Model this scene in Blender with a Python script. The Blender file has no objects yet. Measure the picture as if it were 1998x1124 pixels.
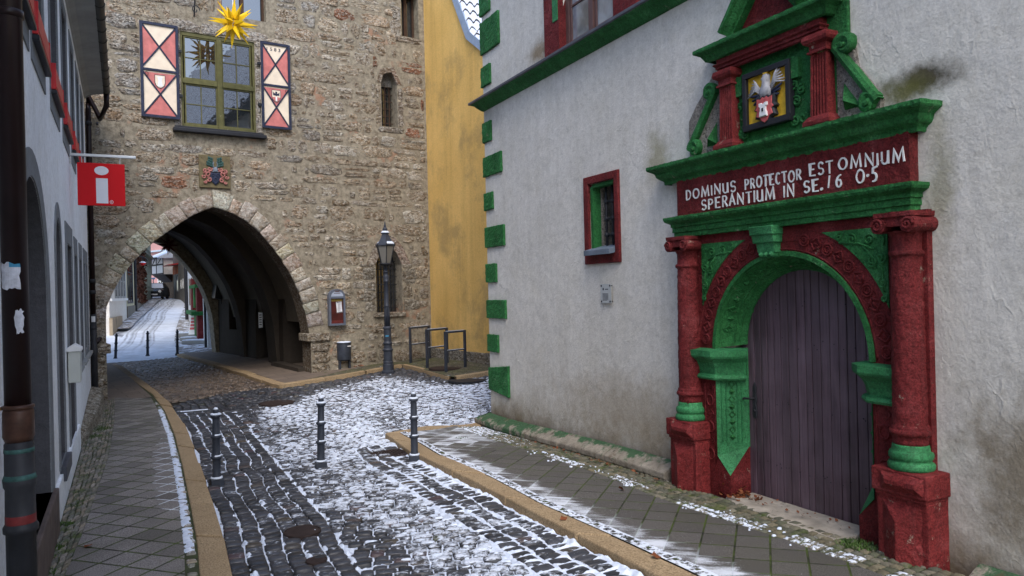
# Winter street with a medieval gate tower and a painted Renaissance portal.  Blender 4.5, self-contained.
import bpy, bmesh, math, random
import numpy as np
from mathutils import Vector, Matrix
from mathutils.geometry import delaunay_2d_cdt

random.seed(7)
RNG = np.random.default_rng(11)
SC = bpy.context.scene
COL = SC.collection
PI = math.pi

# ------------------------------------------------------------------ camera
FPX, ROLL, CX, CY, CAMH = 1450.0, math.radians(1.4), 999.0, 562.0, 2.1
YAW = math.atan((CX - 283) / FPX)
c_r = Vector((math.cos(YAW), -math.sin(YAW), 0))
c_f = Vector((math.sin(YAW), math.cos(YAW), 0))
c_u = Vector((0, 0, 1))
CAM = Vector((0, 0, CAMH))
cd = bpy.data.cameras.new('camera')
cam = bpy.data.objects.new('camera', cd)
COL.objects.link(cam)
right = c_r * math.cos(ROLL) - c_u * math.sin(ROLL)
up = c_r * math.sin(ROLL) + c_u * math.cos(ROLL)
m = Matrix((right, up, -c_f)).transposed().to_4x4()
m.translation = CAM
cam.matrix_world = m
cd.sensor_width = 36
cd.lens = FPX / 1998 * 36
cd.clip_start = 0.05
cd.clip_end = 2000
SC.camera = cam

# ------------------------------------------------------------------ sky, sun, exposure: an overcast winter day
SUN_EL, SUN_ROT = math.radians(50), math.radians(195)
w = bpy.data.worlds.new('World')
SC.world = w
w.use_nodes = True
nt = w.node_tree
sky = nt.nodes.new('ShaderNodeTexSky')
sky.sky_type = 'NISHITA'
sky.sun_disc = False
sky.sun_elevation = SUN_EL
sky.sun_rotation = SUN_ROT
sky.air_density = 1.0
sky.dust_density = 2.0
sky.ozone_density = 1.0
nt.links.new(sky.outputs[0], nt.nodes['Background'].inputs[0])
nt.nodes['Background'].inputs[1].default_value = 0.15
sd = bpy.data.lights.new('sun', 'SUN')
sun = bpy.data.objects.new('sun', sd)
COL.objects.link(sun)
sd.energy = 0.7
sd.angle = math.radians(30)
sd.color = (1.0, 0.985, 0.965)
# direction towards the sun: azimuth measured like the sky texture (0 = +Y, clockwise)
sv = Vector((math.sin(SUN_ROT) * math.cos(SUN_EL), math.cos(SUN_ROT) * math.cos(SUN_EL), math.sin(SUN_EL)))
sun.rotation_euler = sv.to_track_quat('Z', 'Y').to_euler()
SC.view_settings.view_transform = 'Standard'
SC.view_settings.look = 'None'
SC.view_settings.gamma = 1
SC.view_settings.exposure = 1.28
SC.view_settings.use_curve_mapping = False
SC.cycles.max_bounces = 6
SC.cycles.diffuse_bounces = 3
SC.cycles.use_denoising = True
try:
    SC.cycles.denoiser = 'OPENIMAGEDENOISE'
except Exception:
    pass


# ------------------------------------------------------------------ surveying helpers: sight lines onto real planes
def ray(px, py):
    a = (px - CX) / FPX
    b = (py - CY) / FPX
    x = a * math.cos(ROLL) - b * math.sin(ROLL)
    y = -(a * math.sin(ROLL) + b * math.cos(ROLL))
    return c_f + c_r * x + c_u * y


class Plane:
    """vertical plane through (x, y) with a horizontal direction ang (degrees from +X); local (e, z), n = depth"""
    def __init__(self, x, y, ang):
        a = math.radians(ang)
        self.p = Vector((x, y, 0))
        self.e = Vector((math.cos(a), math.sin(a), 0))
        self.n = Vector((-math.sin(a), math.cos(a), 0))

    def pt(self, e, z, n=0.0):
        return self.p + self.e * e + self.n * n + Vector((0, 0, z))

    def see(self, px, py, n=0.0):
        d = ray(px, py)
        o = self.p + self.n * n
        t = (o - CAM).dot(self.n) / d.dot(self.n)
        q = CAM + d * t
        return (q - o).dot(self.e), q.z


TOW = Plane(-0.9, 17.6, 8)             # tower front; n points into the tower
WHT = Plane(5.15, 0, 90)               # white house front, e = Y, n = -X (towards the street)
LEF = Plane(-0.756, 6.67, 91.35)       # left house front
_yc = TOW.pt(7.78, 0)
YEL = Plane(_yc.x, _yc.y, 98)          # yellow wall, e runs back to the tower (negative = towards camera)


# ------------------------------------------------------------------ ground height (thin plate spline through levels read on walls)
def _w(pl, e, z, n=0):
    v = pl.pt(e, z, n)
    return (v.x, v.y, v.z)


GP = np.array([(-.8, 2, 0), (-.8, 6.7, 0), (-.9, 12, 0), (-.95, 17, -.02), (.5, 6, 0), (.7, 9, 0), (1.8, 9, 0),
               (2.9, 8.8, 0), (1, 13, 0), (-.2, 20, 0), (-1, 28, 0), (1.2, 28.7, .03), (4.93, 6.4, 0), (4.9, 3.6, .05),
               (4.95, 11.1, -.166), (5, 2, .08), (3.2, 4.5, .01), _w(TOW, 4.6, .18, -.1), _w(TOW, 7.7, .32, -.1),
               _w(TOW, 7.78, .325, -2.9), _w(TOW, 4.55, .17, 5), _w(TOW, 4.5, .09, 11), (2, 3, 0), (3, 15, .03)])


def _tps(r2):
    return np.where(r2 > 1e-9, 0.5 * r2 * np.log(np.maximum(r2, 1e-9)), 0.0)


_n = len(GP)
_A = np.zeros((_n + 3, _n + 3))
_d2 = (GP[:, None, 0] - GP[None, :, 0]) ** 2 + (GP[:, None, 1] - GP[None, :, 1]) ** 2
_A[:_n, :_n] = _tps(_d2) + np.eye(_n) * 0.6
_A[:_n, _n] = 1
_A[:_n, _n + 1] = GP[:, 0]
_A[:_n, _n + 2] = GP[:, 1]
_A[_n:, :_n] = _A[:_n, _n:].T
_sol = np.linalg.solve(_A, np.concatenate([GP[:, 2], [0, 0, 0]]))


def gnd(x, y):
    """level of the pavements"""
    x = np.asarray(x, float)
    y = np.asarray(y, float)
    r2 = (x[..., None] - GP[:, 0]) ** 2 + (y[..., None] - GP[:, 1]) ** 2
    return _tps(r2) @ _sol[:_n] + _sol[_n] + _sol[_n + 1] * x + _sol[_n + 2] * y


KERB = 0.075                           # road lies this much below the pavements


def road(x, y):
    return gnd(x, y) - KERB


def on_ground(px, py, off=0.0):
    d = ray(px, py)
    z = off
    q = None
    for _ in range(30):
        t = (z - CAMH) / d.z
        q = CAM + d * t
        z = 0.5 * z + 0.5 * (float(gnd(q.x, q.y)) + off)
    return Vector((q.x, q.y, z))


# ------------------------------------------------------------------ numpy value noise
def vnoise(x, y, seed=0):
    x = np.asarray(x, float)
    y = np.asarray(y, float)
    xi = np.floor(x).astype(np.int64)
    yi = np.floor(y).astype(np.int64)
    xf = x - xi
    yf = y - yi
    u = xf * xf * (3 - 2 * xf)
    v = yf * yf * (3 - 2 * yf)

    def h(i, j):
        k = (i * 374761393 + j * 668265263 + seed * 1442695041) & 0x7fffffff
        k = (k ^ (k >> 13)) * 1274126177 & 0x7fffffff
        k = k ^ (k >> 16)
        return (k & 0xffff) / 65535.0
    return (h(xi, yi) * (1 - u) + h(xi + 1, yi) * u) * (1 - v) + (h(xi, yi + 1) * (1 - u) + h(xi + 1, yi + 1) * u) * v


def fbm(x, y, seed=0, oct=3):
    s = 0
    a = 0.5
    for k in range(oct):
        s = s + a * vnoise(np.asarray(x) * 2 ** k, np.asarray(y) * 2 ** k, seed + 17 * k)
        a *= 0.5
    return s / (1 - 0.5 ** oct)


# ------------------------------------------------------------------ materials
class NB:
    """small node builder"""
    def __init__(self, name):
        self.m = bpy.data.materials.new(name)
        self.m.use_nodes = True
        self.t = self.m.node_tree
        self.b = self.t.nodes['Principled BSDF']
        g = self.new('ShaderNodeNewGeometry')
        self.pos = g.outputs['Position']
        self.nrm = g.outputs['Normal']

    def new(self, k):
        return self.t.nodes.new(k)

    def put(self, sock, v):
        if hasattr(v, 'is_output') or isinstance(v, bpy.types.NodeSocket):
            self.t.links.new(v, sock)
        elif isinstance(v, tuple) and len(v) == 3 and sock.type == 'RGBA':
            sock.default_value = (*v, 1)
        else:
            sock.default_value = v

    def scale(self, v, s):
        n = self.new('ShaderNodeMapping')
        self.put(n.inputs['Vector'], v)
        n.inputs['Scale'].default_value = s if isinstance(s, tuple) else (s, s, s)
        return n.outputs[0]

    def rot(self, v, rz):
        n = self.new('ShaderNodeMapping')
        self.put(n.inputs['Vector'], v)
        n.inputs['Rotation'].default_value = (0, 0, rz)
        return n.outputs[0]

    def noise(self, s=5.0, det=4.0, rough=.55, v=None, dist=0.0):
        n = self.new('ShaderNodeTexNoise')
        self.put(n.inputs['Vector'], self.pos if v is None else v)
        n.inputs['Scale'].default_value = s
        n.inputs['Detail'].default_value = det
        n.inputs['Roughness'].default_value = rough
        n.inputs['Distortion'].default_value = dist
        return n.outputs['Fac']

    def voro(self, s=5.0, v=None, feat='F1', out='Distance'):
        n = self.new('ShaderNodeTexVoronoi')
        n.feature = feat
        self.put(n.inputs['Vector'], self.pos if v is None else v)
        n.inputs['Scale'].default_value = s
        return n.outputs[out]

    def ramp(self, f, *stops):
        n = self.new('ShaderNodeValToRGB')
        self.put(n.inputs[0], f)
        e = n.color_ramp.elements
        while len(e) < len(stops):
            e.new(0.5)
        for q, (p, c) in zip(e, stops):
            q.position = p
            c = (c, c, c) if not isinstance(c, tuple) else c
            q.color = (*c, 1)
        return n.outputs[0]

    def mix(self, f, a, b, mode='MIX'):
        n = self.new('ShaderNodeMix')
        n.data_type = 'RGBA'
        n.blend_type = mode
        self.put(n.inputs[0], f)
        self.put(n.inputs[6], a)
        self.put(n.inputs[7], b)
        return n.outputs[2]

    def step(self, f, lo, hi, top=1.0):
        n = self.new('ShaderNodeMapRange')
        n.interpolation_type = 'SMOOTHSTEP'
        self.put(n.inputs[0], f)
        n.inputs[1].default_value = lo
        n.inputs[2].default_value = hi
        n.inputs[4].default_value = top
        return n.outputs[0]

    def math(self, op, a, b=0.0, c=None):
        n = self.new('ShaderNodeMath')
        n.operation = op
        self.put(n.inputs[0], a)
        self.put(n.inputs[1], b)
        if c is not None:
            self.put(n.inputs[2], c)
        return n.outputs[0]

    def sep(self, v=None):
        n = self.new('ShaderNodeSeparateXYZ')
        self.put(n.inputs[0], self.pos if v is None else v)
        return n.outputs

    def attr(self, name='col', out='Color'):
        n = self.new('ShaderNodeAttribute')
        n.attribute_name = name
        return n.outputs[out]

    def bump(self, h, strength=.5, dist=.02, nrm=None):
        n = self.new('ShaderNodeBump')
        self.put(n.inputs['Height'], h)
        n.inputs['Strength'].default_value = strength
        n.inputs['Distance'].default_value = dist
        if nrm is not None:
            self.put(n.inputs['Normal'], nrm)
        return n.outputs[0]

    def done(self, col, rough=.8, nrm=None, metal=0.0, spec=None):
        self.put(self.b.inputs['Base Color'], col)
        self.put(self.b.inputs['Roughness'], rough)
        self.b.inputs['Metallic'].default_value = metal
        if spec is not None:
            self.b.inputs['Specular IOR Level'].default_value = spec
        if nrm is not None:
            self.t.links.new(nrm, self.b.inputs['Normal'])
        return self.m


def paint(name, c, rough=.5, var=.25, s=6.0, bump=.15, bs=60.0, bd=.004, metal=0.0, wear=None):
    """painted or plain surface with gentle mottling"""
    b = NB(name)
    n = b.noise(s, 5)
    d = tuple(x * (1 - var) for x in c)
    l = tuple(min(1, x * (1 + var)) for x in c)
    col = b.ramp(n, (.3, d), (.7, l))
    if wear:
        wc, lim = wear
        col = b.mix(b.ramp(b.noise(s * 2.3, 8, .7), (lim, 0.0), (lim + .05, 1.0)), col, wc)
    return b.done(col, rough, b.bump(b.noise(bs, 4), bump, bd), metal, spec=.5 if metal or rough < .3 else .22)


def m_plaster(name, c, stain=True, s=1.0, streak=.16, rib=.55, stains=False):
    b = NB(name)
    p = b.pos
    big = b.noise(.55, 5, .6)
    st = b.noise(1.0, 4, .6, b.scale(p, (7, 7, .35)))
    col = b.ramp(big, (.25, tuple(x * .86 for x in c)), (.75, tuple(min(1, x * 1.08) for x in c)))
    col = b.mix(b.math('MULTIPLY', b.ramp(st, (.42, 0.0), (.75, 1.0)), streak * 2), col, tuple(x * .62 for x in c))
    col = b.mix(b.math('MULTIPLY', b.ramp(b.noise(11, 8, .75), (.46, 0.0), (.68, 1.0)), .42), col, tuple(x * .62 for x in c))
    col = b.mix(b.math('MULTIPLY', b.ramp(b.noise(2.6, 6, .65), (.45, 0.0), (.7, 1.0)), .3), col, (c[0] * .74, c[1] * .72, c[2] * .64))
    if stain:
        z = b.sep()[2]
        zz = b.math('ADD', z, b.math('MULTIPLY', b.noise(1.7, 5, .65), -1.5))
        col = b.mix(b.math('MULTIPLY', b.ramp(b.math('MULTIPLY_ADD', zz, .5, .45), (.02, 1.0), (.38, 0.0)), .85), col, (.20, .15, .085))
        zz2 = b.math('ADD', z, b.math('MULTIPLY', b.noise(3.1, 5, .7), -.9))
        col = b.mix(b.math('MULTIPLY', b.ramp(b.math('MULTIPLY_ADD', zz2, .7, .42), (.02, 1.0), (.3, 0.0)), .6), col, (.10, .075, .045))
    if stains:
        for (q, r, cs, am) in (((5.15, 3.52, 3.56), (.5, .40, .17), (.075, .065, .045), 1.0), ((5.15, 3.66, 3.50), (.5, .28, .15), (.12, .115, .04), .9),
                               ((5.15, 9.35, 5.48), (.5, .5, .26), (.20, .14, .07), .8), ((5.15, 6.7, 3.5), (.5, .3, .4), (.27, .25, .15), .7),
                               ((5.15, 3.42, 2.7), (.5, .16, .6), (.28, .26, .17), .7), ((5.15, 7.3, .6), (.5, 2.5, .55), (.25, .19, .11), .5),
                               ((5.15, 2.9, .75), (.5, .6, .8), (.15, .115, .065), .8), ((5.15, 11.3, 4.9), (.4, .8, .35), (.25, .25, .22), .5)):
            mp = b.new('ShaderNodeVectorMath')
            mp.operation = 'SUBTRACT'
            b.put(mp.inputs[0], p)
            mp.inputs[1].default_value = q
            ln = b.new('ShaderNodeVectorMath')
            ln.operation = 'LENGTH'
            b.put(ln.inputs[0], b.scale(mp.outputs[0], tuple(1 / x for x in r)))
            f = b.math('ADD', ln.outputs['Value'], b.math('MULTIPLY_ADD', b.noise(4.5, 6, .68), 1.5, -.75))
            col = b.mix(b.ramp(f, (.25, am), (.95, 0.0)), col, cs)
    sp_ = b.math('ADD', b.math('MULTIPLY', b.noise(55, 3, .8), .55), b.math('MULTIPLY', b.noise(17, 4, .7), .45))
    col = b.mix(1.0, col, b.ramp(sp_, (.36, .82), (.5, 1.0), (.64, 1.10)), 'MULTIPLY')
    # trowelled render: soft ridges, drips and grain
    lump = b.noise(4.0, 4, .55, dist=.4)
    ridge = b.voro(7.5, b.scale(b.mix(.28, p, b.noise(3.0, 3)), (1, 1, .45)), 'DISTANCE_TO_EDGE')
    rg = b.ramp(ridge, (0.0, 1.0), (.06, 0.0))
    msk = b.ramp(b.noise(4.2, 3), (.52, 0.0), (.66, 1.0))
    fine = b.noise(38, 6, .7)
    n1 = b.bump(lump, rib * .8, .03)
    n2 = b.bump(b.math('MULTIPLY', rg, msk), rib * .55, .008, n1)
    n3 = b.bump(b.noise(1, 5, .6, b.scale(p, (30, 30, 3.5))), .22, .006, n2)
    n4 = b.bump(fine, .5, .012, n3)
    return b.done(col, .92, n4, spec=.15)


def m_roughpaint(name, c, rough=.62, wear=.66, wc=(.30, .26, .20), pit=.5):
    """thick paint on coarse old stone"""
    b = NB(name)
    n = b.noise(3.2, 7, .68)
    col = b.ramp(n, (.30, tuple(x * .55 for x in c)), (.55, c), (.72, tuple(min(1, x * 1.25 + .02) for x in c)))
    col = b.mix(b.math('MULTIPLY', b.ramp(b.noise(22, 6, .7), (.50, 0.0), (.70, 1.0)), .6), col, tuple(x * .32 for x in c))
    col = b.mix(b.ramp(b.noise(7, 9, .75), (wear, 0.0), (wear + .04, .8)), col, wc)
    runs = b.ramp(b.noise(1.0, 5, .6, b.scale(b.pos, (16, 16, 1.1))), (.5, 0.0), (.72, 1.0))
    col = b.mix(b.math('MULTIPLY', runs, .45), col, tuple(x * .5 + .012 for x in c))
    col = b.mix(1.0, col, b.ramp(b.noise(70, 3, .8), (.36, .62), (.5, 1.0), (.66, 1.35)), 'MULTIPLY')
    pt = b.ramp(b.noise(34, 5, .7), (.36, 1.0), (.44, 0.0))
    col = b.mix(b.math('MULTIPLY', pt, pit * .9), col, tuple(x * .18 for x in c))
    g1 = b.bump(b.noise(28, 6, .7), pit * 1.3, .03)
    g2 = b.bump(b.ramp(b.voro(55), (0.0, 0.0), (.35, 1.0)), pit * .55, .006, g1)
    g3 = b.bump(b.noise(9, 4), pit * .7, .03, g2)
    return b.done(col, rough, g3, spec=.12)


def m_masonry(name, pitc=(.03, .024, .018), sat=1.0, gain=1.0, smooth=1.0):
    """porous limestone blocks tinted by the per-stone colour attribute"""
    b = NB(name)
    at = b.attr()
    v = b.scale(b.pos, (1, 1, 1.6))
    crust = b.noise(7, 8, .68, v)
    col = b.mix(b.ramp(crust, (.43, 0.0), (.57, 1.0)), b.mix(1.0, at, (.58, .50, .42), 'MULTIPLY'), at)
    col = b.mix(1.0, col, b.ramp(b.noise(48, 4, .8), (.36, .55), (.5, 1.0), (.66, 1.3)), 'MULTIPLY')
    col = b.mix(b.ramp(b.noise(13, 9, .74, v), (.49, 0.0), (.62, .85)), col, (.66 * gain, .62 * gain, .54 * gain))
    pits = b.ramp(b.noise(26, 7, .7, b.scale(b.pos, (1, 1, 2.8))), (.40, 1.0), (.47, 0.0))
    col = b.mix(b.math('MULTIPLY', pits, .9 * smooth), col, pitc)
    col = b.mix(b.math('MULTIPLY', b.ramp(b.noise(.5, 4), (.45, 0.0), (.75, 1.0)), .35), col, (.14, .105, .07))
    h = b.math('ADD', b.noise(14, 8, .7, v), b.math('MULTIPLY', pits, -.9))
    n1 = b.bump(h, 1.0, .05 * smooth)
    n2 = b.bump(b.noise(60, 5, .7), .5, .012, n1)
    return b.done(col, .93, n2, spec=.12)


M = {}


def make_materials():
    M['plaster_white'] = m_plaster('white_plaster', (.66, .635, .58), True, stains=True)
    M['plaster_left'] = m_plaster('cool_white_plaster', (.85, .875, .90), False, rib=.25, streak=.08)
    M['plaster_grey'] = m_plaster('grey_plaster', (.22, .235, .25), False, rib=.5)
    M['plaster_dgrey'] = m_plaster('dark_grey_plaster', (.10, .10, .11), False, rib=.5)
    M['shade_plaster'] = m_plaster('shade_darkened_plaster', (.055, .045, .036), False, rib=.6)  # gateway plaster: the passage's deep shade is put into its colour
    M['vault'] = m_plaster('vault_plaster', (.17, .15, .12), False, rib=.3)  # colour lowered as well, so the vault reads as deep in shade
    M['cream'] = m_plaster('cream_plaster', (.62, .58, .50), False, rib=.2)
    M['white'] = paint('white_paint', (.74, .74, .73), .5, .08)
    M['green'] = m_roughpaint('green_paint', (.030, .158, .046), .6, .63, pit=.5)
    M['green_smooth'] = m_roughpaint('smooth_green_paint', (.038, .19, .072), .5, .74, pit=.25)  # brighter, smoother green with shallower pits and less wear
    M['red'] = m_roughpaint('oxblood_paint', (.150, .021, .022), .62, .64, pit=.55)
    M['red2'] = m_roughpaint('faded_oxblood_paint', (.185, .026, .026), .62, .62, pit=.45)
    M['brownred'] = paint('brown_frame_paint', (.10, .055, .05), .45, .15)
    M['lead'] = paint('lead_sheet', (.075, .08, .095), .45, .25, 4, .1)
    M['black'] = paint('black_paint', (.02, .021, .025), .45, .2)
    M['iron'] = paint('grey_blue_iron', (.038, .044, .058), .42, .22, 8, .12)
    M['darkiron'] = paint('dark_iron', (.025, .026, .03), .5, .25, 9, .2)
    M['rust'] = paint('rusty_iron', (.036, .024, .021), .75, .35, 12, .4)
    M['pipe_brown'] = paint('brown_pipe', (.017, .009, .009), .32, .2, 5, .08)
    M['pipe_grey'] = paint('cast_iron_pipe', (.032, .033, .038), .5, .3, 7, .25)
    M['verdigris'] = paint('verdigris', (.04, .095, .085), .6, .4, 30, .25)
    M['signred'] = paint('red_enamel', (.62, .008, .014), .5, .05, 3, .02)
    M['signred'].node_tree.nodes['Principled BSDF'].inputs['Specular IOR Level'].default_value = .15
    M['boxred'] = paint('red_box_paint', (.50, .022, .026), .4, .15, 6, .1)
    M['signwhite'] = paint('sign_white', (.72, .74, .80), .4, .03, 3, .02)
    M['alu'] = paint('aluminium', (.45, .47, .5), .35, .08, 3, .02, metal=.7)
    M['mailbox'] = paint('light_grey_sheet', (.52, .54, .50), .4, .05, 3, .02)
    M['yellow_star'] = paint('yellow_paper', (.80, .52, .015), .4, .08, 5, .03)
    M['red_star'] = paint('red_paper', (.10, .012, .012), .5, .1)
    M['olive'] = paint('olive_frame_paint', (.10, .095, .034), .5, .22, 9, .2, wear=((.35, .33, .25), .66))
    M['shutter_red'] = paint('pink_red_boards', (.50, .165, .15), .65, .2, 7, .2, wear=((.08, .04, .04), .72))
    M['shutter_cream'] = paint('cream_boards', (.74, .63, .49), .65, .08, 7, .15, wear=((.45, .30, .20), .76))
    M['navy'] = paint('navy_paint', (.022, .028, .055), .55, .3, 12, .2)
    M['gold'] = paint('gold_paint', (.62, .38, .03), .5, .3, 14, .4, 40)
    M['silver'] = paint('grey_white_paint', (.42, .41, .42), .6, .3, 20, .4, 40)
    M['pinkred'] = paint('pink_red_paint', (.50, .10, .10), .55, .3, 14, .2)
    M['pink_scroll'] = paint('dusty_pink_paint', (.38, .15, .13), .6, .3, 30, .2)
    M['roughcast'] = m_roughpaint('roughcast', (.34, .31, .27), .95, .9, pit=1.0)
    M['plinth'] = m_masonry('plinth_stone', (.10, .08, .06))
    M['masonry'] = m_masonry('limestone_blocks')
    M['ashlar'] = m_masonry('pale_cut_stone', (.10, .085, .065), gain=1.0, smooth=.45)
    M['masonry_dark'] = m_masonry('dark_limestone', (.02, .015, .012), gain=.35)  # limestone with darker pits and a much darker crust
    M['snow'] = None
    # mortar
    b = NB('mortar')
    col = b.ramp(b.noise(9, 9, .75), (.36, (.15, .125, .09)), (.62, (.36, .32, .245)))
    col = b.mix(b.ramp(b.noise(1.1, 6, .7), (.60, 0.0), (.66, .6)), col, (.36, .17, .10))
    M['mortar'] = b.done(col, .95, b.bump(b.noise(30, 7, .75), .9, .03), spec=.1)
    # snow
    b = NB('snow')
    col = b.ramp(b.noise(16, 6, .7), (.3, (.50, .57, .70)), (.62, (.74, .80, .90)))
    M['snow'] = b.done(col, .75, b.bump(b.noise(70, 5, .6), .5, .008), spec=.2)
    # cobbles (per-stone colour)
    b = NB('wet_cobble')
    at = b.attr()
    col = b.mix(b.ramp(b.noise(30, 5), (.3, 0.0), (.7, 1.0)), b.mix(1.0, at, (.6, .6, .6), 'MULTIPLY'), at)
    al = b.attr('col', 'Alpha')
    wob_ = b.math('ADD', b.math('MULTIPLY', b.noise(24, 7, .68, b.scale(b.pos, (.8, 1.25, 1))), .75), b.math('MULTIPLY', b.noise(6, 3), .25))
    thr = b.math('MULTIPLY_ADD', al, -.42, .675)
    film = b.ramp(b.math('ADD', b.math('SUBTRACT', wob_, thr), .5), (.455, 0.0), (.565, 1.0))
    sc_ = b.ramp(b.noise(55, 4, .7), (.3, (.42, .47, .56)), (.62, (.74, .79, .88)))
    col = b.mix(b.math('MULTIPLY', film, .95), col, sc_)
    rg_ = b.mix(film, b.ramp(b.noise(12, 3), (.3, .28), (.7, .55)), (.8, .8, .8))
    n1 = b.bump(film, .6, .008)
    M['cobble'] = b.done(col, rg_, b.bump(b.noise(60, 5), .45, .006, n1), spec=.4)
    b = NB('mosaic_stone')
    at = b.attr()
    col = b.mix(b.ramp(b.noise(45, 5), (.3, 0.0), (.7, 1.0)), b.mix(1.0, at, (.6, .6, .6), 'MULTIPLY'), at)
    moss = b.ramp(b.noise(4, 6, .7), (.52, 0.0), (.62, .75))
    col = b.mix(moss, col, (.06, .085, .018))
    thr = b.math('MULTIPLY_ADD', b.attr('col', 'Alpha'), -.42, .70)
    film = b.ramp(b.math('ADD', b.math('SUBTRACT', b.noise(26, 6, .68), thr), .5), (.46, 0.0), (.55, .95))
    col = b.mix(film, col, (.70, .75, .84))
    M['mosaic'] = b.done(col, .85, b.bump(b.noise(80, 5), .5, .005), spec=.2)
    # joint soil
    b = NB('joint_soil')
    col = b.ramp(b.noise(18, 6, .7), (.3, (.012, .011, .009)), (.7, (.035, .032, .024)))
    M['soil'] = b.done(col, .95, b.bump(b.noise(40, 5), .6, .01))
    b = NB('mossy_soil')
    col = b.ramp(b.noise(6, 6, .7), (.35, (.03, .028, .018)), (.65, (.055, .075, .016)))
    M['mosssoil'] = b.done(col, .95, b.bump(b.noise(60, 5), .8, .01))
    # tan granite kerb
    b = NB('tan_granite')
    col = b.ramp(b.noise(70, 6, .75), (.38, (.18, .125, .068)), (.65, (.52, .385, .23)))
    col = b.mix(b.math('MULTIPLY', b.ramp(b.noise(3, 5), (.4, 0.0), (.7, 1.0)), .5), col, (.24, .165, .09))
    col = b.mix(b.ramp(b.noise(11, 8, .75), (.56, 0.0), (.68, .7)), col, (.10, .075, .05))
    M['kerb'] = b.done(col, .8, b.bump(b.noise(60, 5), .4, .006), spec=.25)
    # paving slabs: square slabs on the diagonal; joints darker, mossy or snowy (uv = metres along / across)
    for nm, snowy in (('slab_left', 0), ('slab_right', 1)):
        b = NB(nm)
        uvn = b.new('ShaderNodeUVMap')
        uvn.uv_map = 'st'
        uv = uvn.outputs[0]
        r = b.rot(uv, math.radians(45))
        q = .265
        sx, sy, _ = b.sep(b.scale(r, (1 / q, 1 / q, 1)))
        fx = b.math('ABSOLUTE', b.math('SUBTRACT', b.math('FRACT', sx), .5))
        fy = b.math('ABSOLUTE', b.math('SUBTRACT', b.math('FRACT', sy), .5))
        mx = b.math('MAXIMUM', fx, fy)
        joint = b.ramp(b.math('ADD', mx, b.math('MULTIPLY', b.noise(9, 4), .014)), (.464, 0.0) if not snowy else (.472, 0.0), (.476, 1.0) if not snowy else (.484, 1.0))
        wide = b.ramp(b.math('ADD', mx, b.math('MULTIPLY', b.noise(25, 4), .03)), (.480, 0.0), (.492, 1.0))
        cellx = b.math('FLOOR', sx)
        celly = b.math('FLOOR', sy)
        wn = b.new('ShaderNodeTexWhiteNoise')
        wn.noise_dimensions = '2D'
        cb = b.new('ShaderNodeCombineXYZ')
        b.put(cb.inputs[0], cellx)
        b.put(cb.inputs[1], celly)
        b.put(wn.inputs['Vector'], cb.outputs[0])
        cell = wn.outputs['Value']
        grain = b.noise(160, 3, .7)
        k_ = .44 if snowy else 1.0
        col = b.ramp(grain, (.38, (.075 * k_, .066 * k_, .060 * k_)), (.64, (.42 * k_, .385 * k_, .36 * k_)))
        col = b.mix(b.math('MULTIPLY', b.ramp(cell, (.3, 0.0), (1.0, .6)), 1.0), col, (.055, .050, .045))
        col = b.mix(b.math('MULTIPLY', b.ramp(b.noise(1.3, 5), (.4, 0.0), (.7, 1.0)), .4), col, (.085, .08, .055))
        jc = b.ramp(b.noise(5, 5), (.36, (.018, .018, .012)), (.58, (.06, .085, .015)))
        col = b.mix(joint, col, jc)
        sn = b.attr('snow', 'Fac')
        # snow kept in the joints and blown in fans against them
        sj = b.math('MULTIPLY', wide, b.ramp(b.math('ADD', sn, b.math('MULTIPLY_ADD', b.noise(7, 6, .75), 1.3, -.68)), (.44, 0.0), (.56, .9)))
        drift = b.math('ADD', b.math('MULTIPLY', b.noise(4.0, 5, .7), 1.0), b.math('MULTIPLY', b.noise(130, 3, .8), .5))
        fan = 0.0 if not snowy else b.math('MULTIPLY', b.ramp(b.math('ADD', b.math('MULTIPLY', mx, 1.2), drift), (1.0, 0.0), (1.40, .8)), b.ramp(sn, (.62, 0.0), (1.0, .95)))
        if snowy:
            stk = b.noise(1.0, 4, .6, b.scale(b.rot(uv, math.radians(38)), (3.2, 13, 1)))
            s_ = b.math('ADD', b.math('MULTIPLY', stk, .9), b.math('MULTIPLY', b.noise(120, 3, .8), .55))
            s_ = b.math('ADD', s_, b.math('MULTIPLY', mx, .28))
            fan = b.step(b.math('ADD', s_, b.math('MULTIPLY_ADD', sn, .62, b.math('MULTIPLY_ADD', cell, .34, -.17))), 1.30, 1.62, .8)
            sj = b.math('MULTIPLY', sj, b.ramp(sn, (.45, .05), (1.0, .4)))
        spk = b.math('MULTIPLY', b.ramp(b.noise(75, 2), (.73, 0.0), (.76, 1.0)), b.ramp(sn, (.02, 0.0), (.3, .8)))
        sm = b.math('MAXIMUM', b.math('MAXIMUM', sj, fan), spk)
        col = b.mix(sm, col, (.80, .84, .91))
        h = b.math('ADD', b.math('MULTIPLY', joint, -1.0), b.math('MULTIPLY', sm, .8))
        n1 = b.bump(h, .7, .008)
        n2 = b.bump(grain, .3, .003, n1)
        M[nm] = b.done(col, .72, n2, spec=.3)
    # window glass: dark, mirror-like pane
    b = NB('window_glass')
    M['glass'] = b.done((.015, .018, .02), .03, b.bump(b.noise(3.5, 2), .05, .05))
    b.b.inputs['IOR'].default_value = 2.6
    b = NB('pale_glass')
    M['glass_pale'] = b.done(b.ramp(b.noise(2.5, 3), (.35, (.07, .085, .10)), (.65, (.26, .30, .34))), .05, b.bump(b.noise(2.5, 2), .03, .05))
    b.b.inputs['IOR'].default_value = 2.2
    b = NB('milky_glass')
    M['milky'] = b.done((.17, .16, .14), .25, None, spec=.5)
    M['curtain'] = paint('curtain', (.42, .38, .30), .8, .2, 3, .1)
    # wood
    b = NB('violet_brown_planks')
    s = b.scale(b.pos, (14, 14, .7))
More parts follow.
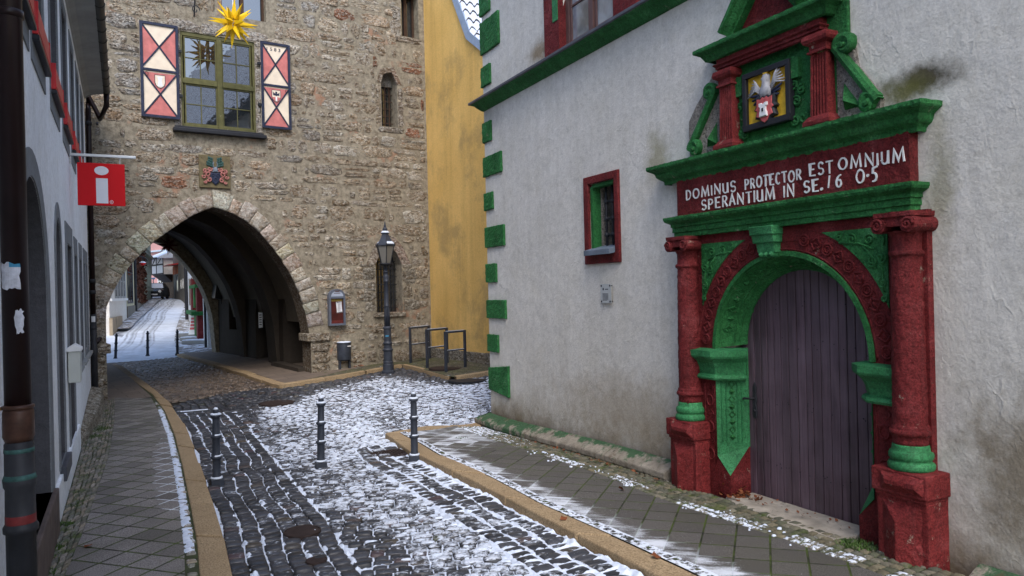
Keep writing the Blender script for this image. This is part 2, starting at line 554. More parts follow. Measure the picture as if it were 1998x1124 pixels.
    g = b.noise(3.0, 6, .65, s)
    pl_ = b.new('ShaderNodeTexWhiteNoise')
    pl_.noise_dimensions = '1D'
    b.put(pl_.inputs['W'], b.math('FLOOR', b.math('MULTIPLY', b.sep()[1], 11.5)))
    col = b.ramp(g, (.32, (.036, .021, .027)), (.68, (.125, .080, .103)))
    col = b.mix(b.math('MULTIPLY', b.ramp(b.noise(1.6, 5), (.42, 0.0), (.65, 1.0)), .55), col, (.17, .122, .152))
    col = b.mix(b.math('MULTIPLY', pl_.outputs['Value'], .5), col, (.035, .025, .03))
    n1 = b.bump(g, .45, .004)
    M['door'] = b.done(col, b.ramp(b.noise(2.5, 4), (.35, .34), (.7, .6)), n1, spec=.45)
    M['wood'] = paint('dark_wood', (.06, .033, .02), .7, .35, 12, .3)
    M['beam'] = paint('dark_beam', (.035, .022, .018), .75, .3, 12, .3)
    # yellow render with grey bloom
    b = NB('yellow_render')
    col = b.ramp(b.noise(.8, 4), (.3, (.64, .40, .12)), (.7, (.76, .49, .165)))
    z = b.sep()[2]
    lowz = b.ramp(z, (0.0, 1.0), (1.0, 1.0))
    col = b.mix(b.math('MULTIPLY', b.ramp(b.math('MULTIPLY', b.noise(1.5, 8, .72), b.noise(.6, 2)), (.25, 0.0), (.38, 1.0)), .55), col, (.27, .205, .10))
    col = b.mix(b.math('MULTIPLY', b.ramp(b.noise(1.0, 4, .6, b.scale(b.pos, (5, 5, .25))), (.48, 0.0), (.75, 1.0)), .4), col, (.42, .27, .085))
    col = b.mix(1.0, col, b.ramp(b.noise(30, 4, .8), (.36, .86), (.64, 1.08)), 'MULTIPLY')
    M['yellow'] = b.done(col, .9, b.bump(b.noise(50, 5), .2, .005), spec=.15)
    M['fascia'] = paint('blue_grey_fascia', (.26, .33, .44), .5, .12)
    M['tile'] = paint('dark_tile', (.06, .055, .06), .7, .3)
    M['tilegrey'] = paint('slate_tile', (.10, .10, .11), .7, .3)
    M['soffit'] = paint('grey_soffit', (.27, .28, .275), .7, .15, 3, .1)
    M['greenmoss'] = m_masonry('mossy_plinth', (.04, .05, .03))
    # grass blades / leaves
    b = NB('grass')
    M['grass'] = b.done(b.ramp(b.noise(9, 3), (.3, (.03, .065, .012)), (.7, (.075, .14, .022))), .7)
    M['leaf'] = paint('dry_leaf', (.17, .055, .022), .7, .4, 20, .2)
    M['paper'] = paint('paper', (.66, .66, .68), .7, .12, 9, .05)
    M['ink'] = paint('ink', (.03, .03, .04), .6, .1)
    M['blueink'] = paint('blue_print', (.05, .22, .36), .6, .1)
    M['pink'] = m_plaster('pink_plaster', (.62, .33, .30), False, rib=.1)
    M['palegreen'] = m_plaster('grey_green_plaster', (.42, .49, .44), False, rib=.1)
    M['orange'] = m_plaster('orange_plaster', (.45, .13, .055), False, rib=.1)
    M['greybrown'] = m_plaster('grey_brown_plaster', (.22, .20, .17), False, rib=.2)
    M['ivy'] = paint('brown_creeper', (.085, .035, .022), .9, .6, 10, 1.0, 12, .05)
    M['gate'] = paint('brown_gate_boards', (.15, .085, .045), .75, .35, 6, .3)
    M['tyre'] = paint('tyre', (.015, .015, .015), .8, .1)
    M['carpaint'] = paint('black_car_paint', (.02, .022, .025), .25, .1)
    M['lamp_red'] = paint('red_lamp_shade', (.45, .03, .03), .4, .1)
    M['greyplate'] = paint('grey_glass_plate', (.40, .42, .42), .3, .08)


make_materials()


# ------------------------------------------------------------------ mesh collector
class G:
    def __init__(self):
        self.v = []
        self.f = []
        self.mi = []
        self.c = []
        self.cur = 0
        self.col = (1, 1, 1)

    def vert(self, p):
        self.v.append((p[0], p[1], p[2]))
        return len(self.v) - 1

    def face(self, idx, mi=None):
        self.f.append(tuple(idx))
        self.mi.append(self.cur if mi is None else mi)
        self.c.append(self.col)

    def poly(self, pts, mi=None):
        self.face([self.vert(p) for p in pts], mi)

    def hexa(self, p, mi=None):
        """8 points: bottom ring 0-3, top ring 4-7"""
        i = [self.vert(q) for q in p]
        for f in ((3, 2, 1, 0), (4, 5, 6, 7), (0, 1, 5, 4), (1, 2, 6, 5), (2, 3, 7, 6), (3, 0, 4, 7)):
            self.face([i[k] for k in f], mi)

    def box(self, fn, a, b, mi=None):
        """axis box between (a) and (b) in the local coordinates of fn(x, y, z)"""
        (x0, y0, z0), (x1, y1, z1) = a, b
        self.hexa([fn(x0, y0, z0), fn(x1, y0, z0), fn(x1, y1, z0), fn(x0, y1, z0),
                   fn(x0, y0, z1), fn(x1, y0, z1), fn(x1, y1, z1), fn(x0, y1, z1)], mi)

    def ring(self, pts):
        return [self.vert(p) for p in pts]

    def bridge(self, a, b, closed=True, mi=None):
        n = len(a)
        for k in range(n if closed else n - 1):
            j = (k + 1) % n
            self.face((a[k], a[j], b[j], b[k]), mi)

    def prism(self, bot, top, mi=None, caps=True):
        a = self.ring(bot)
        b = self.ring(top)
        self.bridge(a, b, True, mi)
        if caps:
            self.face(a[::-1], mi)
            self.face(b, mi)

    def lathe(self, c, prof, seg=16, axis=None, mi=None, a0=0.0, a1=2 * PI, cap=True):
        """prof: (radius, height) along axis (default +Z) from c"""
        ax = Vector((0, 0, 1)) if axis is None else Vector(axis).normalized()
        t = Vector((1, 0, 0)) if abs(ax.x) < .9 else Vector((0, 1, 0))
        u = ax.cross(t).normalized()
        v = ax.cross(u)
        c = Vector(c)
        closed = abs(a1 - a0 - 2 * PI) < 1e-6
        n = seg if closed else seg + 1
        prev = None
        for r, h in prof:
            rg = self.ring([c + ax * h + (u * math.cos(a0 + (a1 - a0) * k / seg) + v * math.sin(a0 + (a1 - a0) * k / seg)) * r for k in range(n)])
            if prev is not None:
                self.bridge(prev, rg, closed, mi)
            elif cap and r > 1e-5:
                self.face(rg[::-1], mi)
            prev = rg
        if cap and prof[-1][0] > 1e-5:
            self.face(prev, mi)

    def tube(self, path, r, seg=6, closed=False, mi=None, cap=True):
        path = [Vector(p) for p in path]
        n = len(path)
        rings = []
        pu = None
        for i, p in enumerate(path):
            if closed:
                d = path[(i + 1) % n] - path[i - 1]
            else:
                d = path[min(i + 1, n - 1)] - path[max(i - 1, 0)]
            d.normalize()
            if pu is None:
                t = Vector((0, 0, 1)) if abs(d.z) < .9 else Vector((1, 0, 0))
                pu = d.cross(t).normalized()
            pu = (pu - d * pu.dot(d)).normalized()
            pv = d.cross(pu)
            rr = r(i / max(1, n - 1)) if callable(r) else r
            rings.append(self.ring([p + (pu * math.cos(2 * PI * k / seg) + pv * math.sin(2 * PI * k / seg)) * rr for k in range(seg)]))
        for i in range(n - 1 if not closed else n):
            self.bridge(rings[i], rings[(i + 1) % n], True, mi)
        if cap and not closed:
            self.face(rings[0][::-1], mi)
            self.face(rings[-1], mi)

    def build(self, name, mats, parent=None, smooth=False, bevel=0.0, seg=2, fix=True, colattr=False, weld=True, loc=None):
        me = bpy.data.meshes.new(name)
        org = Vector((0, 0, 0))
        if parent is not None:
            org = WORLD[parent.name]
        elif loc is not None:
            org = Vector(loc)
        me.from_pydata([(x - org.x, y - org.y, z - org.z) for x, y, z in self.v], [], self.f)
        mats = mats if isinstance(mats, (list, tuple)) else [mats]
        for q in mats:
            me.materials.append(M[q] if isinstance(q, str) else q)
        me.polygons.foreach_set('material_index', self.mi)
        if smooth:
            me.polygons.foreach_set('use_smooth', [True] * len(me.polygons))
        if colattr:
            at = me.color_attributes.new('col', 'FLOAT_COLOR', 'CORNER')
            tot = np.zeros(len(me.polygons), np.int32)
            me.polygons.foreach_get('loop_total', tot)
            cc = np.array([c if len(c) == 4 else (*c, 1.0) for c in self.c], np.float32)
            at.data.foreach_set('color', np.repeat(cc, tot, axis=0).ravel())
        if fix:
            bm = bmesh.new()
            bm.from_mesh(me)
            if weld:
                bmesh.ops.remove_doubles(bm, verts=bm.verts, dist=1e-4)
            bmesh.ops.recalc_face_normals(bm, faces=bm.faces)
            bm.to_mesh(me)
            bm.free()
        me.update()
        o = bpy.data.objects.new(name, me)
        COL.objects.link(o)
        if parent is not None:
            o.parent = parent
            WORLD[o.name] = org
        else:
            o.location = org
            WORLD[o.name] = org
        if bevel:
            md = o.modifiers.new('bevel', 'BEVEL')
            md.width = bevel
            md.segments = seg
            md.limit_method = 'ANGLE'
            md.angle_limit = math.radians(35)
            md.harden_normals = False
        return o


WORLD = {}                              # world position of each object's origin


def tag(o, label=None, cat=None, group=None, kind=None):
    if label:
        o['label'] = label
    if cat:
        o['category'] = cat
    if group:
        o['group'] = group
    if kind:
        o['kind'] = kind
    return o


def thing(name, loc, label, cat, group=None):
    o = bpy.data.objects.new(name, None)
    o.empty_display_size = .2
    COL.objects.link(o)
    o.location = loc
    WORLD[o.name] = Vector(loc)
    return tag(o, label, cat, group)


def copy_tree(o, loc, label=None, rz=None):
    """copy a thing with its parts and their sub-parts"""
    r = o.copy()
    COL.objects.link(r)
    r.location = loc
    if rz is not None:
        r.rotation_euler = (0, 0, rz)
    if label:
        r['label'] = label
    for ch in list(o.children):
        c = ch.copy()
        COL.objects.link(c)
        c.parent = r
        for g in list(ch.children):
            d = g.copy()
            COL.objects.link(d)
            d.parent = c
    return r


_wtex = {}


def weather(o, strength=.008, size=.06, level=3, bevel=.006):
    """crumbly old-stone edges"""
    if bevel:
        md = o.modifiers.new('bevel', 'BEVEL')
        md.width = bevel
        md.segments = 2
        md.limit_method = 'ANGLE'
        md.angle_limit = math.radians(35)
    if level:
        s = o.modifiers.new('subdivide', 'SUBSURF')
        s.subdivision_type = 'SIMPLE'
        s.levels = level
        s.render_levels = level
    if size not in _wtex:
        t = bpy.data.textures.new('weather', 'CLOUDS')
        t.noise_scale = size
        t.noise_depth = 3
        _wtex[size] = t
    d = o.modifiers.new('weather', 'DISPLACE')
    d.texture = _wtex[size]
    d.texture_coords = 'GLOBAL'
    d.strength = strength
    d.mid_level = .5
    return o


def holes_wall(g, fn, outer, holes, reveal=.2, mi=0, mi_rev=None, step=None):
    """flat wall in fn(e, z, depth) with holes (lists of points) and reveals going in by `reveal` metres"""
    pts = []
    edges = []
    faces_in = []
    for lp in [outer] + holes:
        b = len(pts)
        pts += [Vector((p[0], p[1])) for p in lp]
        edges += [(b + k, b + (k + 1) % len(lp)) for k in range(len(lp))]
        faces_in.append(list(range(b, b + len(lp))))
    vs, es, fs, _, _, _ = delaunay_2d_cdt(pts, edges, [], 0, 1e-5)

    def inside(p, lp):
        c = False
        j = len(lp) - 1
        for i in range(len(lp)):
            (xi, yi), (xj, yj) = lp[i][:2], lp[j][:2]
            if (yi > p[1]) != (yj > p[1]) and p[0] < (xj - xi) * (p[1] - yi) / (yj - yi) + xi:
                c = not c
            j = i
        return c
    idx = [g.vert(fn(v[0], v[1], 0)) for v in vs]
    for f in fs:
        cx = sum(vs[k][0] for k in f) / len(f)
        cy = sum(vs[k][1] for k in f) / len(f)
        if inside((cx, cy), outer) and not any(inside((cx, cy), h) for h in holes):
            g.face([idx[k] for k in f], mi)
    for k, h in enumerate(holes):
        r = reveal[k] if isinstance(reveal, (list, tuple)) else reveal
        if r:
            a = g.ring([fn(p[0], p[1], 0) for p in h])
            b = g.ring([fn(p[0], p[1], r) for p in h])
            g.bridge(a, b, True, mi if mi_rev is None else mi_rev)


def rect(a, b, c, d):
    return [(a, b), (c, b), (c, d), (a, d)]


def arch_pts(e0, e1, zb, zs, za, n=16, pointed=False):
    """arched opening outline: bottom zb, springing zs, apex za"""
    m_ = (e0 + e1) / 2
    w_ = (e1 - e0) / 2
    out = [(e0, zb), (e1, zb)]
    for k in range(n + 1):
        t = k / n
        if pointed:
            u = 1 - 2 * t
            x = m_ + w_ * u
            z = zs + (za - zs) * (1 - abs(u) ** 1.7) ** .8
        else:
            x = m_ + w_ * math.cos(PI * t)
            z = zs + (za - zs) * math.sin(PI * t)
        out.append((x, z))
    return out


def text_geo(s, size=1.0, thick=.0):
    """built-in font as flat triangles: list of 2D verts, faces"""
    cu = bpy.data.curves.new('t', 'FONT')
    cu.body = s
    cu.size = size
    cu.offset = thick
    cu.resolution_u = 3
    ob = bpy.data.objects.new('t', cu)
    COL.objects.link(ob)
    dg = bpy.context.evaluated_depsgraph_get()
    me = bpy.data.meshes.new_from_object(ob.evaluated_get(dg))
    vs = [(v.co.x, v.co.y) for v in me.vertices]
    fs = [tuple(p.vertices) for p in me.polygons]
    bpy.data.objects.remove(ob)
    bpy.data.curves.remove(cu)
    bpy.data.meshes.remove(me)
    return vs, fs


def put_text(g, s, fn, x0, z0, x1, h, depth, mi=None, thick=.0, z1=None):
    """lettering stretched from (x0, z0) to (x1, z1) with cap height h, on fn(e, z, d), raised to depth"""
    vs, fs = text_geo(s, 1.0, thick)
    if not vs:
        return
    a = min(v[0] for v in vs)
    b = max(v[0] for v in vs)
    lo = min(v[1] for v in vs)
    hi = max(v[1] for v in vs)
    z1 = z0 if z1 is None else z1
    idx = []
    for x, y in vs:
        t = (x - a) / (b - a)
        idx.append(g.vert(fn(x0 + (x1 - x0) * t, z0 + (z1 - z0) * t + (y - lo) / (hi - lo) * h, depth)))
    for f in fs:
        g.face([idx[k] for k in f], mi)


# ================================================================== GROUND
def pxline(pts, off=0.0):
    return np.array([on_ground(x, y, off)[:2] for x, y in pts])


def resample(p, n):
    p = np.asarray(p, float)
    d = np.concatenate([[0], np.cumsum(np.hypot(*np.diff(p, axis=0).T))])
    t = np.linspace(0, d[-1], n)
    return np.stack([np.interp(t, d, p[:, 0]), np.interp(t, d, p[:, 1])], 1)


def length(p):
    return float(np.hypot(*np.diff(np.asarray(p), axis=0).T).sum())


def smooth(a, b, x):
    t = np.clip((np.asarray(x, float) - a) / (b - a), 0, 1)
    return t * t * (3 - 2 * t)


def in_poly(x, y, poly):
    x = np.asarray(x)
    y = np.asarray(y)
    c = np.zeros(x.shape, bool)
    j = len(poly) - 1
    for i in range(len(poly)):
        xi, yi = poly[i]
        xj, yj = poly[j]
        cond = ((yi > y) != (yj > y)) & (x < (xj - xi) * (y - yi) / (yj - yi + 1e-12) + xi)
        c ^= cond
        j = i
    return c


def line_dist(x, y, pl):
    d = np.full(np.shape(x), 1e9)
    for a, b in zip(pl[:-1], pl[1:]):
        ab = b - a
        L = ab @ ab + 1e-12
        t = np.clip(((x - a[0]) * ab[0] + (y - a[1]) * ab[1]) / L, 0, 1)
        d = np.minimum(d, np.hypot(x - a[0] - t * ab[0], y - a[1] - t * ab[1]))
    return d


# --- edges read off the photograph, laid on the ground
KLi = pxline([(389.3, 1124), (384.8, 1062), (371.6, 986.7), (356.5, 911), (341.4, 851), (320.6, 800), (298, 770), (260, 741), (217, 709)])
KLo = pxline([(452, 1124), (433.8, 1039.5), (415, 979), (396, 926), (377.2, 869.7), (358.4, 824.5), (332, 786.8), (286.7, 747), (233.9, 711.3)])
KLi = np.vstack([[KLi[0][0] + .05, 1.5], KLi])
KLo = np.vstack([[KLo[0][0] + .05, 1.5], KLo])
KRo = pxline([(1260, 1109), (1160.7, 1059.7), (1026.8, 990.4), (923.5, 937.5), (836.7, 898), (802.5, 881), (768, 856), (750, 844.6)])
KRi = pxline([(1340, 1111), (1198, 1045.6), (1055, 982), (958.7, 930.5), (860, 888.4), (819.6, 863.9), (780, 843.6)])
KRo = np.vstack([[KRo[0][0] - .02, 1.5], KRo])
KRi = np.vstack([[KRi[0][0] - .02, 1.5], KRi])
RETo = np.array([KRo[-1], on_ground(828, 830.8)[:2], [4.80, 11.45], [5.6, 11.9]])
RETi = np.array([KRi[-1], on_ground(845, 837)[:2], [4.80, 11.22], [5.6, 11.6]])
TKo = pxline([(547, 751), (610, 741), (680, 730), (747.6, 717.5), (785, 711)])
TKo2 = pxline([(785, 711), (840, 724.6), (875.8, 735), (890, 735.5), (954, 725.5)])
TKo2 = np.vstack([TKo2, [7.6, 15.2]])
DRY = pxline([(330, 778), (370, 772), (440, 760), (520, 749), (547, 751)])       # dry paving of the gateway
PKr = pxline([(547, 751), (529.6, 747), (479, 730), (420, 712), (345, 691)])      # kerb right inside the gateway


def KLX(y):
    return np.interp(y, KLo[:, 1], KLo[:, 0])


def KRX(y):
    return np.interp(y, KRo[:, 1], KRo[:, 0])


road_poly = np.vstack([[KLo[0]], KLo[1:8], DRY[1:], TKo[1:], TKo2[1:], [[7.4, 11.6], [5.6, 11.6]], RETo[::-1], KRo[::-1][1:]])

_snowline = pxline([(325, 803), (360, 800), (430, 795), (500, 794), (545, 786), (600, 768), (650, 750), (700, 738), (745, 729), (800, 735), (850, 742), (885, 748), (905, 737), (960, 728)], -KERB)
BARE = np.vstack([_snowline, [[7.6, 15.6]], [[7.2, 19.5]], [[3.5, 19.2]], [[-1.5, 18.5]], [[-1.5, 14.5]]])

# --- base sheets
g = G()
xs = np.arange(-6, 14.01, .5)
ys = np.arange(-6, 31.01, .5)
X, Y = np.meshgrid(xs, ys)
Z = road(np.clip(X, -2, 9), np.clip(Y, 1.5, 30)) - .042
ii = [[g.vert((X[j, i], Y[j, i], Z[j, i])) for i in range(len(xs))] for j in range(len(ys))]
for j in range(len(ys) - 1):
    for i in range(len(xs) - 1):
        g.face((ii[j][i], ii[j][i + 1], ii[j + 1][i + 1], ii[j + 1][i]))
tag(g.build('ground', 'soil', smooth=True), kind='structure')

# --- cobble stones
gs = G()
MIDS = []                               # setts of the middle of the road, which carry snow caps


def stone(c4, z, top=.0, h=.045, inset=.017, col=(.05, .05, .055), ch=.22, g_=None, cov=None):
    """rounded sett from four plan corners"""
    g_ = gs if g_ is None else g_
    c4 = np.asarray(c4, float)
    cen = c4.mean(0)
    o8 = []
    for k in range(4):
        p, q, r = c4[k - 1], c4[k], c4[(k + 1) % 4]
        o8 += [q + (p - q) * ch * .5, q + (r - q) * ch * .5]
    o8 = np.array(o8)
    sz = min(np.hypot(*(c4[1] - c4[0])), np.hypot(*(c4[2] - c4[1]))) / 2
    f1 = 1 - .16 * inset / sz
    f2 = 1 - inset / sz * 1.15
    tx, ty = random.gauss(0, .05), random.gauss(0, .05)
    g_.col = col
    r0 = g_.ring([(p[0], p[1], z - h) for p in o8])
    i1 = cen + (o8 - cen) * f1
    r1 = g_.ring([(p[0], p[1], z + top - inset * .75 + tx * (p[0] - cen[0]) + ty * (p[1] - cen[1])) for p in i1])
    i2 = cen + (o8 - cen) * f2
    r2 = g_.ring([(p[0], p[1], z + top - .001 + tx * (p[0] - cen[0]) + ty * (p[1] - cen[1])) for p in i2])
    i3 = cen + (o8 - cen) * f2 * .5
    r3 = g_.ring([(p[0], p[1], z + top + .004 + tx * (p[0] - cen[0]) + ty * (p[1] - cen[1])) for p in i3])
    if cov is not None:
        g_.col = (*col, 0.0)
    g_.bridge(r0, r1)
    if cov is not None:
        g_.col = (*col, cov * .8)
    g_.bridge(r1, r2)
    if cov is not None:
        g_.col = (*col, cov)
    g_.bridge(r2, r3)
    g_.face(r3)


def cobble_col():
    t = random.random()
    if t < .07:
        return tuple(x * random.uniform(.8, 1.2) for x in (.072, .058, .05))
    b = random.uniform(.028, .075)
    return (b * .93, b * .97, b * 1.13)


def warp(p):
    p = np.asarray(p, float)
    return p + .07 * np.stack([vnoise(p[..., 0] * 1.7, p[..., 1] * 1.7, 3) - .5, vnoise(p[..., 0] * 1.7, p[..., 1] * 1.7, 9) - .5], -1) \
             + .016 * np.stack([vnoise(p[..., 0] * 11, p[..., 1] * 11, 5) - .5, vnoise(p[..., 0] * 11, p[..., 1] * 11, 7) - .5], -1)


GUT_W, GUT_N = .15, 6
RC_W, RC_N = .20, 3
quads = []
# gutter courses along the left kerb
for k in range(GUT_N):
    y = 3.2 + random.random() * .1
    while y < 16.6:
        L = random.uniform(.10, .145)
        a, b = y + .006, y + L - .006
        u0, u1 = .03 + k * GUT_W + .005, .03 + (k + 1) * GUT_W - .005
        quads.append((np.array([(KLX(a) + u0, a), (KLX(a) + u1, a), (KLX(b) + u1, b), (KLX(b) + u0, b)]), False))
        y += L
# larger setts along the right kerb
for k in range(RC_N):
    y = 2.4 + k * .06
    while y < 10.5:
        L = .125
        a, b = y + .009, y + L - .009
        u0, u1 = .02 + k * RC_W + .012, .02 + (k + 1) * RC_W - .012
        quads.append((np.array([(KRX(a) - u1, a), (KRX(a) - u0, a), (KRX(b) - u0, b), (KRX(b) - u1, b)]), False))
        y += L
# rows across the street
th = math.radians(-17)
ct, st_ = math.cos(th), math.sin(th)
v = 2.0
while v < 23:
    dv = random.uniform(.088, .112)
    u = -6.0 + random.random() * .2
    while u < 9.5:
        du = random.uniform(.11, .185)
        q = []
        for (a, b) in ((u + .005, v + .005), (u + du - .005, v + .005), (u + du - .005, v + dv - .005), (u + .005, v + dv - .005)):
            bb = b + .05 * math.sin(a * 1.3)
            q.append((a * ct - bb * st_, a * st_ + bb * ct))
        quads.append((np.array(q), True))
        u += du
    v += dv
cen = np.array([q.mean(0) for q, _ in quads])
ok = in_poly(cen[:, 0], cen[:, 1], road_poly) & (cen[:, 1] > 3.2)
mid = np.array([m_ for _, m_ in quads])
farL = cen[:, 0] - KLX(cen[:, 1]) > GUT_W * GUT_N + .062
farR = (KRX(cen[:, 1]) - cen[:, 0] > RC_W * RC_N + .05) | (cen[:, 1] > 10.55)
inL = (cen[:, 0] - KLX(cen[:, 1]) > .0)
ok &= np.where(mid, farL & farR, inL)
zz = road(cen[:, 0], cen[:, 1])
random.seed(21)


def coverage(c_, md):
    """share of a sett's top that carries snow"""
    x_, y_ = float(c_[0]), float(c_[1])
    dl = x_ - float(KLX(y_))
    cv = .16 + .32 * float(smooth(.6, 1.7, dl + .9 * (float(fbm(x_ * .8, y_ * .8, 31)) - .5))) + .75 * (float(fbm(x_ * 1.3, y_ * .7, 43)) - .5) + .12 * float(smooth(9, 12, y_))
    if not md:
        cv = .10 + .5 * (float(fbm(x_ * 1.5, y_ * 1.5, 47)) - .5) if dl < 1.2 else .24 + .6 * (float(fbm(x_ * 1.5, y_ * 1.5, 47)) - .5)
    P_ = np.array([x_]), np.array([y_])
    d = float(line_dist(*P_, _snowline)[0]) * (-1 if in_poly(*P_, BARE)[0] else 1) + .5 * (float(fbm(x_ * 1.5, y_ * 1.5, 81)) - .5)
    return cv * float(smooth(-.15, .5, d)) * (1 if y_ > 7 or dl > 1.4 else .7)


for (q, md), o_, z_ in zip(quads, ok, zz):
    if o_:
        cv = coverage(q.mean(0), md)
        if md:
            MIDS.append((warp(q), float(z_), cv))
        stone(warp(q), float(z_), random.gauss(0, .0042), inset=.011, col=cobble_col(), cov=max(0, min(1, cv + random.gauss(0, .10))) if cv > .02 else 0)
tag(gs.build('cobbled_road', 'cobble', smooth=True, fix=False, colattr=True), kind='structure')

# --- thin melting snow lying between and on the setts
gsn = G()


def snow_level(x, y):
    dl = x - KLX(y)
    dr = np.where(y < 10.6, KRX(y) - x, 9)
    c = .10 + .10 * smooth(.35, 1.9, dl - .35 * (fbm(x * .8, y * .8, 31) - .5) * 2)
    c = c + .06 * smooth(9.5, 12, y) + .42 * (fbm(x * .9, y * .55, 41) - .5) - .16 * smooth(6.3, 4.4, y) * smooth(2.6, 1.0, dl)
    c = np.where(dr < .64, .22, c)
    n = fbm(x * 11, y * 8, 51, 3) - .5
    n2 = fbm(x * 26, y * 22, 61, 2) - .5
    lv = -.031 + c * .037 + .030 * n + .026 * n2
    # snow heaps along the course joints
    ju = np.abs(((dl - .03) / GUT_W + .5) % 1 - .5) * GUT_W
    heap = np.exp(-(ju / .024) ** 2) * smooth(.51, .66, .55 * fbm(x * 7, y * 10, 71) + .45 * fbm(x * 21, y * 19, 72)) * .036
    lv = lv + np.where((dl > .1) & (dl < GUT_W * GUT_N + .1), heap, 0)
    jr = np.abs(((dr - .02) / RC_W + .5) % 1 - .5) * RC_W
    k = np.floor((dr - .02) / RC_W)
    jy = np.abs((((y - 2.4 - k * .06) / .125) + .5) % 1 - .5) * .125
    rh = np.maximum(np.exp(-(jr / .028) ** 2), np.exp(-(jy / .016) ** 2)) * (.021 + .034 * (fbm(x * 9, y * 9, 77) - .5))
    lv = lv + np.where(dr < .64, rh, 0)
    edge = np.exp(-((dr - .03) / .07) ** 2) * .024 * smooth(.40, .6, fbm(x * 4, y * 4, 78))
    lv = lv + np.where(y < 10.6, edge, 0)
    return lv


def snow_patch(x0, x1, y0, y1, st):
    x = np.arange(x0, x1 + st, st)
    y = np.arange(y0, y1 + st, st)
    X, Y = np.meshgrid(x, y)
    lv = snow_level(X, Y)
    bare = in_poly(X, Y, BARE)
    d = line_dist(X, Y, _snowline) * np.where(bare, -1, 1) + .55 * (fbm(X * 1.5, Y * 1.5, 81) - .5) + .25 * (fbm(X * 6, Y * 6, 82) - .5)
    lv = lv - .05 * (1 - smooth(-.25, .55, d))
    Z = road(X, Y) + lv
    keep = in_poly(X, Y, road_poly) & (lv > -.040)
    kq = keep[:-1, :-1] & keep[1:, :-1] & keep[:-1, 1:] & keep[1:, 1:]
    use = np.zeros_like(keep)
    use[:-1, :-1] |= kq
    use[1:, :-1] |= kq
    use[:-1, 1:] |= kq
    use[1:, 1:] |= kq
    idx = np.full(keep.shape, -1)
    base = len(gsn.v)
    idx[use] = base + np.arange(use.sum())
    gsn.v += list(zip(X[use].tolist(), Y[use].tolist(), Z[use].tolist()))
    J, I = np.nonzero(kq)
    f = np.stack([idx[J, I], idx[J, I + 1], idx[J + 1, I + 1], idx[J + 1, I]], 1)
    gsn.f += [tuple(r) for r in f.tolist()]
    gsn.mi += [0] * len(f)
    gsn.c += [(1, 1, 1)] * len(f)


snow_patch(-.2, 4.3, 3.4, 8.0, .0125)
snow_patch(-.4, 5.0, 8.0, 12.0, .018)
snow_patch(-.6, 7.6, 12.0, 18.6, .028)
# snow lying on top of the setts in the middle of the road
random.seed(29)
for q, z_, cv in MIDS:
    c_ = q.mean(0)
    for rep in range(1):
        if random.random() > cv * .9:
            continue
        ex, ey = (q[1] - q[0]) / 2, (q[3] - q[0]) / 2
        sx, sy = random.uniform(.25, .8), random.uniform(.2, .6)
        o_ = c_ + ex * random.uniform(-1, 1) * (1.05 - sx) + ey * random.uniform(-1, 1) * (1.05 - sy)
        n = 11
        sh = [random.uniform(.72, 1.12) for _ in range(n)]
        loop = [o_ + (ex * math.cos(2 * PI * k / n) * sx + ey * math.sin(2 * PI * k / n) * sy) * sh[k] * (1 + .22 * abs(math.sin(4 * PI * k / n))) for k in range(n)]
        t_ = random.uniform(.003, .008)
        r0 = gsn.ring([(p[0], p[1], z_ - .012) for p in loop])
        r1 = gsn.ring([(*(o_ + (p - o_) * .90), z_ + t_ * .55) for p in loop])
        r2 = gsn.ring([(*(o_ + (p - o_) * .6), z_ + t_ + random.uniform(-.001, .002)) for p in loop])
        gsn.bridge(r0, r1)
        gsn.bridge(r1, r2)
        gsn.face(r2)
tag(gsn.build('snow_cover', 'snow', smooth=True, fix=False), kind='stuff')


# --- ribbons
def ribbon(name, A, B, nu, nv, mat, off=0.0, kind='structure', snow=None):
    g_ = G()
    a = resample(A, nv + 1)
    b = resample(B, nv + 1)
    pts = []
    rows = []
    for j in range(nv + 1):
        r = []
        for i in range(nu + 1):
            p = a[j] + (b[j] - a[j]) * i / nu
            r.append(g_.vert((p[0], p[1], 0)))
            pts.append((p[0], p[1], i / nu))
        rows.append(r)
    pts = np.array(pts)
    z = gnd(pts[:, 0], pts[:, 1]) + off
    g_.v = [(p[0], p[1], zz_) for p, zz_ in zip(pts, z)]
    for j in range(nv):
        g_.bridge(rows[j], rows[j + 1], False)
    o = g_.build(name, mat, smooth=True)
    me = o.data
    uv = me.uv_layers.new(name='st')
    co = np.zeros(len(me.vertices) * 3)
    me.vertices.foreach_get('co', co)
    co = co.reshape(-1, 3)
    li = np.zeros(len(me.loops), np.int32)
    me.loops.foreach_get('vertex_index', li)
    uv.data.foreach_set('uv', co[li, :2].astype(np.float32).ravel())
    if snow is not None:
        at = me.attributes.new('snow', 'FLOAT', 'POINT')
        at.data.foreach_set('value', np.asarray(snow(co[:, 0], co[:, 1]), np.float32))
    # make sure it faces up
    if me.polygons[0].normal.z < 0:
        me.flip_normals()
    return tag(o, kind=kind)


WLx = lambda s, d=.0: LEF.pt(s, 0, -d)      # point at the foot of the left house
ML = pxline([(112, 1155), (136, 1099.6), (162, 1038.5), (188, 961), (206.7, 907), (216, 870), (223, 822), (224, 784), (223, 776)])
ML = np.vstack([[ML[0][0] - .02, 1.5], ML])
WB = np.array([WLx(s, .03)[:2] for s in (-5.2, -1, 2, 5, 8, 10.6)])


def sn_left(x, y):
    u = np.clip((x + .75) / 1.35, 0, 1)
    k = smooth(7.4, 8.6, y) * (1 - smooth(10.6, 12.5, y))
    k2 = .32 * smooth(6.0, 7.5, y) + .25 * smooth(10, 13, y) * (1 - smooth(14, 15, y))
    return np.clip((.62 * k + k2) * smooth(.38, .75, u) - .05, 0, 1)


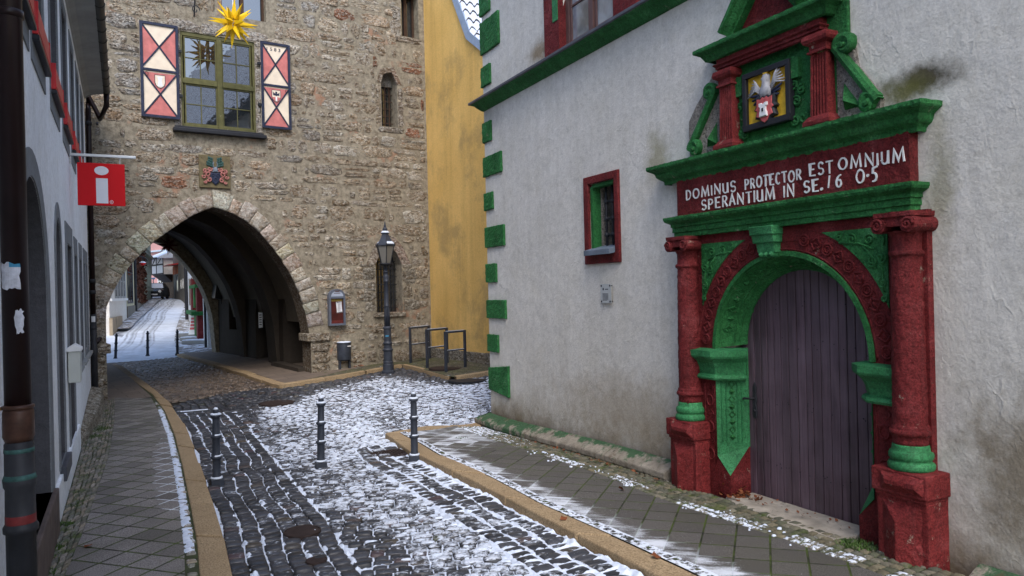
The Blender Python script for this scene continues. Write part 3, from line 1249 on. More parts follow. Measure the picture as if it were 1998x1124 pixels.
KLi_s = KLi + [-.1, 0]
lim = KLi_s[:, 1] < 16.6
ribbon('pavement', ML, np.vstack([KLi_s[lim], [[KLi_s[lim][-1][0] - .10, 17.05]]]), 12, 60, 'slab_left', .0, snow=sn_left)
ribbon('pavement_edging', WB, ML, 6, 60, 'mosssoil', -.012)
ribbon('pavement_joint', KLi_s, KLi, 2, 60, 'mosssoil', -.010)


def sn_right(x, y):
    u = np.clip((x - KRX(y) - .3) / 1.2, 0, 1)
    near = smooth(8.3, 10.2, y)
    return np.clip(near * .95 + (1 - near) * (.80 * (1 - smooth(.08, .34, u)) + .30 * (1 - smooth(.3, .9, u)) + .05), 0, 1)


MR = pxline([(1800, 1150), (1719, 1120.7), (1632, 1089), (1538.4, 1055), (1385.7, 1005.6), (1280.5, 970), (1177, 928), (1078.5, 895), (965.8, 860), (915, 842), (893, 832)])
MR = np.vstack([[4.1, 1.5], MR])
KRi_s = np.vstack([KRi + [.115, 0], [[RETi[1][0], RETi[1][1] - .05]], [[MR[-1][0] + .02, MR[-1][1] + .06]]])
ribbon('pavement.001', KRi_s, MR, 14, 70, 'slab_right', .0, snow=sn_right)
PB = np.array([(5.0, 1.5), (4.98, 3.0), (4.98, 6.5), (4.98, 9), (4.93, 11.0), (4.8, 11.3)])
ribbon('pavement_edging.001', MR, PB, 6, 60, 'mosssoil', -.012)
b = NB('snowy_soil')
col = b.mix(b.ramp(b.noise(14, 6, .7), (.40, 0.0), (.5, 1.0)), (.04, .037, .03), (.72, .77, .86))
M['snowsoil'] = b.done(col, .85, b.bump(b.noise(50, 5), .6, .008))
ribbon('pavement_joint.001', KRi, KRi + [.115, 0], 2, 70, 'snowsoil', .002)
# recess in front of the door and under the portal
g = G()
g.box(lambda x, y, z: (x, y, z), (4.6, 2.6, -.35), (5.75, 6.6, -.03))
tag(g.build('door_forecourt', 'soil'), kind='structure')

# --- small mosaic stones of the pavement edgings
gm = G()


def mosaic(A, B, w_, l_, cols, top=.004, prob=1.0, rnd=.006, covf=None):
    n = max(2, int(max(length(A), length(B)) / l_))
    a = resample(A, n + 1)
    b = resample(B, n + 1)
    for j in range(n):
        wid = np.hypot(*(b[j] - a[j]))
        m_ = max(1, int(round(wid / w_)))
        for i in range(m_):
            if random.random() > prob:
                continue
            sft = random.random() * .4
            t0, t1 = i / m_, (i + 1) / m_
            q = [a[j] + (b[j] - a[j]) * t0, a[j] + (b[j] - a[j]) * t1, a[j + 1] + (b[j + 1] - a[j + 1]) * t1, a[j + 1] + (b[j + 1] - a[j + 1]) * t0]
            q = np.array(q)
            c_ = q.mean(0)
            q = c_ + (q - c_) * .88 + RNG.normal(0, rnd, (4, 2))
            k = random.uniform(.75, 1.25)
            stone(q, float(gnd(c_[0], c_[1])), top + random.gauss(0, .003), h=.03, inset=.009, col=tuple(x * k for x in random.choice(cols)), g_=gm, cov=covf(c_) if covf else 0)


random.seed(5)
MC = [(.30, .27, .22), (.24, .23, .195), (.34, .29, .22), (.20, .20, .15), (.37, .33, .28)]
lo = 3.2
cut = lambda P: P[(P[:, 1] > 3.0)]
WBc = np.array([WLx(s, .035)[:2] for s in np.linspace(-3.4, 10.1, 30)])
MLc = resample(np.vstack([[ML[0]], ML[1:]]), 200)
MLc = MLc[MLc[:, 1] > 3.3]
mosaic(WBc, MLc, .10, .125, [tuple(x * .8 for x in c_) for c_ in MC])
MRc = resample(MR, 200)
MRc = MRc[MRc[:, 1] > 2.4]
PBc = resample(PB, 200)
PBc = PBc[(PBc[:, 1] > 2.4) & (PBc[:, 1] < 11.2)]
def edge_cov(c_):
    d = float(line_dist(c_[:1], c_[1:], MRc)[0])
    far_ = float(smooth(8.6, 10.2, c_[1]))
    return (.62 - .3 * far_) * math.exp(-((d - .08) / (.10 + .25 * far_)) ** 2) * float(smooth(.40, .58, fbm(c_[0] * 1.5, c_[1] * 2.2, 95))) + .35 * far_


mosaic(MRc, PBc, .085, .085, [(c_[0] * .52, c_[1] * .53, c_[2] * .46) for c_ in MC], covf=edge_cov)
tag(gm.build('mosaic_paving', 'mosaic', smooth=True, fix=False, colattr=True), kind='structure')
# snow-filled ladder of small setts behind the right kerb, and the row behind the left one
gm = G()
random.seed(8)
a_ = resample(KRi + [.025, 0], 300)
b_ = resample(KRi + [.095, 0], 300)
sel = (a_[:, 1] > 2.6)
mosaic(a_[sel], b_[sel], .07, .078, [(.05, .048, .045), (.075, .065, .05)], top=.006, prob=.93, rnd=.004, covf=lambda c_: random.uniform(.1, .6))
a_ = resample(KLi - [.085, 0], 300)
b_ = resample(KLi - [.012, 0], 300)
sel = (a_[:, 1] > 3.4) & (a_[:, 1] < 16.5)
mosaic(a_[sel], b_[sel], .075, .10, MC, top=.0, prob=.9, covf=lambda c_: .35 * float(smooth(5.5, 7, c_[1])))
tag(gm.build('sett_row', 'mosaic', smooth=True, fix=False, colattr=True), kind='structure')
# snow lying on the left row
g = G()
x_ = np.linspace(0, 1, 9)
yy = np.arange(6.6, 15.3, .014)
ctr = np.interp(yy, KLi[:, 1], KLi[:, 0]) - .075
pts = []
for y_, c_ in zip(yy, ctr):
    for u_ in x_:
        pts.append((c_ - .035 + u_ * .10, y_, u_))
pts = np.array(pts)
hh = .012 * np.sin(pts[:, 2] * PI) ** .6 * smooth(.30, .5, fbm(pts[:, 0] * 16, pts[:, 1] * 22, 91)) * (1 - .85 * smooth(.5, .95, pts[:, 2] + .5 * (fbm(pts[:, 0] * 5, pts[:, 1] * 40, 92) - .5)))
zg = gnd(pts[:, 0], pts[:, 1]) - .004 + hh * 1.2
g.v = [(p[0], p[1], z_) for p, z_ in zip(pts, zg)]
nx = len(x_)
for j in range(len(yy) - 1):
    for i in range(nx - 1):
        if max(hh[j * nx + i], hh[j * nx + i + 1], hh[(j + 1) * nx + i]) > .0035:
            g.face((j * nx + i, j * nx + i + 1, (j + 1) * nx + i + 1, (j + 1) * nx + i))
tag(g.build('snow_line', 'snow', smooth=True, fix=False), kind='stuff')
# scattered snow lumps on the mossy edging by the white house
g = G()
random.seed(17)
for k in range(130):
    t = random.random()
    y_ = 4.2 + 6.2 * t
    x_c = np.interp(y_, MRc[:, 1], MRc[:, 0]) + random.gauss(.06, .07)
    if fbm(x_c * 2, y_ * 2.2, 95) < .47:
        continue
    r = random.choice([random.uniform(.004, .010), random.uniform(.008, .02)])
    zc = float(gnd(x_c, y_))
    rings = []
    for (rr, h_) in ((1, -.006), (.8, r * .25), (.45, r * .42)):
        rings.append(g.ring([(x_c + r * rr * math.cos(2 * PI * q / 8) * random.uniform(.8, 1.4), y_ + r * rr * math.sin(2 * PI * q / 8) * random.uniform(.8, 1.6), zc + h_ + .006) for q in range(8)]))
    g.bridge(rings[0], rings[1])
    g.bridge(rings[1], rings[2])
    g.face(rings[2])
tag(g.build('snow_lumps', 'snow', smooth=True), kind='stuff')


# --- granite kerbs in lengths of about a metre
def kerb_run(g_, outer, inner, L=1.05, gap=.011, top=.0, h=.16):
    n = max(1, int(length(outer) / L))
    o_ = resample(outer, n * 6 + 1)
    i_ = resample(inner, n * 6 + 1)
    for k in range(n):
        q = list(range(k * 6, k * 6 + 7))
        A = [o_[j].copy() for j in q]
        B = [i_[j].copy() for j in q]
        d = (A[1] - A[0]) / np.hypot(*(A[1] - A[0])) * gap
        A[0] += d
        B[0] += d
        A[-1] -= d
        B[-1] -= d
        dz = random.gauss(0, .006)
        sh_ = random.gauss(0, .006)
        A = [p + sh_ * np.array([1, 0]) for p in A]
        ta = [(p[0], p[1], float(gnd(p[0], p[1])) + top + dz) for p in A]
        tb = [(p[0], p[1], float(gnd(p[0], p[1])) + top + dz) for p in B]
        lo_a = [(p[0], p[1], z - h) for p, (_, _, z) in zip(A, ta)]
        lo_b = [(p[0], p[1], z - h) for p, (_, _, z) in zip(B, tb)]
        ra, rb, la, lb = g_.ring(ta), g_.ring(tb), g_.ring(lo_a), g_.ring(lo_b)
        g_.bridge(ra, rb, False)
        g_.bridge(la, ra, False)
        g_.bridge(rb, lb, False)
        g_.face((ra[0], rb[0], lb[0], la[0]))
        g_.face((ra[-1], rb[-1], lb[-1], la[-1]))


g = G()
kerb_run(g, KLo, KLi)
o = g.build('kerb', 'kerb', bevel=.014)
tag(o, kind='structure')
g = G()
kerb_run(g, KRo[:-1], KRi[:-1], 1.15)
kerb_run(g, np.vstack([KRo[-2:], ]), np.vstack([KRi[-2:], ]), .6)
kerb_run(g, RETo, RETi, .9)
tag(g.build('kerb.001', 'kerb', bevel=.016), kind='structure')
g = G()
nrm_in = lambda P, d: P + np.array([[-.139 * d, .99 * d]])
kerb_run(g, TKo, TKo + np.array([[-.02, .16]]), 1.0)
kerb_run(g, TKo2[:3], TKo2[:3] + np.array([[.10, .09]]), 1.0)
kerb_run(g, TKo2[3:], TKo2[3:] + np.array([[.0, .14]]), 1.0)
kerb_run(g, PKr, PKr + np.array([[.2, .05]]), 1.2)
tag(g.build('kerb.002', 'kerb', bevel=.012), kind='structure')

# --- pavement by the tower and yellow wall (mossy mosaic, laid small)
b = NB('mossy_mosaic')
v1 = b.voro(14, feat='F1', out='Color')
ed = b.voro(14, feat='DISTANCE_TO_EDGE')
bw = b.new('ShaderNodeRGBToBW')
b.put(bw.inputs[0], v1)
col = b.ramp(bw.outputs[0], (.2, (.07, .06, .042)), (.8, (.16, .14, .10)))
col = b.mix(b.ramp(b.noise(1.5, 6, .7), (.4, 0.0), (.6, .85)), col, (.085, .09, .022))
col = b.mix(b.ramp(ed, (.02, 1.0), (.09, 0.0)), col, (.035, .035, .018))
col = b.mix(b.ramp(b.noise(9, 6, .75), (.64, 0.0), (.68, .9)), col, (.75, .8, .88))
M['mossmosaic'] = b.done(col, .9, b.bump(b.ramp(ed, (.0, 0.0), (.15, 1.0)), .6, .02))
back = np.array([TOW.pt(e, 0, .05)[:2] for e in (4.6, 5.4, 6.2, 7.0, 7.9)])
ribbon('pavement.002', TKo, back, 4, 16, 'mossmosaic', -.004)
back2 = np.array([[7.05, 18.6], [7.3, 17.2], [7.5, 15.9], [7.65, 15.1]])
ribbon('pavement.003', TKo2, back2, 4, 16, 'mossmosaic', -.004)
# --- floor of the gateway
b = NB('gateway_slabs')
br = b.new('ShaderNodeTexBrick')
b.put(br.inputs['Vector'], b.rot(b.pos, math.radians(-8)))
br.inputs['Scale'].default_value = 1.0
br.inputs['Brick Width'].default_value = .6
br.inputs['Row Height'].default_value = .4
br.inputs['Mortar Size'].default_value = .008
br.inputs['Color1'].default_value = (.15, .115, .088, 1)
br.inputs['Color2'].default_value = (.19, .145, .11, 1)
br.inputs['Mortar'].default_value = (.05, .04, .03, 1)
M['gateslabs'] = b.done(b.mix(b.ramp(b.noise(2, 5), (.35, 0.0), (.7, .5)), br.outputs[0], (.10, .08, .065)), .75, b.bump(b.noise(40, 4), .3, .005))
gq = G()
random.seed(51)
GP_ = np.vstack([[DRY[0]], KLo[8:], [TOW.pt(.95, 0, 10.6)[:2]], [TOW.pt(3.3, 0, 10.8)[:2]], PKr[::-1], DRY[::-1][1:]])
dn, de = np.array(TOW.n[:2]), np.array(TOW.e[:2])
v = -2.5
while v < 11:
    u = -2 + random.random() * .15
    while u < 5.5:
        du = random.uniform(.13, .19)
        q = np.array([np.array(TOW.p[:2]) + de * a + dn * (b_ + .03 * math.sin(a * 2)) for a, b_ in ((u + .006, v + .006), (u + du - .006, v + .006), (u + du - .006, v + .114), (u + .006, v + .114))])
        c_ = q.mean(0)
        if in_poly(c_[:1], c_[1:], GP_)[0]:
            k = random.uniform(.65, 1.25)
            stone(warp(q), float(road(*c_)), random.gauss(.006, .004), inset=.014, col=tuple(x * k for x in random.choice([(.13, .095, .068), (.10, .075, .057), (.155, .115, .082)])), g_=gq, cov=0)
        u += du
    v += .12
tag(gq.build('gateway_setts', 'cobble', smooth=True, fix=False, colattr=True), kind='structure')
KLp = np.vstack([KLo[7:], [TOW.pt(-.2, 0, 10.6)[:2]]])
PKp = PKr
g = G()
A_ = resample(np.vstack([[DRY[0]], KLo[8:], [TOW.pt(.9, 0, 10.7)[:2]]]), 30)
B_ = resample(np.vstack([PKr, [TOW.pt(3.35, 0, 10.9)[:2]]]), 30)
ra = None
for p, q in zip(A_, B_):
    rr = g.ring([(p[0] + (q[0] - p[0]) * t, p[1] + (q[1] - p[1]) * t, float(road(*(p + (q - p) * t))) - .022) for t in np.linspace(-.05, 1, 9)])
    if ra:
        g.bridge(ra, rr, False)
    ra = rr
tag(g.build('gateway_road', 'soil', smooth=True), kind='structure')
ribbon('gateway_pavement', PKr + np.array([[.18, .05]]), np.array([TOW.pt(5.6, 0, n)[:2] for n in (-.15, 2, 5, 8, 10.9)]), 6, 20, 'gateslabs', -.003)
Lw = np.array([TOW.pt(-2.2, 0, n)[:2] for n in (-1.5, 2, 5, 8, 10.7)])
ribbon('gateway_pavement.001', Lw, np.vstack([[KLi[-3] + [-.02, -.35]], KLi[-2:], [TOW.pt(.75, 0, 10.7)[:2]]]), 5, 20, 'gateslabs', -.003)


# ================================================================== GATE TOWER
TF = lambda e, z, d=0.0: TOW.pt(e, z, d)
tower = thing('gate_tower', TF(2.3, 0, 5), 'old stone gate tower with a pointed archway, standing across the street', 'tower')

ARC = [(.168, 1.90), (.227, 2.03), (.317, 2.26), (.497, 2.59), (.717, 2.88), (.949, 3.13), (1.205, 3.37), (1.518, 3.61), (1.837, 3.84),
       (2.108, 3.99), (2.345, 4.085), (2.60, 4.02), (2.936, 3.87), (3.275, 3.62), (3.619, 3.22), (3.91, 2.80), (4.144, 2.37), (4.318, 1.88),
       (4.431, 1.38), (4.462, 1.13)]


def arc_resample(P, n):
    P = np.array(P)
    d = np.concatenate([[0], np.cumsum(np.hypot(*np.diff(P, axis=0).T))])
    t = np.linspace(0, d[-1], n)
    return np.stack([np.interp(t, d, P[:, 0]), np.interp(t, d, P[:, 1])], 1)


AL = arc_resample([(.155, 1.12), (.158, 1.5)] + ARC[:11], 30)
AR = arc_resample(ARC[10:], 30)
INTR = np.vstack([AL, AR[1:]])                         # intrados, left springing -> apex -> right springing
BL, BR = [(.155, -.6)], [(4.50, -.6), (4.50, .93), (4.47, 1.0)]
ARCHPOLY = [(4.50, -.6)] + [(4.50, 1.0)] + [tuple(p) for p in INTR[::-1]] + [(.155, -.6)]


def offset_curve(P, d):
    P = np.asarray(P)
    t = np.gradient(P, axis=0)
    t /= np.hypot(*t.T)[:, None]
    n = np.stack([-t[:, 1], t[:, 0]], 1)
    return P + n * d


WIN = (1.73, 5.83, 3.33, 7.95)                         # big window, e0 z0 e1 z1
SLIT = arch_pts(6.50, 6.95, 6.33, 7.45, 7.78, 8)
LOWW = arch_pts(6.23, 6.96, 1.55, 2.78, 3.24, 10, True)
TOPR = rect(7.12, 8.75, 7.62, 9.9)
TOPM = rect(2.62, 8.47, 3.62, 9.6)
holes = [ARCHPOLY, rect(*WIN), SLIT, LOWW, TOPR, TOPM]
g = G()
holes_wall(g, TF, rect(-2.6, -.7, 7.78, 10.7), holes, [0, .12, .42, .40, .35, .25])
w_ = g.build('wall', 'mortar', tower)
# back and sides
g = G()
g.box(lambda x, y, z: TF(x, z, y), (7.0, .7, -.5), (7.78, 10.4, 10.7))
g.box(lambda x, y, z: TF(x, z, y), (-2.6, .7, 4.6), (7.0, 10.4, 10.7))
g.box(lambda x, y, z: TF(x, z, y), (-2.9, .7, -.5), (-2.3, 10.4, 4.6))
g.build('tower_body', 'shade_plaster', tower)

# --- courses of limestone blocks
random.seed(31)
PAL = [(.56, .48, .365), (.51, .425, .315), (.60, .545, .455), (.47, .385, .28), (.53, .42, .305), (.62, .585, .51), (.46, .395, .31), (.51, .465, .395)]
EXC = []                                                # excluded outlines (openings grown by their dressings)
EXC.append([(5.0, -.7)] + [tuple(p) for p in offset_curve(INTR, .47)[::-1]] + [(-.35, -.7)])
EXC[0] = [(4.97, -.7), (4.97, 1.2)] + [(max(-.33, p[0]), p[1]) for p in offset_curve(INTR, .42)[::-1].tolist()] + [(-.33, -.7)]
EXC.append(rect(WIN[0] - .16, WIN[1] - .18, WIN[2] + .17, WIN[3] + .20))
EXC.append(arch_pts(6.36, 7.12, 6.2, 7.5, 7.98, 8))
EXC.append(arch_pts(5.92, 7.24, 1.44, 2.78, 3.58, 10, True))
EXC.append(rect(7.0, 8.55, 7.7, 9.9))
EXC.append(rect(2.5, 8.35, 3.75, 9.6))


def blocked(z):
    iv = []
    for P in EXC:
        xs_ = []
        n = len(P)
        for i in range(n):
            (x0, y0), (x1, y1) = P[i], P[(i + 1) % n]
            if (y0 > z) != (y1 > z):
                xs_.append(x0 + (z - y0) * (x1 - x0) / (y1 - y0))
        xs_.sort()
        iv += list(zip(xs_[::2], xs_[1::2]))
    return iv


def free_spans(z0, z1, e0, e1):
    iv = []
    for z in np.linspace(z0, z1, 4):
        iv += blocked(z)
    iv.sort()
    out = []
    a = e0
    for s0, s1 in iv:
        if s0 > a:
            out.append((a, min(s0, e1)))
        a = max(a, s1)
    if a < e1:
        out.append((a, e1))
    return [(p, q) for p, q in out if q - p > .07]


gb = G()


def block(e0, e1, z0, z1, tint=None, proud=.003, rough=.008, corner=.3, fn=None, g_=None, nseg=None, tilt=0.0):
    """one rubble block: wobbly rounded outline, bulging uneven face"""
    g_ = gb if g_ is None else g_
    fn = TF if fn is None else fn
    ce, cz = (e0 + e1) / 2, (z0 + z1) / 2
    hw, hh = (e1 - e0) / 2, (z1 - z0) / 2
    n = 18
    sup = random.uniform(3.2, 7)
    outl = []
    for k in range(n):
        a = 2 * PI * (k + .5) / n
        ca, sa = math.cos(a), math.sin(a)
        r = (abs(ca) ** sup + abs(sa) ** sup) ** (-1 / sup)
        j = 1 + random.gauss(0, .075)
        outl.append((ca * r * hw * j, sa * r * hh * j * (1 + random.gauss(0, .03)) + tilt * ca * hw))
    base = PAL[random.randrange(len(PAL))] if tint is None else tint
    k_ = random.uniform(.8, 1.18)
    g_.col = tuple(x * k_ for x in base)
    pr = proud + random.uniform(-.004, .010)
    sl = random.gauss(0, .012)
    r0 = g_.ring([fn(ce + x, cz + z, .02) for x, z in outl])
    r1 = g_.ring([fn(ce + x * .985, cz + z * .97, -pr * .5) for x, z in outl])
    r2 = g_.ring([fn(ce + x * .90, cz + z * .84, -pr - sl * x / max(hw, .1) + random.gauss(0, rough * .6)) for x, z in outl])
    r3 = g_.ring([fn(ce + x * .55, cz + z * .50, -pr - .006 + random.gauss(0, rough)) for x, z in outl])
    c_ = g_.vert(fn(ce, cz, -pr - .006 + random.gauss(0, rough)))
    g_.bridge(r0, r1)
    g_.bridge(r1, r2)
    g_.bridge(r2, r3)
    for k in range(n):
        g_.face((r3[k], r3[(k + 1) % n], c_))


z = -.15
while z < 10.4:
    hcs = random.choice([.19, .23, .27, .31, .36]) * random.uniform(.9, 1.1)
    for (p, q) in free_spans(z + .01, z + hcs - .01, -2.5, 7.74):
        e = p + random.uniform(0, .05)
        while e < q - .06:
            L = min(random.choice([random.uniform(.2, .5), random.uniform(.45, .95)]), q - e)
            if q - e - L < .12:
                L = q - e
            gap = random.uniform(.012, .045)
            wob = random.gauss(0, .014)
            tint = None
            dp = (e - 5.9) ** 2 / 2.2 + (z - 7.9) ** 2 / 1.6
            if (random.random() < .10 and dp < 1) or random.random() < .010 or (e > 7.0 and 5.5 < z < 8 and random.random() < .3):
                tint = (.40, .19, .115)
            if z > 5.2 and random.random() < .35 and e < 4.5:
                tint = (.45, .43, .395)
            if random.random() < .88 and L > .08:
                if hcs > .26 and random.random() < .30:
                    m_ = random.uniform(.4, .6) * hcs
                    block(e + gap, e + L - gap, z + gap * .7 + wob, z + m_ - gap * .4 + wob, tint, tilt=random.gauss(0, .015))
                    block(e + gap, e + L - gap, z + m_ + gap * .4 + wob, z + hcs - gap * .7 + wob, tint, tilt=random.gauss(0, .015))
                else:
                    block(e + gap, e + L - gap, z + gap * .8 + wob, z + hcs - gap * .8 + wob, tint, tilt=random.gauss(0, .02))
            else:
                for _ in range(2):
                    if L > .2:
                        x_ = e + random.uniform(.05, L - .1)
                        block(x_, x_ + random.uniform(.06, .12), z + .03, z + hcs * .6, tint)
            e += L
    z += hcs
gb.build('masonry', 'masonry', tower, smooth=True, fix=False, colattr=True)

# --- arch ring: wedge stones seen on the face, with their depth as the soffit
gv = G()
random.seed(77)
outer = offset_curve(INTR, .38)


def wedge_run(P, Q, n, d0=-.014, d1=.62, tintf=None):
    """voussoirs between intrados P and extrados Q"""
    cuts = np.linspace(0, len(P) - 1, n + 1) + np.concatenate([[0], RNG.uniform(-.35, .35, n - 1), [0]])
    idx = np.arange(len(P))

    def at(C, t):
        return np.array([np.interp(t, idx, C[:, 0]), np.interp(t, idx, C[:, 1])])
    for k in range(n):
        t0, t1 = cuts[k] + .05, cuts[k + 1] - .05
        ext = random.uniform(.80, 1.10)
        tint = random.choice([(.62, .565, .475), (.59, .535, .445), (.65, .60, .51), (.56, .505, .415)])
        gv.col = tuple(x * random.uniform(.88, 1.08) for x in tint)
        pr = d0 - random.uniform(0, .015)
        a, b_, c_, dd = at(P, t0), at(P, t1), at(Q, t1), at(Q, t0)
        c_ = b_ + (c_ - b_) * ext
        dd = a + (dd - a) * ext * random.uniform(.96, 1.04)
        m1 = (a + b_) / 2
        mm = at(P, (t0 + t1) / 2)
        m2 = (c_ + dd) / 2
        ringf = [a, mm, b_, b_ + (c_ - b_) * .5, c_, m2, dd, dd + (a - dd) * .5]
        ringf = [p + RNG.normal(0, .004, 2) * (0 if i < 3 else 1) for i, p in enumerate(ringf)]
        ce = np.mean(ringf, axis=0)
        rb = gv.ring([TF(p[0], p[1], .05) for p in ringf])
        r1 = gv.ring([TF(p[0], p[1], pr * .4) for p in ringf])
        r2 = gv.ring([TF(*(ce + (p - ce) * .88), pr + random.gauss(0, .004)) for p in ringf])
        r3 = gv.ring([TF(*(ce + (p - ce) * .45), pr - .006 + random.gauss(0, .006)) for p in ringf])
        gv.bridge(rb, r1)
        gv.bridge(r1, r2)
        gv.bridge(r2, r3)
        gv.face(r3)


wedge_run(AL[4:], offset_curve(INTR, .375)[4:30], 11)
wedge_run(AR[:-1], offset_curve(INTR, .375)[29:58], 13)
gv.build('arch_ring', 'ashlar', tower, smooth=True, fix=False, colattr=True)
# jamb stones of the archway below the springing
gb = G()
random.seed(12)
for (x0, x1) in ((-.30, .150), (4.505, 4.96)):
    gb = G()
    z = -.1
    while z < .92:
        h_ = random.uniform(.22, .34)
        h_ = min(h_, .95 - z)
        block(x0 + .01, x1 - .005, z + .012, z + h_ - .012, random.choice([(.38, .33, .26), (.30, .25, .18), (.34, .28, .2)]), proud=.02)
        z += h_
    gb.build('jamb_stone', 'masonry', tower, smooth=True, fix=False, colattr=True)
gb = G()
z = 1.17
while z < 2.0:
    h_ = .34
    block(-.32, .14, z + .01, z + h_ - .01, (.40, .35, .28), proud=.02)
    z += h_
gb.build('jamb_stone', 'masonry', tower, smooth=True, fix=False, colattr=True)
for x0, x1, zz0 in ((-.38, .235, .94), (4.40, 4.98, .93)):
    g = G()
    g.col = (.40, .345, .265)
    g.box(lambda x, y, z: TF(x, z, y), (x0, -.06, zz0), (x1, .6, zz0 + .19))
    o = g.build('impost', 'masonry', tower, colattr=True)
    weather(o, .025, .12, 4, .02)
# soffit and reveal of the archway, then the vaulted passage
g = G()


def skin(P, n0, n1, mi=None, steps=1):
    prev = None
    for k in range(steps + 1):
        d = n0 + (n1 - n0) * k / steps
        r = g.ring([TF(p[0], p[1], d) for p in P])
        if prev:
            g.bridge(prev, r, False, mi)
        prev = r


FULL = np.vstack([[[.155, -.3]], INTR, [[4.50, 1.0], [4.50, -.3]]])
skin(FULL, -.005, .62)
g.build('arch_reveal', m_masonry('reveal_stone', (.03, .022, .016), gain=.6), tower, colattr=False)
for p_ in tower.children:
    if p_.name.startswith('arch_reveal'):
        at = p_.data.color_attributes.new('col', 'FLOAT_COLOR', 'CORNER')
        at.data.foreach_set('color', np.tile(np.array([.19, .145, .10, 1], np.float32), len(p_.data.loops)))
# vault: a wider pointed barrel with ribs across
VA = offset_curve(INTR, .30)
VA[:, 1] += .05
VFULL = np.vstack([[[-.75, -.3]], [[-.75, 1.2]], VA[3:-2], [[4.78, 1.0], [4.78, -.3]]])
g = G()


def front_step(P, Q, n):
    a = g.ring([TF(p[0], p[1], n) for p in P])
    b_ = g.ring([TF(p[0], p[1], n) for p in Q])
    g.bridge(a, b_, False)


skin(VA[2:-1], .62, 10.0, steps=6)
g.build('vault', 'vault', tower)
for (n0, n1) in ((2.9, 3.7), (6.3, 6.9), (9.9, 10.55)):
    g = G()
    ins = offset_curve(INTR, .02 if n1 < 9 else -.02)
    P_ = np.vstack([[[ins[0][0] - .05, -.3]], ins, [[ins[-1][0] + .1, -.3]]])
    Q_ = offset_curve(INTR, .5)
    Q_ = np.vstack([[[-1.2, -.3]], Q_, [[5.2, -.3]]])
    for nn in (n0, n1):
        a = g.ring([TF(p[0], p[1], nn) for p in P_])
        b_ = g.ring([TF(p[0], p[1], nn) for p in Q_])
        g.bridge(a, b_, False)
    skin(P_, n0, n1)
    g.build('rib', 'shade_plaster' if n1 < 9 else 'mortar', tower)
# inner walls with niches
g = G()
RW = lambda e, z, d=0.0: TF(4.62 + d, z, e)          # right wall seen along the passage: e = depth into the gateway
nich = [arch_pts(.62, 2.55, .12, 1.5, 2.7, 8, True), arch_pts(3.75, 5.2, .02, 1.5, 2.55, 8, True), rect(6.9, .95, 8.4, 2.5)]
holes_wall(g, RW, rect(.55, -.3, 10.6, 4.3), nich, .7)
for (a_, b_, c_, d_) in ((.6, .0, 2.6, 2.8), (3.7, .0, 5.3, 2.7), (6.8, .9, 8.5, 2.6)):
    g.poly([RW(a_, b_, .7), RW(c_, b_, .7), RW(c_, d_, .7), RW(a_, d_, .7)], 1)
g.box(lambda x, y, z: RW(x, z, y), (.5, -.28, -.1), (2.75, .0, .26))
g.build('passage_wall', ['shade_plaster', 'wood'], tower)
g = G()
LW = lambda e, z, d=0.0: TF(-.75 - d, z, e)
holes_wall(g, LW, rect(.55, -.3, 10.6, 4.3), [], 0)
g.build('passage_wall', 'shade_plaster', tower)
g = G()
g.box(lambda x, y, z: RW(x, z, y), (7.0, .25, .95), (8.3, .31, 2.5))
for k in range(6):
    g.box(lambda x, y, z: RW(x, z, y), (7.0 + k * .25, .2, .95), (7.06 + k * .25, .26, 2.5))
g.build('passage_window', 'wood', tower)
# back wall around the far arch is the last rib; close the top behind it
g = G()
g.box(lambda x, y, z: TF(x, z, y), (-2.3, 10.38, 4.62), (7.0, 10.55, 10.7))
g.build('rear_wall', 'plaster_grey', tower)

# --- big window: frame, four lights with glazing bars, sill
win = G()
e0, z0, e1, z1 = WIN
ey = .03
bx = lambda a, b_, c_, d_, n0, n1, G_: G_.box(lambda x, y, z: TF(x, z, y), (a, n0, b_), (c_, n1, d_))
em = (e0 + e1) / 2 + .02
zm = 6.86
for a, b_, c_, d_ in ((e0 - .02, z0, e0 + .05, z1), (e1 - .05, z0, e1 + .02, z1), (e0, z1 - .09, e1, z1 + .01), (e0, z0, e1, z0 + .08)):
    bx(a, b_, c_, d_, .02, .12, win)
bx(em - .055, z0, em + .055, z1 - .03, .0, .10, win)
bx(e0 + .03, zm - .055, em - .06, zm + .055, .005, .11, win)
bx(em + .06, zm - .055, e1 - .03, zm + .055, .005, .11, win)
wf = win.build('window', 'olive', tower, bevel=.008)
for (a, c_) in ((e0 + .075, em - .055), (em + .055, e1 - .075)):
    for (b_, d_) in ((z0 + .08, zm - .055), (zm + .055, z1 - .09)):
        s = G()
        t_ = .028
        for q in ((a, b_, a + t_, d_), (c_ - t_, b_, c_, d_), (a + t_, b_, c_ - t_, b_ + t_), (a + t_, d_ - t_, c_ - t_, d_)):
            bx(*q, .035, .085, s)
        mx_ = (a + c_) / 2
        mz_ = (b_ + d_) / 2
        bx(mx_ - .009, b_ + t_, mx_ + .009, d_ - t_, .045, .075, s)
        bx(a + t_, mz_ - .009, c_ - t_, mz_ + .009, .047, .073, s)
        so = s.build('casement', 'olive', wf)
        p_ = G()
        p_.poly([TF(a + .01, b_ + .01, .066), TF(c_ - .01, b_ + .01, .066), TF(c_ - .01, d_ - .01, .066), TF(a + .01, d_ - .01, .066)])
        p_.build('pane', 'glass', wf)
g = G()
bx(e0 - .20, z0 - .13, e1 + .20, z0 - .045, -.16, .05, g)
bx(e0 - .16, z0 - .045, e1 + .16, z0 + .01, -.07, .05, g)
sl = g.build('window_sill', 'black', tower, bevel=.015)
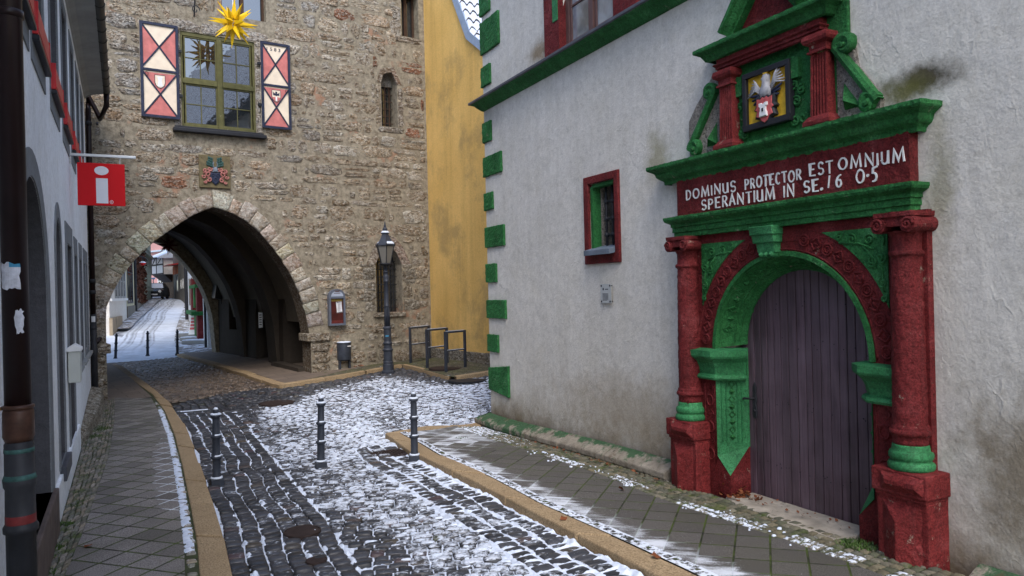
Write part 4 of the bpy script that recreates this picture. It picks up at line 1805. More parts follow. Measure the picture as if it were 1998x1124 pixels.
# curtain behind the lower lights
g = G()
for a, c_, mt in ((e0 + .45, em - .2, 0), (em + .12, em + .42, 0), (em + .45, e1 - .1, 1)):
    n = 14
    A = g.ring([TF(a + (c_ - a) * k / n, z0 + .05, .17 + .02 * math.sin(k * 1.9)) for k in range(n + 1)])
    B = g.ring([TF(a + (c_ - a) * k / n, z0 + .70, .17 + .02 * math.sin(k * 1.9)) for k in range(n + 1)])
    g.bridge(A, B, False, mt)
# dressed stone frame round the window
gb = G()
random.seed(3)
zc = z0 - .02
while zc < z1 + .05:
    h_ = random.uniform(.45, .75)
    for a, c_ in ((e0 - .16, e0 - .01), (e1 + .01, e1 + .17)):
        block(a, c_, zc, min(zc + h_ - .02, z1 + .1), (.45, .42, .375), proud=.01, rough=.004)
    zc += h_
e_ = e0 - .25
while e_ < e1 + .2:
    L = random.uniform(.5, .9)
    block(e_, min(e_ + L - .02, e1 + .3), z1 + .02, z1 + .24, (.46, .43, .39), proud=.012, rough=.005)
    e_ += L
gb.build('window_surround', 'masonry', tower, smooth=True, fix=False, colattr=True)


# --- shutters
def shutter(e0_, z0_, e1_, z1_, kind):
    g_ = G()
    W, H = e1_ - e0_, z1_ - z0_
    n0 = -.075
    f = lambda x, z, d=0: TF(e0_ + x, z0_ + z, n0 + d)
    B = lambda a, b_, c_, d_, p0, p1, mi, G_=g_: G_.box(lambda x, y, z: f(x, z, y), (a, p0, b_), (c_, p1, d_), mi)
    # cream backing boards
    B(0, 0, W, H, .012, .045, 0)
    t = .055
    # red triangles: left/right in the upper panel, top/bottom in the lower one
    zmid = H * .5

    def tri(p):
        q = [f(x, z, .008) for x, z in p]
        r = [f(x, z, .013) for x, z in p]
        g_.prism(r, q, 1)
    up_ = (zmid, H)
    lo_ = (0, zmid)
    a, b_ = up_
    m_ = (a + b_) / 2
    tri([(t, a + t), (W / 2, m_), (t, b_ - t)])
    tri([(W - t, b_ - t), (W / 2, m_), (W - t, a + t)])
    a, b_ = lo_
    m_ = (a + b_) / 2
    tri([(t, a + t), (W - t, a + t), (W / 2, m_)])
    tri([(W - t, b_ - t), (t, b_ - t), (W / 2, m_)])
    o_ = g_.build('shutter', ['shutter_cream', 'shutter_red'], tower, bevel=.002)
    fr = G()
    for q in ((0, 0, t, H), (W - t, 0, W, H), (t, 0, W - t, t), (t, H - t, W - t, H), (t, zmid - t * .45, W - t, zmid + t * .45)):
        fr.box(lambda x, y, z: f(x, z, y), (q[0], -.018, q[1]), (q[2], .012, q[3]))
    for a, b_ in (lo_, up_):
        for (p, q) in (((t * .6, a + t * .6), (W - t * .6, b_ - t * .6)), ((W - t * .6, a + t * .6), (t * .6, b_ - t * .6))):
            d = Vector((q[0] - p[0], q[1] - p[1])).normalized()
            nx, nz = -d.y * .017, d.x * .017
            pts = [(p[0] + nx, p[1] + nz), (p[0] - nx, p[1] - nz), (q[0] - nx, q[1] - nz), (q[0] + nx, q[1] + nz)]
            fr.prism([f(x, z, .010) for x, z in pts], [f(x, z, -.006) for x, z in pts])
    fr.build('band', 'navy', o_, bevel=.004)
    # little painted shield
    sh = G()
    cx_, cz_ = W / 2, zmid - .24
    sw, shh = .095, .13
    prof = [(-1, 1), (1, 1), (1, -.2), (.8, -.65), (.35, -.95), (0, -1), (-.35, -.95), (-.8, -.65), (-1, -.2)]
    sh.prism([f(cx_ + x * sw * 1.12, cz_ + z * shh * 1.1, .007) for x, z in prof], [f(cx_ + x * sw * 1.12, cz_ + z * shh * 1.1, -.001) for x, z in prof], 1)
    sh.prism([f(cx_ + x * sw, cz_ + z * shh, .0) for x, z in prof], [f(cx_ + x * sw, cz_ + z * shh, -.004) for x, z in prof], 0)
    if kind == 0:
        tw = [(-.55, -.8), (.55, -.8), (.45, -.2), (.35, .2), (.62, .8), (-.62, .8), (-.35, .2), (-.45, -.2)]
        sh.prism([f(cx_ + x * sw, cz_ + z * shh, -.003) for x, z in tw], [f(cx_ + x * sw, cz_ + z * shh, -.007) for x, z in tw], 2)
    else:
        lw = [(-1, -.2), (1, -.2), (.8, -.65), (.35, -.95), (0, -1), (-.35, -.95), (-.8, -.65)]
        sh.prism([f(cx_ + x * sw * .97, cz_ + z * shh * .97, -.003) for x, z in lw], [f(cx_ + x * sw * .97, cz_ + z * shh * .97, -.006) for x, z in lw], 3)
        ea = [(0, .0), (.3, .1), (.75, .1), (.8, .75), (.5, .5), (.2, .45), (.25, .8), (-.25, .8), (-.2, .45), (-.5, .5), (-.8, .75), (-.75, .1), (-.3, .1)]
        sh.prism([f(cx_ + x * sw, cz_ + z * shh, -.004) for x, z in ea], [f(cx_ + x * sw, cz_ + z * shh, -.008) for x, z in ea], 1)
        sh.prism([f(cx_ + x * sw, cz_ + z * shh, -.006) for x, z in rect(-.2, -.9, .2, -.1)], [f(cx_ + x * sw, cz_ + z * shh, -.009) for x, z in rect(-.2, -.9, .2, -.1)], 2)
    sh.build('shield', ['shutter_cream', 'navy', 'white', 'shutter_red'], o_)
    if kind == 1:
        tx = G()
        put_text(tx, '1 5 8 3', lambda e, z, d: f(e, z, d), .15, H - .19, .47, .075, .006, 0, .01)
        tx.build('date', 'navy', o_)
    # hinges and pull ring
    hg = G()
    side = W if kind == 0 else 0
    sgn = 1 if kind == 0 else -1
    for zz in (H * .26, H * .74):
        hg.box(lambda x, y, z: f(x, z, y), (min(side, side + sgn * .07), .0, zz - .03), (max(side, side + sgn * .07), .05, zz + .03))
    rp = (W * .16 if kind == 0 else W * .86, zmid - .10)
    hg.tube([f(rp[0] + .03 * math.cos(a_), rp[1] + .04 * math.sin(a_), -.02) for a_ in np.linspace(0, 2 * PI, 12, endpoint=False)], .006, 5, True)
    hg.build('hinge', 'black', o_)
    return o_


shutter(.91, 5.96, 1.675, 8.0, 0)
shutter(3.445, 5.975, 4.135, 7.985, 1)

# --- slit window, lower barred window, top windows
for nm, P, dd in (('slit_window', SLIT, .42), ('barred_window', LOWW, .42), ('upper_window', TOPR, .35), ('upper_window', TOPM, .25)):
    g = G()
    g.poly([TF(x, z, dd - .02) for x, z in P])
    o = g.build(nm, 'glass', tower)
    g = G()
    ea, eb = min(p[0] for p in P), max(p[0] for p in P)
    za, zb = min(p[1] for p in P), max(p[1] for p in P)
    if nm == 'barred_window':
        for k in range(7):
            x = ea + .1 + (eb - ea - .2) * k / 6
            g.tube([TF(x, za, .33), TF(x, zb - .25, .33)], .011, 6)
        for k in range(8):
            z_ = za + .12 + k * .2
            g.tube([TF(ea, z_, .33), TF(eb, z_, .33)], .010, 6)
        # diagonal wire lattice
        for k in range(-4, 8):
            g.tube([TF(ea + max(0, k * .14), za + max(0, -k * .14), .35), TF(min(eb, ea + k * .14 + 1.3), za + min(1.3, (eb - ea) - k * .14), .35)], .004, 4)
        g.build('grille', 'black', o)
        g = G()
        g.col = (.42, .38, .31)
        g.box(lambda x, y, z: TF(x, z, y), (6.14, -.07, 1.44), (7.03, .1, 1.55))
        weather(g.build('sill', 'masonry', o, colattr=True), .012, .1, 3, .015)
    elif nm == 'slit_window':
        g.box(lambda x, y, z: TF(x, z, y), (ea, .30, zb - .34), (eb, .40, zb + .0), 1)
        for x in (ea + .12, ea + .24, ea + .36):
            g.box(lambda a, b_, z: TF(a, z, b_), (x - .012, .3, za), (x + .012, .33, zb - .34))
        for k in range(5):
            g.box(lambda a, b_, z: TF(a, z, b_), (ea, .31, za + .15 + k * .19), (eb, .325, za + .165 + k * .19))
        g.build('grille', ['wood', 'roughcast'], o)
    else:
        xm = (ea + eb) / 2
        for q in ((ea, za, ea + .05, zb), (eb - .05, za, eb, zb), (ea, za, eb, za + .05), (xm - .04, za, xm + .04, zb)):
            g.box(lambda a, b_, z: TF(a, z, b_), (q[0], dd - .08, q[1]), (q[2], dd - .03, q[3]))
        g.build('frame', 'wood', o)
# dressings
gb = G()
random.seed(14)
for (a, c_, za, zb) in ((5.93, 6.21, 1.58, 2.8), (6.98, 7.24, 1.58, 2.8)):
    z = za
    while z < zb - .05:
        h_ = min(random.uniform(.25, .45), zb - z)
        ex = random.choice([0, .0, .12, .2])
        block(a - (ex if a < 6.4 else 0), c_ + (ex if a > 6.4 else 0), z + .008, z + h_ - .008, random.choice([(.42, .39, .33), (.33, .31, .26), (.36, .32, .25)]), proud=.008, rough=.004)
        z += h_
P = np.array(arch_pts(6.22, 6.97, 2.78, 2.78, 3.25, 10, True)[2:])
Q = np.array(arch_pts(5.97, 7.22, 2.78, 2.78, 3.56, 10, True)[2:])
for k in range(0, len(P) - 1, 2):
    gb.col = random.choice([(.44, .38, .32), (.40, .35, .30), (.46, .36, .31)])
    j = min(k + 2, len(P) - 1)
    q = [P[k], P[j], Q[j], Q[k]]
    gb.prism([TF(p[0], p[1], .05) for p in q], [TF(p[0], p[1], -.012) for p in q])
gb.build('dressed_stone', 'masonry', tower, smooth=False, fix=False, colattr=True)
gb = G()
P = np.array(arch_pts(6.50, 6.95, 7.45, 7.45, 7.78, 8)[2:])
Q = np.array(arch_pts(6.38, 7.08, 7.45, 7.45, 7.94, 8)[2:])
for k in range(0, len(P) - 1, 3):
    gb.col = random.choice([(.40, .33, .26), (.38, .27, .2)])
    j = min(k + 3, len(P) - 1)
    q = [P[k], P[j], Q[j], Q[k]]
    gb.prism([TF(p[0], p[1], .05) for p in q], [TF(p[0], p[1], -.010) for p in q])
for zz in (6.35, 6.7, 7.05):
    block(6.97, 7.12, zz, zz + .33, (.40, .36, .31), proud=.008)
    block(6.34, 6.48, zz, zz + .33, (.34, .28, .2), proud=.008)
block(6.4, 7.1, 6.18, 6.32, (.42, .39, .34), proud=.012)
gb.build('dressed_stone', 'masonry', tower, smooth=False, fix=False, colattr=True)
gb = G()
for zz in (8.75, 9.15):
    block(6.8, 7.1, zz - .05, zz + .36, (.43, .40, .35), proud=.01)
block(6.9, 7.7, 8.58, 8.74, (.34, .30, .25), proud=.01)
gb.build('dressed_stone', 'masonry', tower, smooth=False, fix=False, colattr=True)


# --- coat of arms plaque
pq = thing('relief_plaque', TF(2.35, 4.5, -.02), 'square brown stone plaque with a painted coat of arms above the archway', 'plaque')
g = G()
g.box(lambda x, y, z: TF(x, z, y), (2.05, -.05, 4.51), (2.72, -.0, 5.24))
for x in (2.11, 2.66):
    for z in (4.57, 5.18):
        g.lathe(TF(x, z, -.05), [(.016, 0), (.012, .012)], 8, -TOW.n)
g.build('slab', paint('plaque_brown', (.13, .105, .055), .7, .3, 12, .4), pq, bevel=.006)


def relief(g_, pts, fn, d0, d1, mi=0, rnd=.75):
    """outline as a raised cushion"""
    c = np.mean(pts, axis=0)
    r0 = g_.ring([fn(x, z, d0) for x, z in pts])
    r1 = g_.ring([fn(x, z, d0 + (d1 - d0) * .7) for x, z in pts])
    r2 = g_.ring([fn(c[0] + (x - c[0]) * rnd, c[1] + (z - c[1]) * rnd, d1) for x, z in pts])
    g_.bridge(r0, r1, True, mi)
    g_.bridge(r1, r2, True, mi)
    g_.face(r2, mi)


PF = lambda x, z, d: TF(2.385 + x, 4.87 + z, -.05 - d)
g = G()
relief(g, [(-.10, -.02), (.10, -.02), (.11, -.16), (.06, -.25), (0, -.30), (-.06, -.25), (-.11, -.16)], PF, 0, .04, 0)
for (x, z) in ((-.05, -.08), (.05, -.08), (0, -.17)):
    g.tube([PF(x + .03 * math.cos(t), z + .03 * math.sin(t), .045) for t in np.linspace(0, 5, 8)], .010, 5)
g.build('shield', 'navy', pq, smooth=False)
g = G()
relief(g, [(-.045, 0), (.045, 0), (.05, .06), (.03, .10), (-.03, .10), (-.05, .06)], PF, 0, .06, 0)
relief(g, [(-.08, -.01), (.08, -.01), (.03, .03), (-.03, .03)], PF, 0, .05, 0)
g.tube([PF(-.03, .1, .03), PF(-.045, .16, .03), PF(-.03, .22, .03)], .008, 5)
g.tube([PF(.03, .1, .03), PF(.045, .16, .03), PF(.03, .22, .03)], .008, 5)
g.build('helmet', paint('steel_blue', (.17, .20, .24), .5, .2), pq)
for s in (-1, 1):
    g = G()
    for r_ in range(4):
        for k in range(4 - (r_ // 2)):
            x = s * (.06 + .035 * k)
            z = .12 + r_ * .055 + .012 * k
            relief(g, [(x - .015, z - .022), (x + .015, z - .022), (x + .017, z + .02), (x, z + .03), (x - .017, z + .02)], PF, 0, .03, 0)
    g.build('wing', 'verdigris', pq)
    g = G()
    for (cx_, cz_, r_, a0_, tw) in ((.12, .05, .055, 2.6, 1), (.17, -.06, .06, 1.9, 1), (.14, -.19, .06, 1.0, 1), (.22, .01, .04, 2.2, -1), (.24, -.12, .045, .6, -1), (.21, -.24, .035, .3, -1)):
        pth = [PF(s * (cx_ + r_ * (1 - t / 9) * math.cos(a0_ + tw * t)), cz_ + r_ * (1 - t / 9) * math.sin(a0_ + tw * t), .03) for t in np.linspace(0, 6.5, 16)]
        g.tube(pth, .014, 6)
    for a_, b_ in (((.05, .0), (.2, .03)), ((.1, -.03), (.26, -.05)), ((.1, -.14), (.2, -.26))):
        g.tube([PF(s * a_[0], a_[1], .02), PF(s * (a_[0] + b_[0]) / 2, (a_[1] + b_[1]) / 2 + .02, .03), PF(s * b_[0], b_[1], .02)], .013, 6)
    g.build('mantling', 'pink_scroll', pq, smooth=True)


# ================================================================== WHITE HOUSE (right)
WX = 5.15
WF = lambda s, h, d=0.0: Vector((WX - d, s, h))        # s along the street, h up, d towards the street
WI = lambda e, z, d: WF(e, z, -d)
house = thing('white_house', (7.5, 6, 0), 'grey-white plastered house with green quoins and a green cornice along the right side', 'house')
PORT = [(3.40, -.5), (6.30, -.5), (6.30, 2.55), (3.40, 2.55)]
SW = (7.52, 2.52, 8.10, 3.40)
# upper windows: stone frame from s=9.12 to the right
UW1 = rect(7.42, 5.34, 8.70, 7.2)
UW2 = rect(5.55, 5.34, 6.95, 7.2)
UW3 = rect(3.4, 5.34, 4.8, 7.2)
g = G()
holes_wall(g, WI, rect(-4, -.5, 11.33, 8.1), [[(3.96, -.45), (5.77, -.45)] + [(4.863 + .905 * math.cos(PI * k / 20), 1.46 + .90 * math.sin(PI * k / 20)) for k in range(21)], rect(*SW), UW1, UW2, UW3], [.32, .30, .14, .14, .14])
wl = g.build('wall', 'plaster_white', house)
g = G()
g.poly([WF(11.33, -.5), WF(11.33, 8.1), WF(11.6, 8.1, -6), WF(11.6, -.5, -6)])
g.poly([WF(-4, -.5), WF(-4, 8.1), WF(-4, 8.1, -6), WF(-4, -.5, -6)])
g.poly([WF(-4, 8.1, -6), WF(11.6, 8.1, -6), WF(11.6, -.5, -6), WF(-4, -.5, -6)])
g.build('side_wall', 'plaster_white', house)
g = G()
P0, P1 = -4.4, 11.8
g.prism([WF(P0, 8.0, .45), WF(P0, 12.9, -3), WF(P0, 8.0, -6.5)], [WF(P1, 8.0, .45), WF(P1, 12.9, -3), WF(P1, 8.0, -6.5)])
rf = g.build('roof', 'tilegrey', house)


def pantiles(fn, P, x0, x1, step=.035, row=.30):
    """rows of wavy tiles under snow up the profile P; fn(profile point, x)"""
    P = np.array(P)
    dl_ = np.concatenate([[0], np.cumsum(np.hypot(*np.diff(P, axis=0).T))])
    g_ = G()
    xs_ = np.arange(x0, x1, step)
    wv = .045 * np.sin(2 * PI * xs_ / .22) + .012 * np.sin(4 * PI * xs_ / .22 + 1)
    for r_ in range(int(dl_[-1] / row)):
        u0, u1 = r_ * row, (r_ + 1) * row + .03
        a, b_ = [(np.interp(u, dl_, P[:, 0]), np.interp(u, dl_, P[:, 1])) for u in (u0, u1)]
        lo_ = g_.ring([fn(a[0], a[1] + .055 + w, x) for x, w in zip(xs_, wv)])
        hi_ = g_.ring([fn(b_[0], b_[1] + w, x) for x, w in zip(xs_, wv)])
        un = g_.ring([fn(a[0], a[1] - .015 + w, x) for x, w in zip(xs_, wv)])
        g_.bridge(lo_, hi_, False, 0)
        g_.bridge(un, lo_, False, 1)
    return g_


pantiles(lambda d, h, x: WF(x, h, d), [(.47, 8.06), (-2.9, 12.9)], -4.2, 11.7, .05).build('snowy_tiles', ['snow', 'tile'], rf, smooth=True)

# plinth: weathered bevelled stones with green paint remains
b = NB('painted_plinth')
base = b.ramp(b.noise(6, 6, .7), (.3, (.16, .135, .10)), (.7, (.36, .32, .26)))
ay = b.sep(b.nrm)[2]
py = b.sep()[1]
xx = b.sep()[0]
edge = b.math('ADD', b.ramp(b.math('MULTIPLY_ADD', xx, 5.0, -24.85), (.0, 0.0), (1.0, .26)), b.ramp(b.math('MULTIPLY', py, .1), (.95, 0.0), (1.1, .14)))
gp = b.ramp(b.math('ADD', b.noise(4.5, 7, .72), edge), (.56, 0.0), (.66, .9))
col = b.mix(gp, base, (.03, .095, .04))
col = b.mix(b.ramp(b.noise(11, 7, .75), (.58, 0.0), (.66, .9)), col, (.05, .04, .03))
col = b.mix(b.ramp(b.noise(2.6, 6, .7), (.58, 0.0), (.68, .8)), col, (.10, .06, .035))
M['pplinth'] = b.done(col, .9, b.bump(b.noise(16, 8, .7), .9, .02), spec=.15)
prof = [(.03, .135), (.05, .13), (.205, .045), (.225, .03), (.225, -.035), (.205, -.05), (.205, -.30)]
random.seed(9)
for (sa, sb) in ((6.42, 11.36), (-1.0, 3.20)):
    s = sa
    while s < sb - .05:
        L = min(random.uniform(.9, 1.5), sb - s)
        if sb - s - L < .35:
            L = sb - s
        g = G()
        n = 8
        prev = None
        drop = 0
        for k in range(n + 1):
            ss = s + .006 + (L - .012) * k / n
            zg = float(gnd(5.0, min(ss, 11.2))) + (.05 if sb > 8 else -.07)
            last = abs(ss - sb) < .03 and sb > 8
            rr = g.ring([WF(ss + (d_ - .06 if last else 0), zg + h_, d_) for d_, h_ in prof])
            if prev:
                g.bridge(prev, rr, False)
            else:
                g.face(rr)
            prev = rr
        g.face(prev)
        if sb > 8 and s + L > sb - .05:      # return round the corner
            zg = float(gnd(5.0, 11.2)) + .05
            a = g.ring([WF(sb - .06 + d_, zg + h_, d_) for d_, h_ in prof])
            c_ = g.ring([WF(sb - .06 + d_, zg + h_, -1.2) for d_, h_ in prof])
            g.bridge(a, c_, False)
        o = g.build('plinth_stone', 'pplinth', house, bevel=.012)
        weather(o, .009, .07, 3, 0)
        s += L


def moulding(g_, prof, sR, sL, n=40, ret=True, mi=None, miter=1.0, back=0.0, fn=WF):
    """profile [(d, h)] run along the wall from sR to sL, returned to the wall at both ends"""
    d0 = prof[0][0] if prof[0][0] < prof[-1][0] else prof[-1][0]
    d0 = min(p[0] for p in prof)
    rings = []
    for k in range(n + 1):
        t = k / n
        rings.append(g_.ring([fn((sR - (d - d0) * miter) + ((sL + (d - d0) * miter) - (sR - (d - d0) * miter)) * t, h, d) for d, h in prof]))
    for a, b_ in zip(rings[:-1], rings[1:]):
        g_.bridge(a, b_, False, mi)
    if ret:
        for s0, sg in ((sR, -1), (sL, 1)):
            a = g_.ring([fn(s0 + sg * (d - d0) * miter, h, d) for d, h in prof])
            m_ = g_.ring([fn(s0 + sg * (d - d0) * miter, h, (d + back) * .5) for d, h in prof])
            b_ = g_.ring([fn(s0 + sg * (d - d0) * miter, h, back) for d, h in prof])
            g_.bridge(a, m_, False, mi)
            g_.bridge(m_, b_, False, mi)


# string course under the upper windows
g = G()
moulding(g, [(.0, 5.06), (.03, 5.07), (.075, 5.11), (.12, 5.16), (.15, 5.175), (.185, 5.19)], -4, 11.33, 60, True)
weather(g.build('cornice', 'green', house), .008, .1, 1, 0)
g = G()
moulding(g, [(.15, 5.183), (.205, 5.19), (.205, 5.225), (.0, 5.30)], -4, 11.36, 60, True, miter=.8)
g.build('cornice_flashing', 'lead', house, bevel=.004)

# quoins
QU = [(10.96, 6.99, 6.64), (10.64, 6.53, 6.00), (11.0, 5.79, 5.46), (11.02, 4.86, 4.53), (10.66, 4.29, 3.96), (11.02, 3.69, 3.40), (10.62, 3.12, 2.78),
      (10.95, 2.51, 2.20), (10.63, 1.91, 1.61), (10.94, 1.34, 1.05), (10.58, .76, .42)]
for k, (s, ht, hb) in enumerate(QU):
    g = G()
    lx = 11.36 if k != len(QU) - 1 else 11.34
    n = 6
    f = lambda x, y, z: WF(x, z, y)
    g.box(f, (s, -.02, hb), (lx, .036, ht))
    if k == len(QU) - 1:
        g.v = [(x, y, z_ + (.10 if y < 11 and z_ > .5 else (.02 if y > 11 and z_ > .5 else 0)) - (.06 if y < 11 and z_ < .5 else 0)) for x, y, z_ in g.v]
    weather(g.build('quoin', 'green', house), .022, .05, 4, .012)

# barred cellar-like window with red stone frame
e0, z0, e1, z1 = SW
g = G()
fo = rect(e0 - .09, z0 - .14, e1 + .115, z1 + .10)
fn_out = lambda e, z, d: WF(e, z, .035 - d)
holes_wall(g, fn_out, fo, [rect(e0, z0, e1, z1)], .2)
a = g.ring([WF(p[0], p[1], .035) for p in fo])
b_ = g.ring([WF(p[0], p[1], -.01) for p in fo])
g.bridge(a, b_)
wfr = g.build('small_window', 'red', house)
weather(wfr, .010, .05, 0, .01)
g = G()
t = .004
g.box(lambda x, y, z: WF(x, z, y), (e1 - .06, -.12, z0 + .02), (e1 - t, .0, z1 - .03))
g.box(lambda x, y, z: WF(x, z, y), (e0 + .02, -.12, z1 - .05), (e1 - .06, .0, z1 - t))
g.build('green_band', 'green', wfr)
g = G()
g.box(lambda x, y, z: WF(x, z, y), (e1 - .08, -.30, z0), (e1 - .005, -.12, z1))
g.poly([WF(e0, z0, -.30), WF(e1, z0, -.30), WF(e1, z1, -.30), WF(e0, z1, -.30)], 1)
g.build('inner_reveal', ['roughcast', 'black'], wfr)
g = G()
for x in (e0 + .08, e0 + .22, e0 + .36):
    g.tube([WF(x, z0, -.10), WF(x, z1, -.10)], .016, 6)
for zz in (z0 + .22, z0 + .42, z0 + .64):
    g.tube([WF(e0, zz, -.10), WF(e1 - .2, zz, -.10)], .016, 6)
    for x in (e0 + .08, e0 + .22, e0 + .36):
        g.lathe(WF(x, zz - .03, -.10), [(.02, 0), (.032, .02), (.032, .04), (.02, .06)], 8)
g.build('grille', 'darkiron', wfr, smooth=True)
g = G()
g.prism([WF(e0 + .0, z0 + .03, .12), WF(e0 + .0, z0 + .10, -.16), WF(e0 + .0, z0 + .02, -.16), WF(e0 + .0, z0 - .035, .12)],
        [WF(e1 + .0, z0 + .03, .12), WF(e1 + .0, z0 + .10, -.16), WF(e1 + .0, z0 + .02, -.16), WF(e1 + .0, z0 - .035, .12)])
g.build('sill_tray', paint('blue_grey_sheet', (.12, .15, .19), .5, .2), wfr, bevel=.004)


# upper mullioned windows in red stone frames
def upper(s0, s1):
    g_ = G()
    P = rect(s0 - .42, 5.27, s1 + .42, 7.3)
    holes_wall(g_, lambda e, z, d: WF(e, z, .05 - d), P, [rect(s0, 5.3, s1, 7.2)], .22)
    a_ = g_.ring([WF(p[0], p[1], .05) for p in P])
    c_ = g_.ring([WF(p[0], p[1], -.01) for p in P])
    g_.bridge(a_, c_)
    o_ = g_.build('upper_window', 'red', house)
    weather(o_, .006, .05, 0, .008)
    gg = G()
    gg.box(lambda x, y, z: WF(x, z, y), (s1 + .02, .0, 5.72), (s1 + .16, .062, 7.2))
    weather(gg.build('green_band', 'green_smooth', o_), .004, .05, 2, .008)
    fr = G()
    B = lambda x0, h0, x1, h1, d0, d1: fr.box(lambda x, y, z: WF(x, z, y), (x0, d0, h0), (x1, d1, h1))
    for q in ((s0, 5.3, s0 + .08, 7.2), (s1 - .08, 5.3, s1, 7.2), (s0, 5.3, s1, 5.37)):
        B(*q, -.13, -.06)
    m_ = (s0 + s1) / 2
    B(m_ - .05, 5.35, m_ + .05, 7.2, -.12, -.05)
    for (p, q) in ((s0 + .08, m_ - .05), (m_ + .05, s1 - .08)):
        for r_ in ((p, 5.37, p + .045, 7.2), (q - .045, 5.37, q, 7.2), (p, 5.37, q, 5.41)):
            B(*r_, -.11, -.075)
        B(p, 5.86, q, 5.89, -.105, -.08)
        B(p, 6.4, q, 6.43, -.105, -.08)
    fr.build('frame', 'brownred', o_, bevel=.004)
    pn = G()
    pn.poly([WF(s0, 5.3, -.095), WF(s1, 5.3, -.095), WF(s1, 7.2, -.095), WF(s0, 7.2, -.095)])
    pn.build('pane', 'glass_pale', o_)
    return o_


upper(7.42, 8.70)
upper(5.55, 6.95)
upper(3.4, 4.8)

# acrylic notice plate
pl = thing('notice_plate', WF(7.75, 1.95, 0), 'small clear grey notice plate screwed to the white wall below the barred window', 'plaque')
g = G()
g.box(lambda x, y, z: WF(x, z, y), (7.63, .025, 1.885), (7.86, .031, 2.12))
g.build('plate', 'greyplate', pl)
g = G()
for x in (7.65, 7.84):
    for z in (1.905, 2.10):
        g.lathe(WF(x, z, 0), [(.008, 0), (.008, .026), (.013, .027), (.012, .036)], 10, (-1, 0, 0))
g.build('spacer', 'darkiron', pl)
g = G()
for k in range(8):
    z = 2.0 - k * .012
    g.box(lambda x, y, zz: WF(x, zz, y), (7.69 + (.03 if k == 7 else 0), .0312, z), (7.82, .0316, z + .005))
g.box(lambda x, y, zz: WF(x, zz, y), (7.69, .0312, 2.05), (7.76, .0316, 2.062))
g.lathe(WF(7.80, 2.058, .031), [(.016, 0), (.016, .001)], 14, (-1, 0, 0))
g.build('print', 'ink', pl)


# ================================================================== PAINTED PORTAL
portal = thing('stone_portal', WF(4.86, 0, .1), 'carved stone portal painted red and green with inscription and coat of arms', 'portal')
PC, R1, R2, HS = 4.863, .887, .715, 1.452            # arch centre, radii of the splay, springing
HS2 = 1.485
DF = .06                                             # front plane of the arch wall
DB = -.20                                            # door plane


def arc2(r, hs, a0=0.0, a1=PI, n=40):
    return [(PC + r * math.cos(a0 + (a1 - a0) * k / n), hs + r * math.sin(a0 + (a1 - a0) * k / n)) for k in range(n + 1)]


# --- red ground of the arch wall (up to the architrave)
g = G()
hole = [(PC - R1, -.4)] + [(PC + R1, -.4)] + arc2(R1, HS)
hole = [(PC - R1, -.4), (PC + R1, -.4)] + arc2(R1, HS)
holes_wall(g, lambda e, z, d: WF(e, z, DF - d), [(3.495, -.4), (6.30, -.4), (6.30, 2.6), (3.495, 2.6)], [hole], 0)
g.poly([WF(3.495, -.4, DF), WF(3.495, 2.6, DF), WF(3.495, 2.6, -.02), WF(3.495, -.4, -.02)])
g.poly([WF(6.30, -.4, DF), WF(6.30, 2.6, DF), WF(6.30, 2.6, -.02), WF(6.30, -.4, -.02)])
weather(g.build('arch_wall', 'red', portal), .010, .05, 0, 0)

# --- green splay: arch and jambs
g = G()
NS = 5


def splay_pts(t):
    r = R1 + (R2 - R1) * t
    hs = HS + (HS2 - HS) * t
    d = DF + .012 - (.012 + .24) * t ** .9
    return r, hs, d


prev = None
for k in range(NS + 1):
    t = k / NS
    r, hs, d = splay_pts(t)
    rr = g.ring([WF(s, h, d) for s, h in arc2(r, hs, 0, PI, 56)])
    if prev:
        g.bridge(prev, rr, False)
    prev = rr
r_in = g.ring([WF(s, h, DB - .2) for s, h in arc2(R2, HS2, 0, PI, 56)])
g.bridge(prev, r_in, False)
# fillet on the outer edge
ra = g.ring([WF(s, h, DF + .018) for s, h in arc2(R1 + .028, HS, 0, PI, 56)])
rb = g.ring([WF(s, h, DF + .018) for s, h in arc2(R1 - .012, HS, 0, PI, 56)])
rc = g.ring([WF(s, h, DF - .01) for s, h in arc2(R1 + .034, HS, 0, PI, 56)])
g.bridge(rc, ra, False)
g.bridge(ra, rb, False)
# raised borders on the splay
for t in (.14, .62, .80):
    r, hs, d = splay_pts(t)
    g.tube([WF(s, h, d + .006) for s, h in arc2(r, hs, 0.05, PI - .05, 56)], .009, 5)
weather(g.build('archivolt', 'green', portal, smooth=False), .007, .05, 1, 0)
g = G()


def splay_at(ang, t, lift=0.0):
    r, hs, d = splay_pts(t)
    return WF(PC + (r - lift * .7) * math.cos(ang), hs + (r - lift * .7) * math.sin(ang), d + lift * .7)


for k in range(22):
    a = .16 + (PI - .32) * (k + .5) / 22
    da = .038
    q = [splay_at(a - da, .38, .004), splay_at(a, .24, .004), splay_at(a + da, .38, .004), splay_at(a, .52, .004)]
    q2 = [splay_at(a - da, .38, .014), splay_at(a, .24, .014), splay_at(a + da, .38, .014), splay_at(a, .52, .014)]
    if k % 2:
        cc = splay_at(a, .38, .03)
        ri = g.ring(q)
        cv = g.vert(cc)
        for i in range(4):
            g.face((ri[i], ri[(i + 1) % 4], cv))
    else:
        g.tube(q2, .007, 5, True)
g.build('archivolt_carving', 'green', portal, smooth=False)
